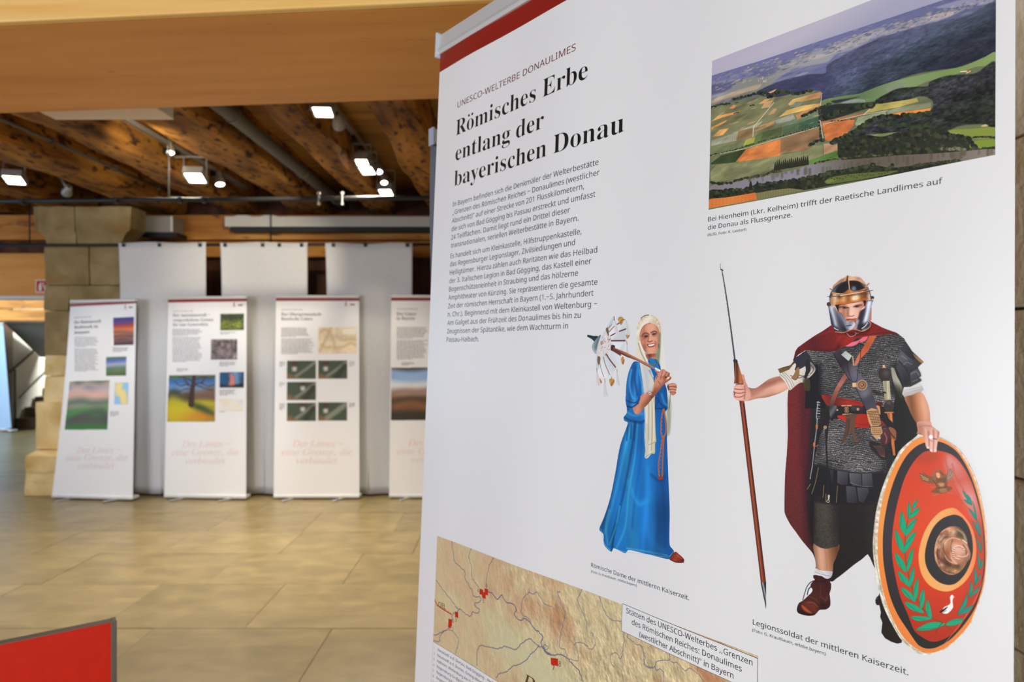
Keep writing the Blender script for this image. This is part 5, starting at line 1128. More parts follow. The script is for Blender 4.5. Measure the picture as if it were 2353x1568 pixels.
ceiling = props(box('ceiling', -8.6, XR, YF, 8.3, ZC + .022, ZC + .10, M['dark_wood']), 'boarded ceiling over old hewn timber beams', 'ceiling', kind='structure')
y = 1.8; k = 0
while y < 8.28:
    wd = .17 + random.uniform(-.012, .012)
    bm = bmesh.new(); add_box(bm, -4.48, 4.48, -wd / 2 + .002, wd / 2 - .002, -.011, .011 + random.uniform(0, .003))
    o = from_bm('ceiling_board', bm, M['plank_wood'], ceiling); o.location = (-3.2, y + wd / 2, ZC + .011); y += wd
def hewn_beam(x0, x1, seed):
    rnd = random.Random(seed); n = 46; ring = []
    bm = bmesh.new(); wx = (x1 - x0) / 2; hz = .19
    ph = [rnd.uniform(0, 6) for _ in range(8)]
    for i in range(n + 1):
        y = 1.6 + (8.1 - 1.6) * i / n; R = []
        w1 = .018 * math.sin(y * 1.9 + ph[0]) + .012 * math.sin(y * 4.7 + ph[1]); w2 = .018 * math.sin(y * 1.5 + ph[2]) + .012 * math.sin(y * 5.3 + ph[3])
        ch1 = .03 + .022 * math.sin(y * 2.3 + ph[4]) + rnd.uniform(-.004, .004); ch2 = .03 + .022 * math.sin(y * 2.9 + ph[5]) + rnd.uniform(-.004, .004)
        zb = .010 * math.sin(y * 2.2 + ph[6]) + .006 * math.sin(y * 7 + ph[7])
        P = [(-wx + w1, hz * 2 - .04), (-wx + w1, ch1 * 1.3 + zb), (-wx + w1 + ch1, zb), (0, zb - .006), (wx + w2 - ch2, zb), (wx + w2, ch2 * 1.3 + zb), (wx + w2, hz * 2 - .04)]
        ring.append([bm.verts.new((px, y - 4.85, pz)) for px, pz in P])
    for A, B in zip(ring, ring[1:]):
        for k in range(6): bm.faces.new((A[k], B[k], B[k + 1], A[k + 1]))
        bm.faces.new((A[6], B[6], B[0], A[0]))
    bm.faces.new(ring[0]); bm.faces.new(ring[-1][::-1])
    bmesh.ops.recalc_face_normals(bm, faces=bm.faces)
    o = from_bm('ceiling_beam', bm, M['old_wood'], ceiling, False); o.location = ((x0 + x1) / 2, 4.85, ZB)
for i, (a, b) in enumerate([(-7.75, -7.35), (-6.95, -6.55), (-6.12, -5.72), (-5.27, -4.90), (-4.245, -3.825), (-3.33, -2.985), (-2.52, -2.10), (-1.65, -1.365), (-.96, -.615), (-.16, .2), (.62, .98)]):
    hewn_beam(a, b, 30 + i)

# large cross beam above the photographer: smooth underside, paler front with its lit brightness put into the colour
A0, A1 = Vector((-3.6, 2.064 + 2.05 * .0926, 0)), Vector((1.26, 2.064 - 2.808 * .0926, 0))
d_ = (A1 - A0).normalized(); nrm = Vector((-d_.y, d_.x, 0))
cb = empty('trim_1', (0, 0, 0)); props(cb, 'large smooth timber beam crossing overhead in front of the hewn beams', 'beam', kind='structure')
def beam_piece(name, n0, n1, z0, z1, m):
    bm = bmesh.new(); L = (A1 - A0).length; add_box(bm, -L / 2, L / 2, n0, n1, z0, z1, .006)
    o = from_bm(name, bm, m, cb); c = (A0 + A1) / 2; o.location = (c.x, c.y, 0); o.rotation_euler = (0, 0, math.atan2(d_.y, d_.x)); return o
beam_piece('beam_core', .004, .735, 2.552, 3.06, M['new_wood'])
beam_piece('face_board', -.028, .0, 2.55, 3.06, M['lit_pale_wood'])

# walls
wr = props(box('wall_right', XR, XR + .2, YF, 8.3, 0, ZC, M['grout']), 'cream rough stone wall at the right edge', 'wall', kind='structure')
z = 0.0; r_ = 0
while z < 3.4:
    h = [.42, .36, .40, .33, .45][r_ % 5]; yy = YF + (r_ % 3) * .3 - .6
    while yy < 8.2:
        wl = random.uniform(.55, .95); y0, y1 = max(YF, yy), min(8.2, yy + wl)
        if y1 - y0 > .1 and y1 > .5: 
            bm = bmesh.new(); add_box(bm, -.03, .03, -(y1 - y0) / 2 + .004, (y1 - y0) / 2 - .004, -h / 2 + .004, h / 2 - .004, .006)
            o = from_bm('stone', bm, M['stone_wall'], wr); o.location = (XR - .01 + random.uniform(-.004, .004), (y0 + y1) / 2, min(z + h / 2, 3.2))
        yy += wl
    z += h
wb = props(box('wall_back', -5.0, XR, 8.16, 8.36, 0, ZC, M['dark_wood']), 'dark wooden back wall behind the hanging white cloths', 'wall', kind='structure')
x = -4.98
while x < 1.2:
    wd = .235; bm = bmesh.new(); add_box(bm, -wd / 2 + .003, wd / 2 - .003, -.015, .015, -1.28, 1.28)
    o = from_bm('wall_plank', bm, M['dark_wood'], wb); o.location = (x + wd / 2, 8.145, 1.28); x += wd
box('lintel_beam', -13.0, XR, 7.90, 8.15, 2.775, 3.06, M['lintel_wood'], wb, .01)
box('wall_beam', -5.0, XR, 7.98, 8.13, 2.585, 2.765, M['lintel_wood'], wb, .008)
hd = props(box('wall_left', -13.0, -5.0, 8.06, 8.28, 2.13, 2.775, M['new_wood']), 'smooth timber panel above the passage to the stairs', 'wall', kind='structure')
box('panel_top', -13.0, -5.0, 8.06, 8.28, 3.0, 3.44, M['dark_wood'], hd); box('panel_beam', -13.0, -5.0, 7.99, 8.06, 2.635, 2.775, M['dark_wood'], hd, .005)
box('panel_edge', -13.0, -5.0, 8.02, 8.27, 2.095, 2.13, M['alu_matt'], hd)

# stair hall beyond the passage
hall = props(box('wall_hall', -13.2, -13.0, 8.3, 17, 0, 3.3, M['hall_white']), 'white plastered wall of the stair hall', 'wall', kind='structure')
hb = props(box('wall_hall_back', -13.0, -3.5, 16.8, 17.0, 0, 4.2, M['hall_white']), 'white end wall of the stair hall behind the staircase', 'wall', kind='structure')
sw = bmesh.new()      # white wall beside the flight, closed above by the grey soffit
add_box(sw, -10.2, -9.17, 12.55, 16.6, 0, 3.2); o = from_bm('wall_stair', sw, M['hall_white']); props(o, 'white wall on the left of the stone staircase', 'wall', kind='structure')
so = bmesh.new()
P = [at(8, 741, 12.0), at(8, 741, 12.0) + Vector((4.2, 0, 0)), at(92, 821, 13.1) + Vector((4.2, 0, 0)), at(92, 821, 13.1)]
vs = [so.verts.new(p) for p in P] + [so.verts.new(p + Vector((0, .16, .1))) for p in P]
so.faces.new(vs[:4]); so.faces.new(vs[4:][::-1])
for i in range(4): so.faces.new((vs[i], vs[4 + i], vs[4 + (i + 1) % 4], vs[(i + 1) % 4]))
bmesh.ops.recalc_face_normals(so, faces=so.faces)
props(from_bm('ceiling_stair', so, M['hall_grey']), 'grey sloping underside of the upper stair flight', 'ceiling', kind='structure')
hl = empty('trim_2', (-8.0, 11.9, 0)); props(hl, 'two pale planks forming the head of the stair opening', 'lintel', kind='structure')
for z0, z1 in ((2.165, 2.38), (1.955, 2.155)): box('plank', -5.0, 4.6, -.06, .06, z0, z1, M['lintel_wood'], hl, .005)
box('plank', -5.0, 4.6, .0, .05, 2.38, 3.3, M['hall_white'], hl)
st = empty('staircase', (-8.3, 12.5, 0)); props(st, 'dark stone staircase climbing away behind the pillar', 'staircase')
for k in range(11): box('step', -.83, 2.0, .28 * k, .28 * k + (.30 if k < 10 else .6), .178 * k, .178 * (k + 1), M['dark_wood'] if False else M['step'] if 'step' in M else M.setdefault('step', noise_mat('step', [(96, 84, 62), (122, 108, 82)], (1, 1, 1), 6, 4, .8, .1)), st, .004)
rl = bpy.data.objects.new('handrail', None); SC.collection.objects.link(rl); rl.parent = st; rl.location = (-.7, 0, 0)
tube('rail', [(-.13, -.1, 1.03), (.0, 2.6, 2.75)], .022, M['grey_metal'], rl); tube('rail', [(-.1, .1, .55), (.0, 2.5, 2.1)], .012, M['grey_metal'], rl)
for yy, zz, t in ((.0, 0, 1.08), (1.0, .7, 1.72), (2.0, 1.35, 2.38)): tube('post', [(-.1, yy, zz), (-.1, yy, t)], .02, M['grey_metal'], rl)

# ---------------------------------------------------------------- sandstone pillar
pl = empty('stone_pillar', (-4.54, 7.7, 0)); props(pl, 'massive weathered sandstone pillar on a stepped plinth', 'pillar')
def stone(x0, x1, y0, y1, z0, z1, m, seed, amp=.006, top=None, name='stone_block'):
    rnd = random.Random(seed); bm = bmesh.new(); r = bmesh.ops.create_cube(bm, size=1)['verts']
    bmesh.ops.subdivide_edges(bm, edges=bm.edges, cuts=5, use_grid_fill=True)
    ph = [rnd.uniform(0, 9) for _ in range(6)]
    for v in bm.verts:
        c = v.co; e = sum(1 for q in c if abs(abs(q) - .5) < 1e-4)
        sh = 1.0 - (.012 if e >= 2 else 0) - (.01 if e == 3 else 0)
        p = Vector(((x0 + x1) / 2 + c.x * sh * (x1 - x0), (y0 + y1) / 2 + c.y * sh * (y1 - y0), (z0 + z1) / 2 + c.z * (1 - (.006 if e >= 2 else 0)) * (z1 - z0)))
        if top and c.z > .49: p.z += top * (c.y + .5)
        p.x += amp * math.sin(p.z * 9 + ph[0] + p.y * 5) + rnd.uniform(-1, 1) * amp * .3; p.y += amp * math.sin(p.x * 8 + ph[1] + p.z * 7) + rnd.uniform(-1, 1) * amp * .4
        v.co = p - Vector((-4.54, 7.7, 0))
    return from_bm(name, bm, m, pl, False)
q = 0
stone(-5.04, -4.3, 7.06, 7.56, 0.0, .235, M['sandstone_warm'], 1); stone(-4.29, -3.95, 7.06, 7.56, 0.0, .235, M['sandstone_warm'], 2)
stone(-5.04, -3.95, 7.06, 7.56, .237, .41, M['sandstone_warm'], 3, top=.085, amp=.005)
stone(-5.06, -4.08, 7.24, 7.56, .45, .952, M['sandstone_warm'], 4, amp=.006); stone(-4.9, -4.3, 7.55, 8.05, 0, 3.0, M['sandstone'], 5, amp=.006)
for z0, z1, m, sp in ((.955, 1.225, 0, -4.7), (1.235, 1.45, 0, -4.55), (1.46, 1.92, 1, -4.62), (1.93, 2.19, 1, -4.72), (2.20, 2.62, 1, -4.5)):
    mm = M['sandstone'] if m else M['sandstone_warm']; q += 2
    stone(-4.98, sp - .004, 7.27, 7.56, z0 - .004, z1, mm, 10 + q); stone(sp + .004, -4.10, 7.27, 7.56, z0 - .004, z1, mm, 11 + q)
def capital():
    rnd = random.Random(3); bm = bmesh.new(); prof = [(2.625, 0), (2.70, .02), (2.745, .07), (2.78, .115), (2.80, .125), (3.02, .13)]
    for (xa, xb) in ((-4.93, -4.62), (-4.612, -4.14)):
        rings = []
        for z, o in prof:
            l_, r_ = (xa - o * .9 if xa < -4.9 else xa), (xb + o * .9 if xb > -4.2 else xb); y0, y1 = 7.24 - o * .25, 7.5
            R = []
            for (a, b, n) in (((l_, y0), (r_, y0), 5), ((r_, y0), (r_, y1), 3), ((r_, y1), (l_, y1), 2), ((l_, y1), (l_, y0), 3)):
                for k in range(n): t = k / n; R.append(bm.verts.new((a[0] + (b[0] - a[0]) * t + rnd.uniform(-.006, .006) + 4.54, a[1] + (b[1] - a[1]) * t + rnd.uniform(-.006, .006) - 7.7, z + rnd.uniform(-.004, .004))))
            rings.append(R)
        for A, B in zip(rings, rings[1:]):
            for k in range(len(A)): bm.faces.new((A[k], A[(k + 1) % len(A)], B[(k + 1) % len(A)], B[k]))
        bm.faces.new(rings[0][::-1]); bm.faces.new(rings[-1])
        from_bm('capital_block', bm, M['sandstone'], pl, False); bm = bmesh.new()
    bm.free()
capital()

# fire extinguisher sign, half hidden by the pillar
sg = empty('safety_sign', at(97, 658, 8.03)); props(sg, 'small red and white fire extinguisher sign on the timber panel', 'sign')
s_ = .075
box('plate', -s_, s_, -.004, .004, -s_, s_, M['sign_white'], sg); box('field', -s_ * .85, s_ * .85, -.007, -.004, -s_ * .85, s_ * .85, M['sign_red'], sg)
bm = bmesh.new(); add_box(bm, -s_ * .45, -s_ * .02, -.009, -.007, -s_ * .7, s_ * .25, .004); add_box(bm, -s_ * .35, -s_ * .1, -.009, -.007, s_ * .28, s_ * .5); add_box(bm, -s_ * .1, s_ * .35, -.009, -.007, s_ * .42, s_ * .52); add_box(bm, s_ * .2, s_ * .3, -.009, -.007, -s_ * .2, s_ * .42)
add_box(bm, s_ * .4, s_ * .7, -.009, -.007, -s_ * .7, s_ * .1); from_bm('pictogram', bm, M['sign_white'], sg)

# ---------------------------------------------------------------- pipes, track lights
def pipe(name, P, r, m, label, cat, rods=(), zt=ZB, rm=None):
    e = empty(name, P[0]); props(e, label, cat); o = Vector(P[0])
    tube('pipe', [Vector(p) - o for p in P], r, m, e)
    for p in rods: p = Vector(p); tube('rod', [p - o, Vector((p.x, p.y, zt)) - o], .007, rm or m, e, 8)
    return e
p1 = pipe('hanging_pipe', [at(-200, 464, 5.5), at(987, 454.5, 5.5), at(1500, 450, 5.5)], .0175, M['black_metal'], 'long black pipe hanging under the beams in front of the spotlights', 'pipe', [at(388.5, 459, 5.5) + Vector((0, 0, .01))], 3.42, M['grey_metal'])
for x in (68,): pass
for px in (52, 268, 414, 468):
    bm = bmesh.new(); add_box(bm, -.014, .014, -.022, .022, -.024, .024, .004); o = from_bm('clamp', bm, M['black_metal'], p1); o.location = at(px, 464 - px * .0096, 5.5) - p1.location
for px in (734, 788):
    bm = bmesh.new(); add_tube(bm, [(0, 0, -.055), (0, 0, .045)], .008, 8); add_tube(bm, [(0, 0, .03), (0, 0, .05)], .014, 10); add_tube(bm, [(0, 0, -.055), (0, 0, -.035)], .012, 10)
    o = from_bm('screw', bm, M['alu'], p1); o.location = at(px, 457, 5.5) - p1.location + Vector((0, -.022, 0))
p2 = pipe('curtain_pipe', [at(-220, 564.5, 7.12), at(1250, 561, 7.12)], .016, M['black_metal'], 'black pipe carrying the three hanging white cloths', 'pipe', [at(68, 563, 7.12), at(622.5, 562, 7.12)], ZB, M['black_metal'])
cd = empty('conduit', (-3.775, 4.9, 3.24)); props(cd, 'thin grey conduit clipped along the side of a hewn beam', 'conduit')
tube('pipe', [(0, -3.2, 0), (0, 3.0, 0)], .014, M['duct'], cd)
for y in (-1.5, -.4, .7, 1.6, 2.4): box('clip', -.02, .02, y - .012, y + .012, -.022, .03, M['grey_metal'], cd)
dp = empty('duct_pipe', (-1.93, 4.9, 3.16)); props(dp, 'thick grey pipe running between two hewn beams', 'pipe')
tube('pipe', [(0, -3.2, 0), (0, 3.0, 0)], .052, M['duct'], dp, 20)
for y in (-1.8, -.2, 1.4, 2.6): tube('clamp', [(0, y - .015, 0), (0, y + .015, 0)], .06, M['grey_metal'], dp, 20)

def track(x, z, y0, y1, label):
    e = empty('light_track', (x, (y0 + y1) / 2, z)); props(e, label, 'light track', 'light tracks under the ceiling'); h = (y1 - y0) / 2
    box('rail', -.018, .018, -h, h, -.017, .017, M['lamp_grey'], e)
    bm = bmesh.new(); add_box(bm, -.004, .004, -h, h, -.0185, -.017); from_bm('slot_or_shade', bm, M['lamp_dark'], e)
    return e
track(-2.955, 3.30, 2.9, 7.6, 'grey light track beside the brightly lit beam'); track(-1.325, 3.34, 2.9, 7.7, 'grey light track beside the pale ceiling boards'); track(-4.58, 3.36, 4.2, 7.1, 'grey light track far left between the beams')

def spot_light(loc, aim, power, col=(1, .87, .66), size=75, rad=.04):
    L = bpy.data.lights.new('lamp_or_fill_beam', 'SPOT'); L.energy = power; L.spot_size = math.radians(size); L.spot_blend = .7; L.color = col; L.shadow_soft_size = rad
    o = bpy.data.objects.new('lamp_or_fill_beam', L); SC.collection.objects.link(o); o.location = loc; o.rotation_euler = (Vector(aim) - Vector(loc)).to_track_quat('-Z', 'Y').to_euler(); return o
def aimed(name, bm, m, parent, aim_mat, smooth=False):
    for v in bm.verts: v.co = aim_mat @ v.co
    return from_bm(name, bm, m, parent, smooth)
def floodlight(top, head, aim, label, power, lit=True, s=.085):
    """square flood: track adapter, U yoke, housing, glowing lens; -Y of the head frame points along the beam"""
    top, head = Vector(top), Vector(head); e = empty('floodlight', top); props(e, label, 'floodlight')
    d = (Vector(aim) - head).normalized(); R = d.to_track_quat('-Z', 'Y').to_matrix().to_4x4(); off = head - top
    Mx = Matrix.Translation(off) @ R
    box('adapter', -.016, .016, -.05, .05, -.055, -.0, M['lamp_dark'], e, .003)
    bm = bmesh.new(); zt = -.055; w_ = s + .012
    add_box(bm, off.x - w_, off.x + w_, off.y - .009, off.y + .009, zt - .012, zt); add_box(bm, off.x - w_ - .006, off.x - w_, off.y - .009, off.y + .009, off.z, zt); add_box(bm, off.x + w_, off.x + w_ + .006, off.y - .009, off.y + .009, off.z, zt)
    add_box(bm, min(0, off.x) - .01, max(0, off.x) + .01, min(0, off.y) - .01, max(0, off.y) + .01, zt - .012, zt + .002)
    from_bm('yoke', bm, M['lamp_grey'], e)
    bm = bmesh.new(); add_box(bm, -s, s, -s, s, -.0, .055, .006); aimed('housing', bm, M['lamp_grey'], e, Mx)
    bm = bmesh.new()
    for (a, b, c, dd) in ((-s, s, -s, -s + .012), (-s, s, s - .012, s), (-s, -s + .012, -s, s), (s - .012, s, -s, s)): add_box(bm, a, b, c, dd, -.014, .001)
    aimed('bezel', bm, M['lamp_grey'], e, Mx)
    bm = bmesh.new(); add_box(bm, -s + .014, s - .014, -s + .014, s - .014, -.006, -.001); aimed('lens', bm, M['led'] if lit else M['lamp_white'], e, Mx)
    if lit: spot_light(head + d * .03, aim, power * 1.1, size=100)
def spotlight(top, head, aim, label, power, lit=True, r=.036, ln=.12, m='lamp_grey'):
    top, head = Vector(top), Vector(head); e = empty('spotlight', top); props(e, label, 'spotlight')
    d = (Vector(aim) - head).normalized(); R = d.to_track_quat('-Z', 'Y').to_matrix().to_4x4(); off = head - top; Mx = Matrix.Translation(off) @ R
    box('adapter', -.015, .015, -.045, .045, -.05, -.0, M['lamp_dark'], e, .003)
    bm = bmesh.new(); add_tube(bm, [(0, 0, -.05), off - d * ln * .5], .012, 10); from_bm('arm', bm, M[m], e, True)
    bm = bmesh.new()
    prof = [(.012, ln), (r * .6, ln), (r * .7, ln * .6), (r, .03), (r, 0), (r * .86, 0), (r * .8, .012)]
    n = 20; rings = [[bm.verts.new((a * math.cos(2 * math.pi * k / n), a * math.sin(2 * math.pi * k / n), z)) for k in range(n)] for a, z in prof]
    for A, B in zip(rings, rings[1:]):
        for k in range(n): bm.faces.new((A[k], A[(k + 1) % n], B[(k + 1) % n], B[k]))
    bm.faces.new(rings[0]); aimed('housing', bm, M[m], e, Mx, True)
    bm = bmesh.new(); add_tube(bm, [(0, 0, .008), (0, 0, .016)], r * .84, 20); aimed('lens', bm, M['led'] if lit else M['lamp_white'], e, Mx)
    if lit: spot_light(head + d * .012, aim, power, size=60)
T1, T2 = (-2.955, 3.277), (-1.325, 3.317)
P_ = 1.0
h = at(391, 352, 5.85); spotlight((T1[0], 5.85, T1[1] - .03), h, (-2.3, 7.6, 3.1) if False else (h.x + .45, 4.9, .9), 'white tube spotlight behind the thin hanging rod, shining down at the room', 90, m='lamp_white')
h = at(449, 407, 6.0); floodlight((T1[0], 6.0, T1[1]), h, (h.x + .1, 4.9, 0), 'glaring square floodlight on the left track', 130)
h = at(506, 425, 6.75); spotlight((T1[0], 6.75, T1[1]), h, (h.x + .5, 6.2, 1.2), 'grey conical spotlight with a lit white face, last on the left track', 80, r=.05, ln=.16)
h = at(742, 254, 4.2); floodlight((T2[0], 4.2, T2[1]), h, (h.x + .05, 3.5, 0.0), 'square floodlight with visible light points just under the cross beam', 95, s=.066)
h = at(780, 290, 4.6); spotlight((T2[0], 4.6, T2[1]), h, (h.x - .1, 6.4, 2.4), 'unlit grey spotlight turned away on the right track', 0, lit=False, r=.042, ln=.13)
h = at(832, 371, 5.75); floodlight((T2[0], 5.75, T2[1]), h, (h.x, 4.8, 0), 'lit square floodlight, nearer of the touching pair on the right track', 90, s=.06)
h = at(844, 390, 5.98); floodlight((T2[0], 5.98, T2[1]), h, (h.x - .2, 4.9, 0), 'lit square floodlight, farther of the touching pair on the right track', 110, s=.07)
h = at(870, 396, 6.2); spotlight((T2[0], 6.2, T2[1]), h, (h.x + .3, 4.6, 0.2), 'small round spotlight facing the viewer, upper of two on the right track', 40, r=.04)
h = at(883, 421, 6.4); spotlight((T2[0], 6.4, T2[1]), h, (h.x + .5, 4.8, 0.2), 'small round spotlight facing the viewer, lower of two on the right track', 40, r=.036)
h = at(887, 441, 6.62); floodlight((T2[0], 6.62, T2[1]), h, (h.x - .1, 5.5, 0), 'square floodlight right above the black pipe, last on the right track', 22, s=.07)
h = at(33, 412, 6.4); floodlight((-4.58, 6.4, 3.34), h, (h.x + .3, 5.4, 0), 'square floodlight with open yoke near the left picture edge', 70, s=.085)
h = at(153, 445, 6.9); spotlight((-4.58, 6.9, 3.34), h, (h.x - 1, 7.9, 2.4), 'small unlit grey spotlight above the pillar', 0, lit=False, r=.05, ln=.12)
h = at(240, 262, 3.9); spotlight((T1[0], 3.9, T1[1]), (-2.4, 3.95, 3.0), (-3.0, 7.0, 3.2), 'unlit spotlight above the white box, turned along the hewn beam', 0, lit=False, r=.05)
spot_light((-2.25, 4.3, 2.75), (-2.99, 5.75, 3.26), 55, (1, .90, .66), 40)  # wash on the beam side: added source with no fixture of its own
spot_light((-1.7, 4.9, 3.02), (-2.6, 7.1, 2.3), 80, (1, .88, .66), 46); spot_light((-1.22, 5.0, 3.0), (-1.6, 6.9, .9), 40, (1, .86, .66), 56); spot_light((-2.75, 4.8, 3.0), (-3.2, 6.9, .9), 55, (.93, .97, 1), 46); spot_light((-2.75, 4.4, 3.0), (-4.2, 6.9, .9), 44, (.9, .95, 1), 46); spot_light((-3.1, 5.5, 3.05), (-3.6, 7.1, 2.2), 10, (1, .9, .74), 60)  # added sources without fixtures, brightening the banners and cloths

# ---------------------------------------------------------------- white box hanging behind the cross beam
hx = empty('hanging_box', (at(399, 274, 3.3).x, 3.3, 2.67)); props(hx, 'white printed box sign hanging just behind the cross beam', 'box sign')
wbx = at(399, 274, 3.3).x - at(128, 272, 3.3).x
box('body', -wbx, 0, -.48, 0, .004, .40, M['box_side'], hx, .004); box('bottom_panel', -wbx, 0, -.48, 0, 0, .006, M['box_white'], hx)
bm = bmesh.new(); add_box(bm, -.002, .003, -.42, -.16, .05, .3, .02); from_bm('yellow_logo', bm, M['yellow_print'], hx)
bm = bmesh.new(); add_box(bm, -.40, -.36, -.20, -.15, -.002, .002); o = from_bm('blue_mark', bm, M['blue_print'], hx)
for sx in (-.1, -wbx + .1): tube('rod', [(sx, -.24, .4), (sx, -.24, .74)], .006, M['grey_metal'], hx)

# ---------------------------------------------------------------- loudspeaker, long ventilation box
ls = empty('loudspeaker', at(358, 534, 7.62)); props(ls, 'grey loudspeaker box on the timber lintel beside the pillar', 'loudspeaker')
w_, h_ = 80 / 1569 * 7.62 / 2, 38 / 1569 * 7.62
box('cabinet', -w_, w_, 0, .26, 0, h_, M['lamp_grey'], ls, .01); box('grille', -w_ + .012, w_ - .03, -.008, 0, .01, h_ - .01, noise_mat('grille', [(150, 144, 136), (166, 160, 150)], (1, 1, 1), 400, 1, .7), ls, .003); box('trim', w_ - .028, w_ - .004, -.009, 0, .006, h_ - .006, M['lamp_white'], ls, .003); box('under_shadow', -w_ + .03, w_ + .03, .02, .26, -.05, 0, M['lamp_dark'], ls)  # dark box below the cabinet stands for its shadow
vb = empty('ventilation_box', at(516, 521, 7.7)); props(vb, 'long cream ventilation box along the back lintel', 'ventilation box')
for k, (a, b) in enumerate(((0, .36), (.362, .70), (.702, 2.36), (2.362, 3.9))): box('segment', a, b, 0, .16, 0, .115, M['cream_metal'], vb, .004)
box('slot_or_shade', .05, 3.9, .03, .17, -.05, 0, M['lamp_dark'], vb)  # dark strip standing for the recess shadow beneath the box
for a in (.18, .48): 
    bm = bmesh.new(); add_tube(bm, [(a - .1, .06, .115), (a - .05, .06, .13), (a + .05, .06, .13), (a + .1, .06, .115)], .012, 8); from_bm('cable_loop', bm, M['lamp_white'], vb, True)

# ---------------------------------------------------------------- red panel bottom left
rp0, rp1 = at(0, 1476, 1.757), at(258, 1424, 1.9)
dr = Vector((rp1.x - rp0.x, rp1.y - rp0.y, 0)).normalized()
e = empty('red_panel', (rp1.x, rp1.y, 0), math.atan2(dr.y, dr.x)); props(e, 'low bright red display panel with grey metal edge', 'panel')
zt = rp1.z
box('board', -.95, -.004, -.012, .012, .03, zt - .003, M['red_panel'], e); box('edge_profile', -.004, .010, -.016, .016, .0, zt, M['panel_grey'], e, .002); box('top_profile', -.95, -.004, -.0125, .0125, zt - .003, zt - .0006, M['panel_grey'], e); box('edge_profile', -.964, -.95, -.016, .016, .0, zt, M['panel_grey'], e, .002)
for x in (-.88, -.08): box('foot', x - .02, x + .02, -.16, .16, 0, .03, M['panel_grey'], e, .004)
# ---------------------------------------------------------------- text as thin printed meshes
_fonts = {}
def load_font(k):
    if k not in _fonts:
        f = None
        try: f = bpy.data.fonts.load(bpy.utils.resource_path('LOCAL') + '/datafiles/fonts/' + {'sans': 'NotoSansMath-Regular.woff2', 'arial': 'NotoSansMath-Regular.woff2'}[k])
        except Exception: f = None
        _fonts[k] = f
    return _fonts[k]
def serif(s, style='bold'):
    up, lo = {'bold': (0x1D400, 0x1D41A), 'italic': (0x1D434, 0x1D44E)}[style]; out = ''
    for ch in s:
        if 'A' <= ch <= 'Z': out += chr(up + ord(ch) - 65)
        elif ch == 'h' and style == 'italic': out += chr(0x210E)
        elif 'a' <= ch <= 'z': out += chr(lo + ord(ch) - 97)
        else: out += ch
    return out
_tcache = {}
def glyphs(s, font, offset=0.0, res=3):
    key = (s, font, offset)
    if key in _tcache: return _tcache[key]
    c = bpy.data.curves.new('t', 'FONT'); c.body = s; c.size = 1.0; c.resolution_u = res; c.offset = offset
    f = load_font(font)
    if f: c.font = f
    o = bpy.data.objects.new('t', c); SC.collection.objects.link(o)
    me = o.to_mesh(); n = len(me.vertices); V = np.empty(n * 3); me.vertices.foreach_get('co', V); V = V.reshape(-1, 3)[:, :2].copy()
    F = [tuple(p.vertices) for p in me.polygons]; o.to_mesh_clear(); bpy.data.objects.remove(o); bpy.data.curves.remove(c)
    _tcache[key] = (V, F); return V, F
def print_text(name, lines, surf, m, parent, off=.00015, font='sans', offset=0.0, res=3, style=None, capref=None):
    """lines: (string, (u0,v0), (u1,v1), cap height); written along the sheet surface surf(u, v, off)"""
    VV, FF, n = [], [], 0
    cap = glyphs(serif('H', style) if style else 'H', font, 0.0)[0][:, 1].max()
    for (s, p0, p1, ch) in lines:
        dots = []
        if True:      # these letters lack umlauts: set the dots one by one
            s2 = s
            for a_, b_ in (('ö', 'o'), ('ü', 'u'), ('ä', 'a'), ('„', ',,'), ('“', '"'), ('–', '\u2212'), ('ß', '\u03b2')): s2 = s2.replace(a_, b_)
            conv = (lambda q: serif(q, style)) if style else (lambda q: q)
            V, F = glyphs(conv(s2), font, offset, res); j = 0
            for c_ in s:
                j += 2 if c_ == '„' else 1
                if c_ in 'öüä':
                    xr = glyphs(conv(s2[:j]), font, offset, res)[0][:, 0].max(); G = glyphs(conv(s2[j - 1]), font, offset, res)[0]; dots.append(xr - (G[:, 0].max() - G[:, 0].min()) / 2)
        else: V, F = glyphs(s, font, offset, res)
        V = V.copy(); F = list(F)
        q_ = cap / (.66 if style else .714); ydot, rdot, ddot = [z_ * q_ for z_ in ((.62, .055, .10) if style else (.655, .052, .12))]
        for cx in dots:
            for dx in (-ddot, ddot):
                t = np.linspace(0, 2 * np.pi, 10, endpoint=False); b0 = len(V); V = np.concatenate([V, np.stack([cx + dx + rdot * np.cos(t), ydot + rdot * np.sin(t)], 1)]); F.append(tuple(range(b0, b0 + 10)))
        x0, x1 = V[:, 0].min(), V[:, 0].max(); p0 = np.array(p0, float); p1 = np.array(p1, float)
        t = (V[:, 0] - x0) / (x1 - x0); k = ch / cap
        uv = p0 + t[:, None] * (p1 - p0); uv[:, 1] -= V[:, 1] * k
        VV.append(surf(uv[:, 0], uv[:, 1], off)); FF += [tuple(a + n for a in f) for f in F]; n += len(V)
    me = bpy.data.meshes.new(name); me.from_pydata(np.concatenate(VV).tolist(), [], FF); me.update()
    o = link(name, me, m, parent); o['kind'] = 'stuff'; return o
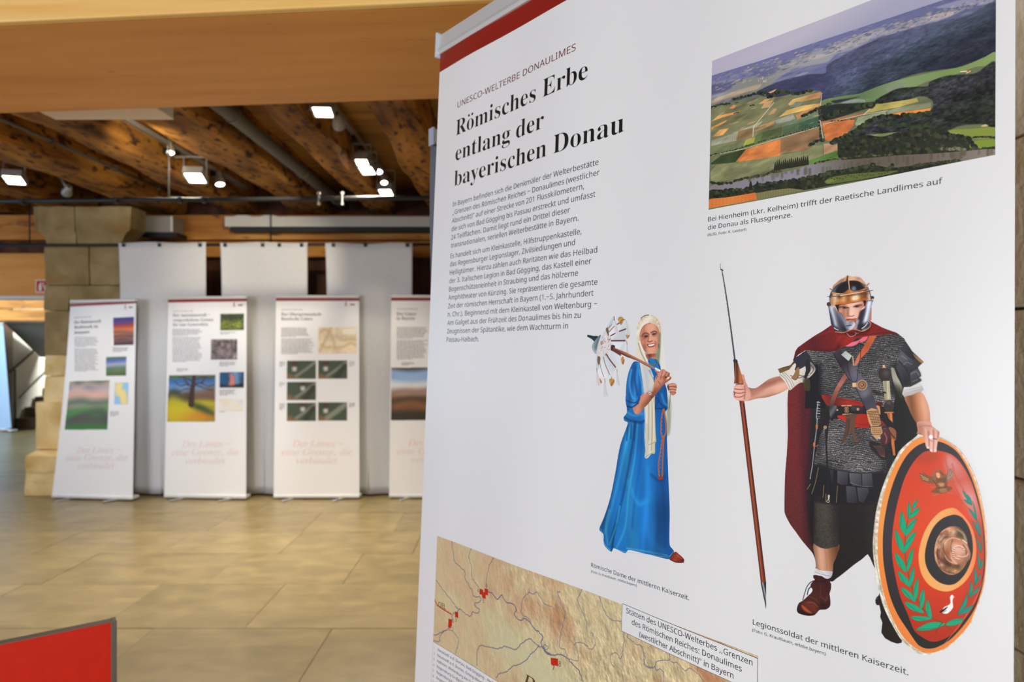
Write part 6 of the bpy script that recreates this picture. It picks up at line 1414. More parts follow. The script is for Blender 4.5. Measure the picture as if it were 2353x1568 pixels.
def patch(name, surf, u0, u1, v0, v1, m, parent, off=.0003, nu=6, nv=6, uvbox=None, cells=None):
    us = np.linspace(u0, u1, nu + 1); vs = np.linspace(v0, v1, nv + 1); U, Vv = np.meshgrid(us, vs)
    P = surf(U.ravel(), Vv.ravel(), off); F = []
    for j in range(nv):
        for i in range(nu):
            if cells is not None and not cells[j, i]: continue
            a = j * (nu + 1) + i; F.append((a, a + nu + 1, a + nu + 2, a + 1))
    me = bpy.data.meshes.new(name); me.from_pydata(P.tolist(), [], F)
    if uvbox:
        a, b, c, d = uvbox; L = me.uv_layers.new(name='UVMap'); ti = np.empty(len(me.loops), int); me.loops.foreach_get('vertex_index', ti)
        uu = (U.ravel()[ti] - a) / (b - a); vv = 1 - (Vv.ravel()[ti] - c) / (d - c); L.data.foreach_set('uv', np.stack([uu, vv], 1).ravel())
    me.update(); return link(name, me, m, parent, True)

def quad_patch(name, surf, C, m, parent, off, n=12):
    """C: the uv corners TL, TR, BR, BL"""
    C = np.asarray(C, float); V, F = [], []
    for j in range(n + 1):
        for i in range(n + 1):
            a, b = i / n, j / n; V.append((C[0] * (1 - a) + C[1] * a) * (1 - b) + (C[3] * (1 - a) + C[2] * a) * b)
    for j in range(n):
        for i in range(n): q = j * (n + 1) + i; F.append((q, q + n + 1, q + n + 2, q + 1))
    V = np.array(V); me = bpy.data.meshes.new(name); me.from_pydata(surf(V[:, 0], V[:, 1], off).tolist(), [], F); return link(name, me, m, parent, True)
def inset(C, d):
    C = np.asarray(C, float); return C + np.array([(d, d), (-d, d), (-d, -d), (d, -d)])
# ---------------------------------------------------------------- roll-up banners
def homography(src, dst):
    A = []
    for (x, y), (u, v) in zip(src, dst): A += [[x, y, 1, 0, 0, 0, -u * x, -u * y], [0, 0, 0, x, y, 1, -v * x, -v * y]]
    h = np.linalg.solve(np.array(A, float), np.array(dst, float).ravel()); Hm = np.append(h, 1).reshape(3, 3)
    def f(P):
        P = np.atleast_2d(np.asarray(P, float)); q = np.c_[P, np.ones(len(P))] @ Hm.T; return q[:, :2] / q[:, 2:]
    return f
def roll_up(label, corners, depths, W=.86, H=2.0, base=True, curl=0.0, sheet=None):
    """corners TL TR BR BL of the print in the photograph, depths in metres; everything hangs on an Empty at the base"""
    TL, TR, BR, BL = [np.array(at(x, y, Y)) for (x, y), Y in zip(corners, depths)]
    root = np.array([(BL[0] + BR[0]) / 2, (BL[1] + BR[1]) / 2 + .05, 0.0])
    e = empty('roll_up_banner', tuple(root)); props(e, label, 'roll-up banner', 'white roll-up banners of the exhibition')
    nrm = np.cross(TR - TL, TL - BL); nrm /= np.linalg.norm(nrm)
    if nrm[1] > 0: nrm = -nrm
    def surf(u, v, off=0.0):
        u = np.asarray(u, float) / W; v = np.asarray(v, float) / H; a = u[..., None]; b = v[..., None]
        P = (TL * (1 - a) + TR * a) * (1 - b) + (BL * (1 - a) + BR * a) * b
        d = off + curl * np.sin(math.pi * v) * (1 - u) ** 2 + .004 * np.sin(u * 5 + 1)
        return P + d[..., None] * nrm - root
    patch('printed_sheet', surf, 0, W, 0, H, M[sheet or 'banner_white'], e, 0, 16, 24)
    patch('sheet_back', surf, 0, W, 0, H, M['lamp_dark'], e, -.004, 8, 12)
    rt = (TR - TL) / np.linalg.norm(TR - TL); up = np.array([0, 0, 1.0])
    def bar(name, a, b, hw, z0, z1, m, bev=.006, d0=None, ext=0.0):
        c = (a + b) / 2 - root; L = np.linalg.norm(b - a) / 2 + ext; bm = bmesh.new(); add_box(bm, -L, L, -hw if d0 is None else d0, hw, z0, z1, bev)
        dd = b - a; o = from_bm(name, bm, m, e); o.location = tuple(c); o.rotation_euler = (0, 0, math.atan2(dd[1], dd[0])); return o
    bar('top_rail', TL, TR, .013, -.004, .024, M['alu_matt'])
    if base:
        zb = (BL[2] + BR[2]) / 2
        bar('base', BL, BR, .10, -zb + .012, .012, M['alu_matt'], .012, d0=-.012, ext=.004)
        for s in (-.3, .28):
            c = (BL * (.5 - s) + BR * (.5 + s)) - root; bm = bmesh.new(); add_box(bm, -.018, .018, -.10, .12, -zb, -zb + .014, .006); o = from_bm('foot', bm, M['alu'], e); o.location = (c[0], c[1] - .02, c[2]); o.rotation_euler = (0, 0, math.atan2((BR - BL)[1], (BR - BL)[0]) - .5)
        mid = (BL + BR) / 2 - root; mt = (TL + TR) / 2 - root
        tube('support_pole', [(mid[0], mid[1] + .06, mid[2]), (mt[0], mt[1] + .02, mt[2])], .009, M['lamp_dark'], e, 8)
    Hm = homography(corners, [(0, 0), (W, 0), (W, H), (0, H)])
    return e, surf, Hm
def put_pictures(e, surf, c, items, m):
    for nm, q in items:
        uv = c.mp(pts(q)) / c.ppm; u0, u1, v0, v1 = uv[:, 0].min(), uv[:, 0].max(), uv[:, 1].min(), uv[:, 1].max()
        patch(nm, surf, max(0.001, u0), min(.859, u1), v0, v1, m, e, .0015, 6, 6, (c.u0, c.u1, c.v0, c.v1))
def words(e, surf, Hm, crop, blocks, m='ink_grey', h=.0065, seed=1):
    rg = np.random.RandomState(seed); V, F = [], []
    for (x0, x1, y0, y1, n) in blocks:
        for k in range(n):
            y = y0 + (y1 - y0) * (k + .5) / n; x = x0; xe = x1 - rg.uniform(0, .16) * (x1 - x0) if k < n - 1 else x0 + (x1 - x0) * .5
            while x < xe:
                w_ = rg.uniform(6, 26); q = Hm(np.array([[x / crop[2] + crop[0], y / crop[2] + crop[1]], [min(x + w_, xe) / crop[2] + crop[0], y / crop[2] + crop[1]]]))
                b = len(V); 
                for (u, v) in ((q[0, 0], q[0, 1]), (q[1, 0], q[1, 1]), (q[1, 0], q[1, 1] - h), (q[0, 0], q[0, 1] - h)): V.append((u, v))
                F.append((b, b + 1, b + 2, b + 3)); x += w_ + 3.5
    V = np.array(V); P = surf(V[:, 0], V[:, 1], .0012); me = bpy.data.meshes.new('body_text'); me.from_pydata(P.tolist(), [], F); o = link('body_text', me, M[m], e); o['kind'] = 'stuff'; return o
def tx(Hm, crop, L):
    out = []
    for s, x0, y0, x1, y1, ch in L:
        q = Hm(np.array([[x0 / crop[2] + crop[0], y0 / crop[2] + crop[1]], [x1 / crop[2] + crop[0], y1 / crop[2] + crop[1]]])); out.append((s, q[0], q[1], ch))
    return out
def logo(e, surf):
    patch('logo_bar', surf, .765, .815, .066, .078, M['red_print'], e, .0015, 1, 1)
    V = np.array([(.715, .082), (.727, .082), (.725, .062), (.729, .05), (.722, .042), (.714, .05), (.717, .064)]); me = bpy.data.meshes.new('logo_figure'); me.from_pydata(surf(V[:, 0], V[:, 1], .0015).tolist(), [], [tuple(range(7))]); link('logo_figure', me, M['red_print'], e)
    patch('logo_bar', surf, .70, .745, .084, .087, M['ink_grey'], e, .0015, 1, 1)
def common(e, surf, Hm, crop, eb, head, slog):
    patch('red_stripe', surf, 0, .86, .004, .034, M['red_print'], e, .0015, 8, 1); logo(e, surf)
    print_text('eyebrow_text', tx(Hm, crop, [eb]), surf, M['ink_red'], e, .0015, res=1)
    print_text('heading_text', tx(Hm, crop, head), surf, M['ink_head'], e, .0015, style='bold', res=2)
    print_text('slogan_text', tx(Hm, crop, slog), surf, M['ink_pink'], e, .0015, style='italic', res=2)
Z3 = (0, 640, 2.8); Z4 = (360, 660, 2.903)
GAIN = 1.22; FAR_GAIN = 1.0
def far_canvas(Hm): return Canvas((0, .86, 0, 2.0), 420, Hm)

# first banner (Hadrian's wall), twisted beside the pillar
C1 = [(162.5, 698), (313, 689.5), (305, 1143), (120, 1141)]
e, S, Hm = roll_up('leftmost white banner, skewed before the stone pillar, with a sunset photo', C1, (7.12, 6.88, 6.82, 6.92), curl=-.02)
c = far_canvas(Hm); c.crop(*Z3)
q = "728,235 862,228 861,384 732,391"; c.poly(q, (60, 60, 130), smooth=False, grad=((800, 228), (800, 388), [(84, 70, 150), (150, 70, 90), (240, 110, 40), (250, 150, 50), (110, 70, 60), (120, 90, 90), (50, 40, 44)])); c.setclip(q, False)
for k in range(5): c.line(np.array([[728., 350. - k * 12], [790., 338. - k * 9], [862., 345. - k * 10]]), 5, [(190, 140, 140), (60, 40, 50)][k % 2], .6, soft=4)
c.setclip(); q = "683,460 815,452 812,568 683,572"; c.poly(q, (90, 120, 80), smooth=False, grad=((750, 455), (750, 570), [(90, 110, 190), (170, 180, 210), (96, 130, 110), (90, 120, 70), (70, 96, 60)])); c.dot(760, 530, 24, (150, 140, 100), .5, soft=8)
q = "446,610 703,598 692,915 415,922"; c.poly(q, (90, 120, 80), smooth=False, grad=((580, 600), (560, 920), [(90, 110, 180), (130, 150, 200), (190, 184, 190), (214, 186, 176), (104, 128, 96), (76, 104, 74), (84, 90, 82), (66, 106, 64)])); c.setclip(q, False)
for s, col in (("450,620 500,650 560,625 640,640 700,620", (220, 190, 160)), ("440,680 520,670 600,690 700,660", (230, 200, 190)), ("440,700 560,690 700,700", (240, 180, 150)), ("430,750 520,735 600,745 700,735", (70, 100, 80)), ("420,830 520,790 600,800 700,770", (80, 150, 80)), ("470,860 560,820 650,800 690,850", (84, 84, 88)), ("440,900 540,860 640,880", (100, 90, 90)), ("420,915 560,905 690,905", (60, 140, 60))): c.line(s, 16, col, .7, soft=9)
c.setclip(); q = "738,615 828,608 825,745 735,750"; c.poly(q, (150, 200, 236), smooth=False); c.poly("742,620 790,615 785,650 810,660 820,740 780,745 770,700 745,690", (240, 220, 150), soft=2)
im = image_from('banner_art_a', c.img, FAR_GAIN); pm = print_mat('print_a', im, .5)
put_pictures(e, S, c, [('sunset_photo', "729,236 861,229 860,383 733,390"), ('meadow_photo', "684,461 814,453 811,567 684,571"), ('hill_photo', "440,606 699,601 690,918 418,920"), ('coast_map', "739,615 827,609 824,744 736,749")], pm)
common(e, S, Hm, Z3, ("UNESCO-WELTERBE LIMES", 480, 242, 592, 235, .011), [("Der Hadrianswall", 480, 272, 650, 262, .03), ("Bollwerk in", 480, 300, 632, 291, .03), ("Britannien", 480, 330, 577, 323, .03)],
       [("Der Limes –", 492, 1084, 775, 1076, .062), ("eine Grenze, die", 424, 1140, 820, 1131, .062), ("verbindet", 498, 1194, 735, 1190, .062)])
words(e, S, Hm, Z3, [(480, 635, 345, 405, 7), (480, 635, 412, 550, 16), (726, 835, 402, 430, 4), (708, 770, 795, 830, 4)], seed=2)

C2 = [(387, 688), (567, 684.8), (565.5, 1141), (378, 1138.5)]
e, S, Hm = roll_up('white roll-up banner with a bare tree photo, second from the pillar', C2, (7.0, 6.92, 6.86, 6.92))
c = far_canvas(Hm); c.crop(*Z4)
q = "423,178 583,172 583,281 423,284"; c.poly(q, (96, 110, 50), smooth=False, grad=((500, 175), (500, 282), [(60, 74, 50), (96, 110, 44), (122, 132, 56), (80, 94, 50)])); c.grain(q, .7, .12, .2, 5, smooth=False); c.poly("430,180 583,176 583,195 430,200", (50, 60, 40), .7, soft=4)
q = "360,345 538,338 537,470 368,478"; c.poly(q, (120, 108, 110), smooth=False); c.grain(q, .8, .08, .08, 9, smooth=False); c.line("385,350 390,470", 5, (90, 80, 82), .7, soft=3); c.line("500,345 498,465", 5, (84, 76, 80), .7, soft=3); c.poly("400,380 490,380 495,450 400,455", (134, 122, 122), .6, soft=6)
q = "418,560 583,555 581,660 418,662"; c.poly(q, (40, 90, 140), smooth=False, grad=((420, 600), (580, 560), [(40, 80, 120), (110, 160, 200), (40, 70, 110)])); c.poly("480,655 490,600 485,575 505,570 515,600 520,655", (230, 130, 110), soft=2); c.poly("418,640 480,650 583,630 583,662 418,662", (24, 30, 36), soft=2); c.dot(570, 610, 18, (30, 40, 50), .8, soft=5)
q = "415,745 580,738 580,808 415,815"; c.poly(q, (236, 232, 226), smooth=False); c.dot(460, 765, 26, (240, 204, 140), .7, soft=6, ry=12); c.dot(540, 790, 26, (236, 216, 150), .6, soft=6, ry=12); c.dot(560, 755, 18, (190, 210, 236), .7, soft=5)
q = "85,580 392,575 388,888 70,890"; c.poly(q, (90, 110, 60), smooth=False, grad=((230, 580), (230, 890), [(60, 110, 180), (110, 150, 200), (130, 150, 170), (90, 90, 60), (150, 150, 40), (190, 170, 40), (200, 130, 40), (150, 140, 40)])); c.setclip(q, False)
c.poly("240,690 300,680 392,650 392,790 320,760 240,740", (120, 90, 70), .9, soft=5); c.poly("75,690 110,670 150,680 200,750 160,740 75,740", (50, 60, 50), .9, soft=4); c.poly("170,700 230,690 235,750 200,745", (80, 50, 30), .8, soft=4)
c.poly("75,730 120,715 200,760 240,780 320,890 70,890", (206, 190, 40), .8, soft=6); c.poly("200,850 300,800 360,850 330,890 150,890", (200, 120, 40), .7, soft=10); c.poly("230,765 300,775 390,830 390,850 300,820 225,785", (40, 70, 40), .9, soft=4); c.poly("245,745 390,750 392,790 320,775", (200, 190, 40), .8, soft=3)
c.line("232,772 236,700 246,630 250,585", 14, (60, 44, 34), .95, w2=7, soft=1)
for s in ("240,660 200,640 160,650 120,620", "244,640 290,630 340,650 390,640", "246,620 200,600 150,590", "250,610 300,595 360,600 390,585", "240,670 190,670 150,690", "250,640 310,660 370,680", "215,640 190,610 180,580", "300,630 320,600 330,580"): c.line(s, 4, (70, 52, 44), .8, w2=1.5, soft=1.5)
c.setclip()
im = image_from('banner_art_b', c.img, FAR_GAIN); pm = print_mat('print_b', im, .5)
put_pictures(e, S, c, [('rampart_photo', "424,178 582,173 582,280 424,283"), ('stone_relief_photo', "362,343 537,340 536,472 366,476"), ('tower_photo', "419,559 582,556 580,659 419,661"), ('wall_map', "416,744 579,739 579,808 416,814"), ('tree_photo', "80,579 391,576 387,887 72,889")], pm)
common(e, S, Hm, Z4, ("UNESCO-WELTERBE LIMES", 110, 163, 245, 161, .011), [("Der Antoninuswall –", 110, 195, 354, 191, .030), ("vorgeschobene Grenze", 110, 226, 378, 222, .030), ("für eine Generation", 110, 256, 342, 252, .030)],
       [("Der Limes –", 170, 1060, 488, 1058, .062), ("eine Grenze, die", 102, 1117, 548, 1113, .062), ("verbindet", 190, 1174, 455, 1172, .062)])
words(e, S, Hm, Z4, [(108, 308, 275, 322, 6), (108, 305, 328, 495, 19), (136, 218, 535, 558, 3), (422, 540, 294, 312, 2), (418, 530, 490, 522, 4), (418, 530, 675, 715, 5), (418, 490, 820, 828, 1)], seed=3)

C3 = [(634.5, 684.2), (825.5, 684), (826, 1140), (629, 1140.5)]
e, S, Hm = roll_up('white roll-up banner with five small aerial pictures and a pale map', C3, (6.98, 6.98, 6.9, 6.9))
c = far_canvas(Hm); c.crop(*Z4)
q = "1078,265 1335,264 1335,440 1078,441"; c.poly(q, (236, 220, 190), smooth=False); c.grain(q, .12, .03, .03, 4, smooth=False)
for s in ("1085,300 1130,280 1170,330 1190,400", "1090,420 1150,300 1160,270", "1200,320 1240,350 1300,340 1335,350", "1180,400 1240,395 1290,370 1335,385", "1100,380 1130,400 1160,390"): c.line(s, 6, (206, 180, 140), .7, soft=4)
c.poly("1240,275 1330,272 1330,310 1240,312", (246, 240, 226), .9, smooth=False)
tiles = [(870, 485, 1063, 607), (1077, 483, 1272, 606), (870, 626, 1063, 748), (870, 765, 1063, 888), (1077, 762, 1271, 886)]
for k, (x0, y0, x1, y1) in enumerate(tiles):
    R = np.array([[x0, y0], [x1, y0], [x1, y1], [x0, y1]], float); c.poly(R, (70, 84, 66), smooth=False); c.setclip(R, False)
    c.poly(np.array([[x0, y1 - 34], [x0 + 70, y1 - 14], [x0 + 110, y1 + 4], [x0, y1 + 4]]), (132, 104, 70), soft=3)
    c.line(np.array([[x0 + 62., y1 - 20.], [x1 - 70., y0 + 60.], [x1 - 5., y0 + 10.]]), 6 if k < 4 else 12, (150, 150, 140), .8, soft=3)
    if k in (1, 2, 3): c.line(np.array([[x0 + 120., y1 - 5.], [x1 - 20., y0 + 40.]]), 12, (52, 52, 40), .8, soft=4)
    tx_, ty_ = ((x0 + 50, y0 + 24), (x0 + 50, y0 + 24), (x0 + 105, y0 + 12), (x0 + 105, y0 + 12), (x0 + 50, y0 + 26))[k]
    c.poly(np.array([[tx_ - 16., ty_ + 14], [tx_ + 16, ty_ + 14], [tx_ + 13, ty_ + 46], [tx_ - 13, ty_ + 46]]), (206, 206, 204), smooth=False, soft=1.5); c.poly(np.array([[tx_ - 26., ty_ + 14], [tx_ + 24, ty_ + 12], [tx_ + 14, ty_ - 12], [tx_ - 12, ty_ - 12]]), (76, 60, 50), soft=2); c.setclip()
im = image_from('banner_art_c', c.img, FAR_GAIN); pm = print_mat('print_c', im, .5)
put_pictures(e, S, c, [('region_map', "1079,266 1334,266 1334,439 1079,439")] + [('aerial_picture', "%d,%d %d,%d %d,%d %d,%d" % (a + 1, b + 1, cc - 1, b + 1, cc - 1, d_ - 1, a + 1, d_ - 1)) for a, b, cc, d_ in tiles], pm)
common(e, S, Hm, Z4, ("UNESCO-WELTERBE LIMES", 832, 153, 975, 153, .011), [("Der Obergermanisch-", 832, 189, 1103, 188, .031), ("Raetische Limes", 832, 219, 1040, 218, .031)],
       [("Der Limes –", 905, 1060, 1245, 1060, .062), ("eine Grenze, die", 835, 1117, 1305, 1116, .062), ("verbindet", 930, 1174, 1205, 1174, .062)])
words(e, S, Hm, Z4, [(832, 1030, 268, 332, 8), (832, 1050, 340, 445, 12), (820, 862, 492, 528, 4), (820, 862, 630, 660, 3), (820, 862, 770, 816, 5), (1283, 1325, 490, 528, 4), (1283, 1325, 768, 800, 4)], seed=4)

C4 = [(899, 683.6), (1092, 684), (1092, 1140), (894.5, 1138)]
e, S, Hm = roll_up('white roll-up banner with a wide brown hill photo, partly behind the large banner', C4, (6.98, 7.0, 6.9, 6.92))
c = far_canvas(Hm); c.crop(*Z4)
q = "1560,534 2150,530 2150,882 1560,884"; c.poly(q, (90, 60, 40), smooth=False, grad=((1700, 532), (1700, 884), [(110, 160, 226), (150, 186, 230), (200, 214, 232), (230, 232, 236), (150, 110, 84), (120, 84, 60), (110, 74, 46), (70, 56, 40), (50, 48, 36)])); c.setclip(q, False)
for s, col in (("1560,560 1700,590 1830,560", (170, 196, 232)), ("1560,640 1700,660 1830,640", (236, 236, 240)), ("1560,700 1650,690 1750,692 1830,684", (130, 90, 70)), ("1560,760 1700,742 1830,750", (60, 54, 36)), ("1600,790 1700,775 1800,800", (140, 96, 56)), ("1560,850 1700,850 1830,850", (50, 48, 34))): c.line(s, 14, col, .7, soft=8)
c.setclip(); im = image_from('banner_art_d', c.img, FAR_GAIN); pm = print_mat('print_d', im, .5)
put_pictures(e, S, c, [('hill_photo', "1566,534 2100,531 2100,882 1566,884")], pm)
common(e, S, Hm, Z4, ("UNESCO-WELTERBE LIMES", 1602, 149, 1742, 149, .011), [("Der Limes", 1602, 187, 1730, 187, .031), ("in Bayern", 1602, 216, 1722, 216, .031)],
       [("Der Limes –", 1675, 1056, 2015, 1058, .062), ("eine Grenze, die", 1605, 1112, 2075, 1114, .062), ("verbindet", 1700, 1168, 1975, 1170, .062)])
words(e, S, Hm, Z4, [(1602, 1808, 265, 345, 9), (1602, 1810, 352, 482, 15), (1635, 1725, 500, 520, 3)], seed=5)

# pale blue banner standing in the stair hall
e, S, Hm = roll_up('pale blue banner seen almost edge-on in the stair hall', [(-46, 746), (7, 748), (26, 984), (-14, 990)], (12.6, 11.7, 11.95, 12.3), H=1.9, sheet='blue_banner')

# ---------------------------------------------------------------- hanging white cloths
def cloth(x0, x1, yt, yb, Y, clips, label, seed):
    e = empty('hanging_cloth', at((x0 + x1) / 2, 562, Y)); props(e, label, 'cloth', 'white cloths hanging from the pipe'); o = np.array(e.location)
    rnd = random.Random(seed); ph = [rnd.uniform(0, 6) for _ in range(5)]; nu, nv = 40, 30; V, F = [], []
    for j in range(nv + 1):
        t = j / nv
        for i in range(nu + 1):
            s = i / nu; p = at(x0 + (x1 - x0) * s + (10 * (t ** .6) if s < .5 else 0) * (1 - s), yt + (yb - yt) * t, Y)
            a = .012 * (.25 + t); sag = .006 * math.sin(s * 9 + ph[3]) * (1 - t)
            V.append((p.x - o[0], p.y - o[1] + a * (math.sin(s * 7 + ph[0]) + .6 * math.sin(s * 13 + ph[1] + t * 2) + .4 * math.sin(s * 23 + ph[2] - t * 3)) - .022, p.z - o[2] - sag))
    for j in range(nv):
        for i in range(nu): a = j * (nu + 1) + i; F.append((a, a + nu + 1, a + nu + 2, a + 1))
    me = bpy.data.meshes.new('cloth'); me.from_pydata(V, [], F); c_ = link('cloth', me, M['fabric'], e, True)
    sd = c_.modifiers.new('s', 'SOLIDIFY'); sd.thickness = .002
    for x in clips:
        bm = bmesh.new(); add_box(bm, -.018, .018, -.034, -.026, -.028, .006, .003); add_tube(bm, [(-.012, -.034, .0), (-.014, -.05, .028), (.014, -.05, .028), (.012, -.034, .0)], .0025, 6)
        k = from_bm('clip', bm, M['black_metal'], e); k.location = at(x, 562, Y) - e.location
cloth(275, 475, 558, 1134, 7.08, (287.5, 369.6, 462.5), 'white cloth hanging beside the pillar, behind the tree banner', 1)
cloth(508, 708, 558, 1134, 7.08, (520, 606, 644, 695), 'brightly lit white cloth hanging in the middle of three', 2)
cloth(748, 948, 560, 1134, 7.08, (768, 841, 937), 'greyer white cloth hanging at the right of three', 3)
MAP_U1 = on_sheet([(1742, 1514)])[0][0]
# ---------------------------------------------------------------- the large banner in front
CAMV = np.array([0, 0, 1.6])
nb_root = CAMV + B_O + B_R * .43 - B_U * 2.12; nb_root[2] = 0
nb = empty('roll_up_banner', tuple(nb_root)); props(nb, 'large white roll-up banner close up, printed with a Roman soldier and map', 'roll-up banner')
def NS(u, v, off=0.0): return sheet_xyz(np.asarray(u, float), np.asarray(v, float), off) + CAMV - nb_root
SH = 2.08
patch('printed_sheet', NS, 0, B_W, 0, SH, M['banner_white'], nb, 0, 60, 80)
patch('sheet_back', NS, 0, B_W, 0, SH, M['back_and_shade_grey'], nb, -.0008, 20, 20)
patch('red_stripe', NS, 0, B_W, .0, .0335, M['red_print'], nb, .0001, 60, 1)
# frame of the banner: rail on top, cassette on the floor, pole behind
Rm = Matrix((tuple(B_R), tuple(B_U), tuple(B_N))).transposed().to_4x4()     # local x = along, y = up the sheet, z = towards the viewer
def nb_part(name, bm, m, org, smooth=False):
    for v in bm.verts: v.co = Rm @ v.co + Vector(org + CAMV - nb_root)
    return from_bm(name, bm, m, nb, smooth)
bm = bmesh.new(); prof = [(-.001, .004), (.0035, .0075), (.008, .0065), (.010, .0055), (.034, .0030), (.0365, .0005), (.0365, -.010), (-.001, -.010)]
ra = [bm.verts.new((-.002, y, z)) for y, z in prof]; rb = [bm.verts.new((B_W + .002, y, z)) for y, z in prof]
for k in range(len(prof)): bm.faces.new((ra[k], ra[(k + 1) % len(prof)], rb[(k + 1) % len(prof)], rb[k]))
bm.faces.new(ra[::-1]); bm.faces.new(rb); bmesh.ops.recalc_face_normals(bm, faces=bm.faces)
nb_part('top_rail', bm, M['alu_rail'] if 'alu_rail' in M else M.setdefault('alu_rail', mat('alu_rail', (214, 215, 216), .36, .25)), B_O)
for x in (-.007, B_W + .002):
    bm = bmesh.new(); add_box(bm, x, x + .005, -.007, .039, -.0125, .0095, .002); nb_part('end_cap', bm, M['cap_plastic'], B_O)
bot = B_O - B_U * SH
bm = bmesh.new(); add_box(bm, -.01, B_W + .01, -.07, .01, -.17, .03, .015); nb_part('base', bm, M['alu_matt'], bot)
for x in (.2, .66):
    bm = bmesh.new(); add_box(bm, x - .02, x + .02, -.078, -.064, -.02, .17, .004); nb_part('foot', bm, M['alu'], bot)
bm = bmesh.new(); add_tube(bm, [(B_W / 2, -.02, -.06), (B_W / 2, SH + .005, -.018)], .01, 10); nb_part('support_pole', bm, M['lamp_dark'], bot, True)

def picture(name, c, box_uv, n, cut=False, gain=GAIN):
    im = image_from(name, c.img, gain); m = print_mat('print_' + name, im)
    u0, u1, v0, v1 = box_uv; nu = max(2, int((u1 - u0) / n)); nv = max(2, int((v1 - v0) / n)); cells = None
    if cut:
        cells = np.zeros((nv, nu), bool); A = c.al
        for j in range(nv):
            for i in range(nu):
                a0 = int((j / nv) * c.H); a1 = max(a0 + 1, int((j + 1) / nv * c.H)); b0 = int(i / nu * c.W); b1 = max(b0 + 1, int((i + 1) / nu * c.W)); cells[j, i] = A[a0:a1, b0:b1].max() > .03
        # soft blend between the cut-out and the white sheet
        al = np.dstack([c.al * 255] * 3); ia = image_from(name + '_mask', al); ia.colorspace_settings.name = 'Non-Color'
        nt = m.node_tree; N = nt.nodes; t2 = N.new('ShaderNodeTexImage'); t2.image = ia; t2.extension = 'EXTEND'; uv = [x for x in N if x.type == 'UVMAP'][0]; nt.links.new(uv.outputs[0], t2.inputs[0])
        mx = N.new('ShaderNodeMix'); mx.data_type = 'RGBA'; t1 = [x for x in N if x.type == 'TEX_IMAGE' and x.image == im][0]
        mx.inputs['A'].default_value = (*lin((236, 236, 238)), 1); nt.links.new(t2.outputs['Color'], mx.inputs['Factor']); nt.links.new(t1.outputs['Color'], mx.inputs['B']); nt.links.new(mx.outputs['Result'], N['Principled BSDF'].inputs['Base Color'])
    return patch(name, NS, u0, u1, v0, v1, m, nb, .00007, nu, nv, (c.u0, c.u1, c.v0, c.v1), cells)
c = paint_landscape(); picture('landscape_photo', c, (.5715, .8466, .2035, .3750), .004)
c = paint_lady(); picture('lady_picture', c, (c.u0, c.u1, c.v0, c.v1), .0025, True)
c = paint_soldier(); picture('soldier_picture', c, (c.u0, c.u1, c.v0, c.v1), .0025, True)
c = paint_map(); picture('relief_map', c, (c.u0, MAP_U1, c.v0 + .001, c.v1), .006)

def on(P, crop=(0, 0, 1.0)):
    P = np.asarray(P, float).reshape(-1, 2) / crop[2] + np.array(crop[:2]); return on_sheet(P)
def nl(crop, L): 
    out = []
    for s, x0, y0, x1, y1, ch in L: q = on([(x0, y0), (x1, y1)], crop); out.append((s, q[0], q[1], ch))
    return out
Z7 = (960, 0, 3.5635); ZA = (1000, 350, 5.8825); ZB_ = (1000, 560, 5.8825); ZC_ = (1340, 1280, 5.348); ZD = (1700, 1400, 5.348); ZE = (1600, 400, 7.843); ZF = (980, 1440, 9.05); M1c = (960, 1200, 4.261)
print_text('eyebrow_text', nl(Z7, [("UNESCO-WELTERBE DONAULIMES", 325, 885, 1293, 412, .0102)]), NS, M['ink_red'], nb)
print_text('heading_text', nl(Z7, [("Römisches Erbe", 312, 1113, 1390, 640, .0268), ("entlang der", 308, 1320, 1030, 1048, .0268), ("bayerischen Donau", 298, 1528, 1687, 1080, .0268)]), NS, M['ink'], nb, style='bold', offset=-.0055, res=5)
body = nl(ZA, [("In Bayern befinden sich die Denkmäler der Welterbestätte", 237, 738, 2207, 168, .0080), ("„Grenzen des Römischen Reiches – Donaulimes (westlicher", 233, 848, 2222, 307, .0080), ("Abschnitt)“ auf einer Strecke von 201 Flusskilometern,", 227, 960, 2012, 495, .0080),
               ("die sich von Bad Gögging bis Passau erstreckt und umfasst", 222, 1072, 2165, 602, .0080), ("24 Teilflächen. Damit liegt rund ein Drittel dieser", 216, 1187, 1822, 814, .0080), ("transnationalen, seriellen Welterbestätte in Bayern.", 213, 1295, 1937, 926, .0080), ("Es handelt sich um Kleinkastelle, Hilfstruppenkastelle,", 207, 1437, 1978, 1105, .0080)])
body += nl(ZB_, [("das Regensburger Legionslager, Zivilsiedlungen und", 202, 312, 1888, 20, .0080), ("Heiligtümer. Hierzu zählen auch Raritäten wie das Heilbad", 198, 425, 2190, 121, .0080), ("der 3. Italischen Legion in Bad Gögging, das Kastell einer", 192, 538, 2110, 272, .0080),
                 ("Bogenschützeneinheit in Straubing und das hölzerne", 187, 650, 1930, 434, .0080), ("Amphitheater von Künzing. Sie repräsentieren die gesamte", 180, 763, 2193, 556, .0080), ("Zeit der römischen Herrschaft in Bayern (1.–5. Jahrhundert", 175, 878, 2140, 706, .0080),
                 ("n. Chr.). Beginnend mit dem Kleinkastell von Weltenburg –", 170, 990, 2190, 853, .0080), ("Am Galget aus der Frühzeit des Donaulimes bis hin zu", 165, 1103, 1968, 1004, .0080), ("Zeugnissen der Spätantike, wie dem Wachtturm in", 160, 1217, 1795, 1150, .0080), ("Passau-Haibach.", 154, 1330, 590, 1322, .0080)])
print_text('body_text', body, NS, M['ink_soft'], nb, res=2)
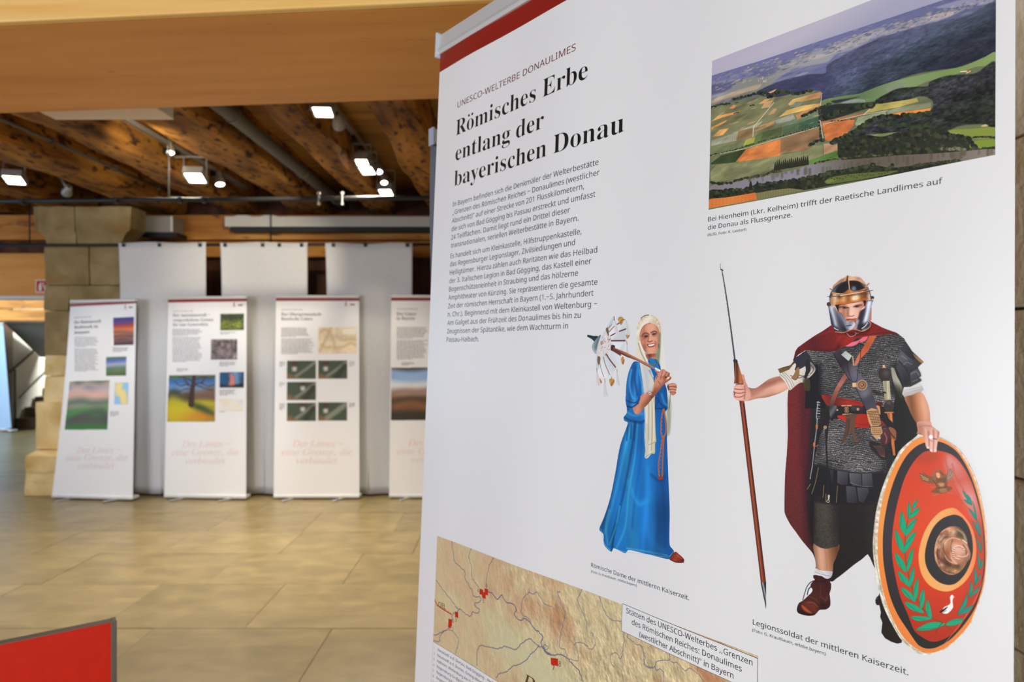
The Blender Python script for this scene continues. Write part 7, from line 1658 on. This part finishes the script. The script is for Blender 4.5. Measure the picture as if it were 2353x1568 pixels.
print_text('landscape_caption', nl((0, 0, 1.), [("Bei Hienheim (Lkr. Kelheim) trifft der Raetische Landlimes auf", 1627, 509.6, 2166, 422, .0051)]) + nl(ZE, [("die Donau als Flussgrenze.", 210, 1008, 1730, 777, .0051), ("(BLfD, Foto: K. Leidorf)", 203, 1123, 900, 1024, .0029)]), NS, M['ink_soft'], nb, res=2)
print_text('lady_caption', nl(ZC_, [("Römische Dame der mittleren Kaiserzeit.", 98, 122, 1303, 535, .0051), ("(Foto: G. Krautbauer, erlebe.bayern)", 97, 192, 660, 370, .0029)]), NS, M['ink_soft'], nb, res=2)
print_text('soldier_caption', nl(ZD, [("Legionssoldat der mittleren Kaiserzeit.", 160, 190, 2072, 818, .0053), ("(Foto: G. Krautbauer, erlebe.bayern)", 155, 275, 1055, 572, .0029)]), NS, M['ink_soft'], nb, res=2)
# title box on the map
Q = on([(482, 572), (2150, 1249), (2143, 1690), (470, 912)], ZC_)
quad_patch('map_title_box', NS, Q, M['ink_soft'], nb, .00012, 48); quad_patch('map_title_field', NS, inset(Q, .0005), M['banner_white'], nb, .00020, 48)
print_text('map_title', nl(ZC_, [("Stätten des UNESCO-Welterbes „Grenzen", 532, 690, 2082, 1340, .0062), ("des Römischen Reiches: Donaulimes", 600, 830, 1950, 1415, .0062), ("(westlicher Abschnitt)“ in Bayern", 692, 980, 1848, 1500, .0062)]), NS, M['ink_soft'], nb, font='arial', off=.00034, res=2)
# legend box bottom left of the map
q = on([(135, 312), (1500, 1158)], ZF); dq = (q[1] - q[0]); dq = dq / dq[0]; Q = np.array([q[0], q[0] + dq * .36, q[0] + dq * .36 + (0, .2), q[0] + (-.0005, .2)])
quad_patch('legend_box', NS, Q, M['ink_soft'], nb, .00012, 48); quad_patch('legend_field', NS, inset(Q, .0004), M['banner_white'], nb, .00020, 48)
LG = ["Neustadt a.d. Donau, Bad Gögging - Heilbad", "Neustadt a.d. Donau, Eining-Weinberg", "Kelheim, Weltenburg Am Galget", "Regensburg-Großprüfening", "Regensburg-Kumpfmühl", "Regensburg", "Straubing"]
leg = []
d1 = on([(235, 505), (1265, 1140)], ZF); wch = (d1[1, 0] - d1[0, 0]) / 35.0; dv = (d1[1, 1] - d1[0, 1]) / (d1[1, 0] - d1[0, 0])
for k, s in enumerate(LG):
    a = on([(235 - 5 * k, 505 + 117 * k)], ZF)[0]; leg.append((s, a, (a[0] + wch * len(s), a[1] + dv * wch * len(s)), .0044))
    a = on([(158 - 5 * k, 468 + 117 * k)], ZF)[0]; leg.append((str(k + 1), a, (a[0] + (.0012 if k == 0 else .0026), a[1]), .0044))
print_text('legend_text', leg, NS, M['ink_soft'], nb, font='arial', off=.00034, res=1)
num = []
for s, x, y, h in (("6", 664, 642, .0060), ("5", 636, 790, .0060), ("4", 584, 684, .0052), ("3", 367, 975, .0060), ("2", 341, 985, .0060), ("1", 341, 1060, .0060), ("7", 1316, 1448, .0068), ("8", 1380, 1410, .0068)):
    a = on([(x, y)], M1c)[0]; num.append((s, a, (a[0] + h * (.22 if s == '1' else .62), a[1]), h))
num += nl(M1c, [("ORL", 200, 830, 275, 858, .0085)])
print_text('map_numbers', num, NS, M['ink_brown'], nb, font='arial', off=.00020, res=2)
a = on([(1200, 1576)])[0]; print_text('map_province_name', [("Raetia", a, (a[0] + .10, a[1] + .002), .0185)], NS, M['ink_brown'], nb, style='italic', off=.00020)

# ---------------------------------------------------------------- second banner close behind the large one, seen only by its edge
LT = at(995, 310, 1.75); dirv = Vector((.82, .57, 0)).normalized(); e = empty('roll_up_banner', (LT.x + dirv.x * .43, LT.y + dirv.y * .43, 0), math.atan2(dirv.y, dirv.x))
props(e, 'white banner edge in painted-on shade grey, with white end cap just behind the large banner', 'roll-up banner')
zt = LT.z
V, F = [], []; nvv = 40
for j in range(nvv + 1):
    t = j / nvv; z = zt - .012 - t * (zt - .07); px = 981.0 - 2.5 * math.sin(min(1, t * 6) * math.pi)
    for i in range(9):
        s = i / 8 * .86; V.append(((px - 986.5) / 1569 * 1.75 * (1 - i / 8) - .43 + s, -.006 * math.sin(i / 8 * 3.1), z))
for j in range(nvv):
    for i in range(8): a = j * 9 + i; F.append((a, a + 9, a + 10, a + 1))
me = bpy.data.meshes.new('printed_sheet'); me.from_pydata(V, [], F); o = link('printed_sheet', me, M['back_and_shade_grey'], e, True); sd = o.modifiers.new('s', 'SOLIDIFY'); sd.thickness = .001  # white sheet whose shade is put into the grey colour
box('top_rail', -.43, .43, -.010, .010, zt - .022, zt + .014, M['alu_matt'], e, .003); box('end_cap', -.4365, -.43, -.013, .013, zt - .028, zt + .017, M['cap_plastic'], e, .002); box('end_cap', .43, .4365, -.013, .013, zt - .028, zt + .017, M['cap_plastic'], e, .002)
box('base', -.44, .44, -.04, .15, 0.005, .075, M['alu_matt'], e, .01); tube('support_pole', [(0, .05, .07), (0, .014, zt)], .009, M['lamp_dark'], e, 8)
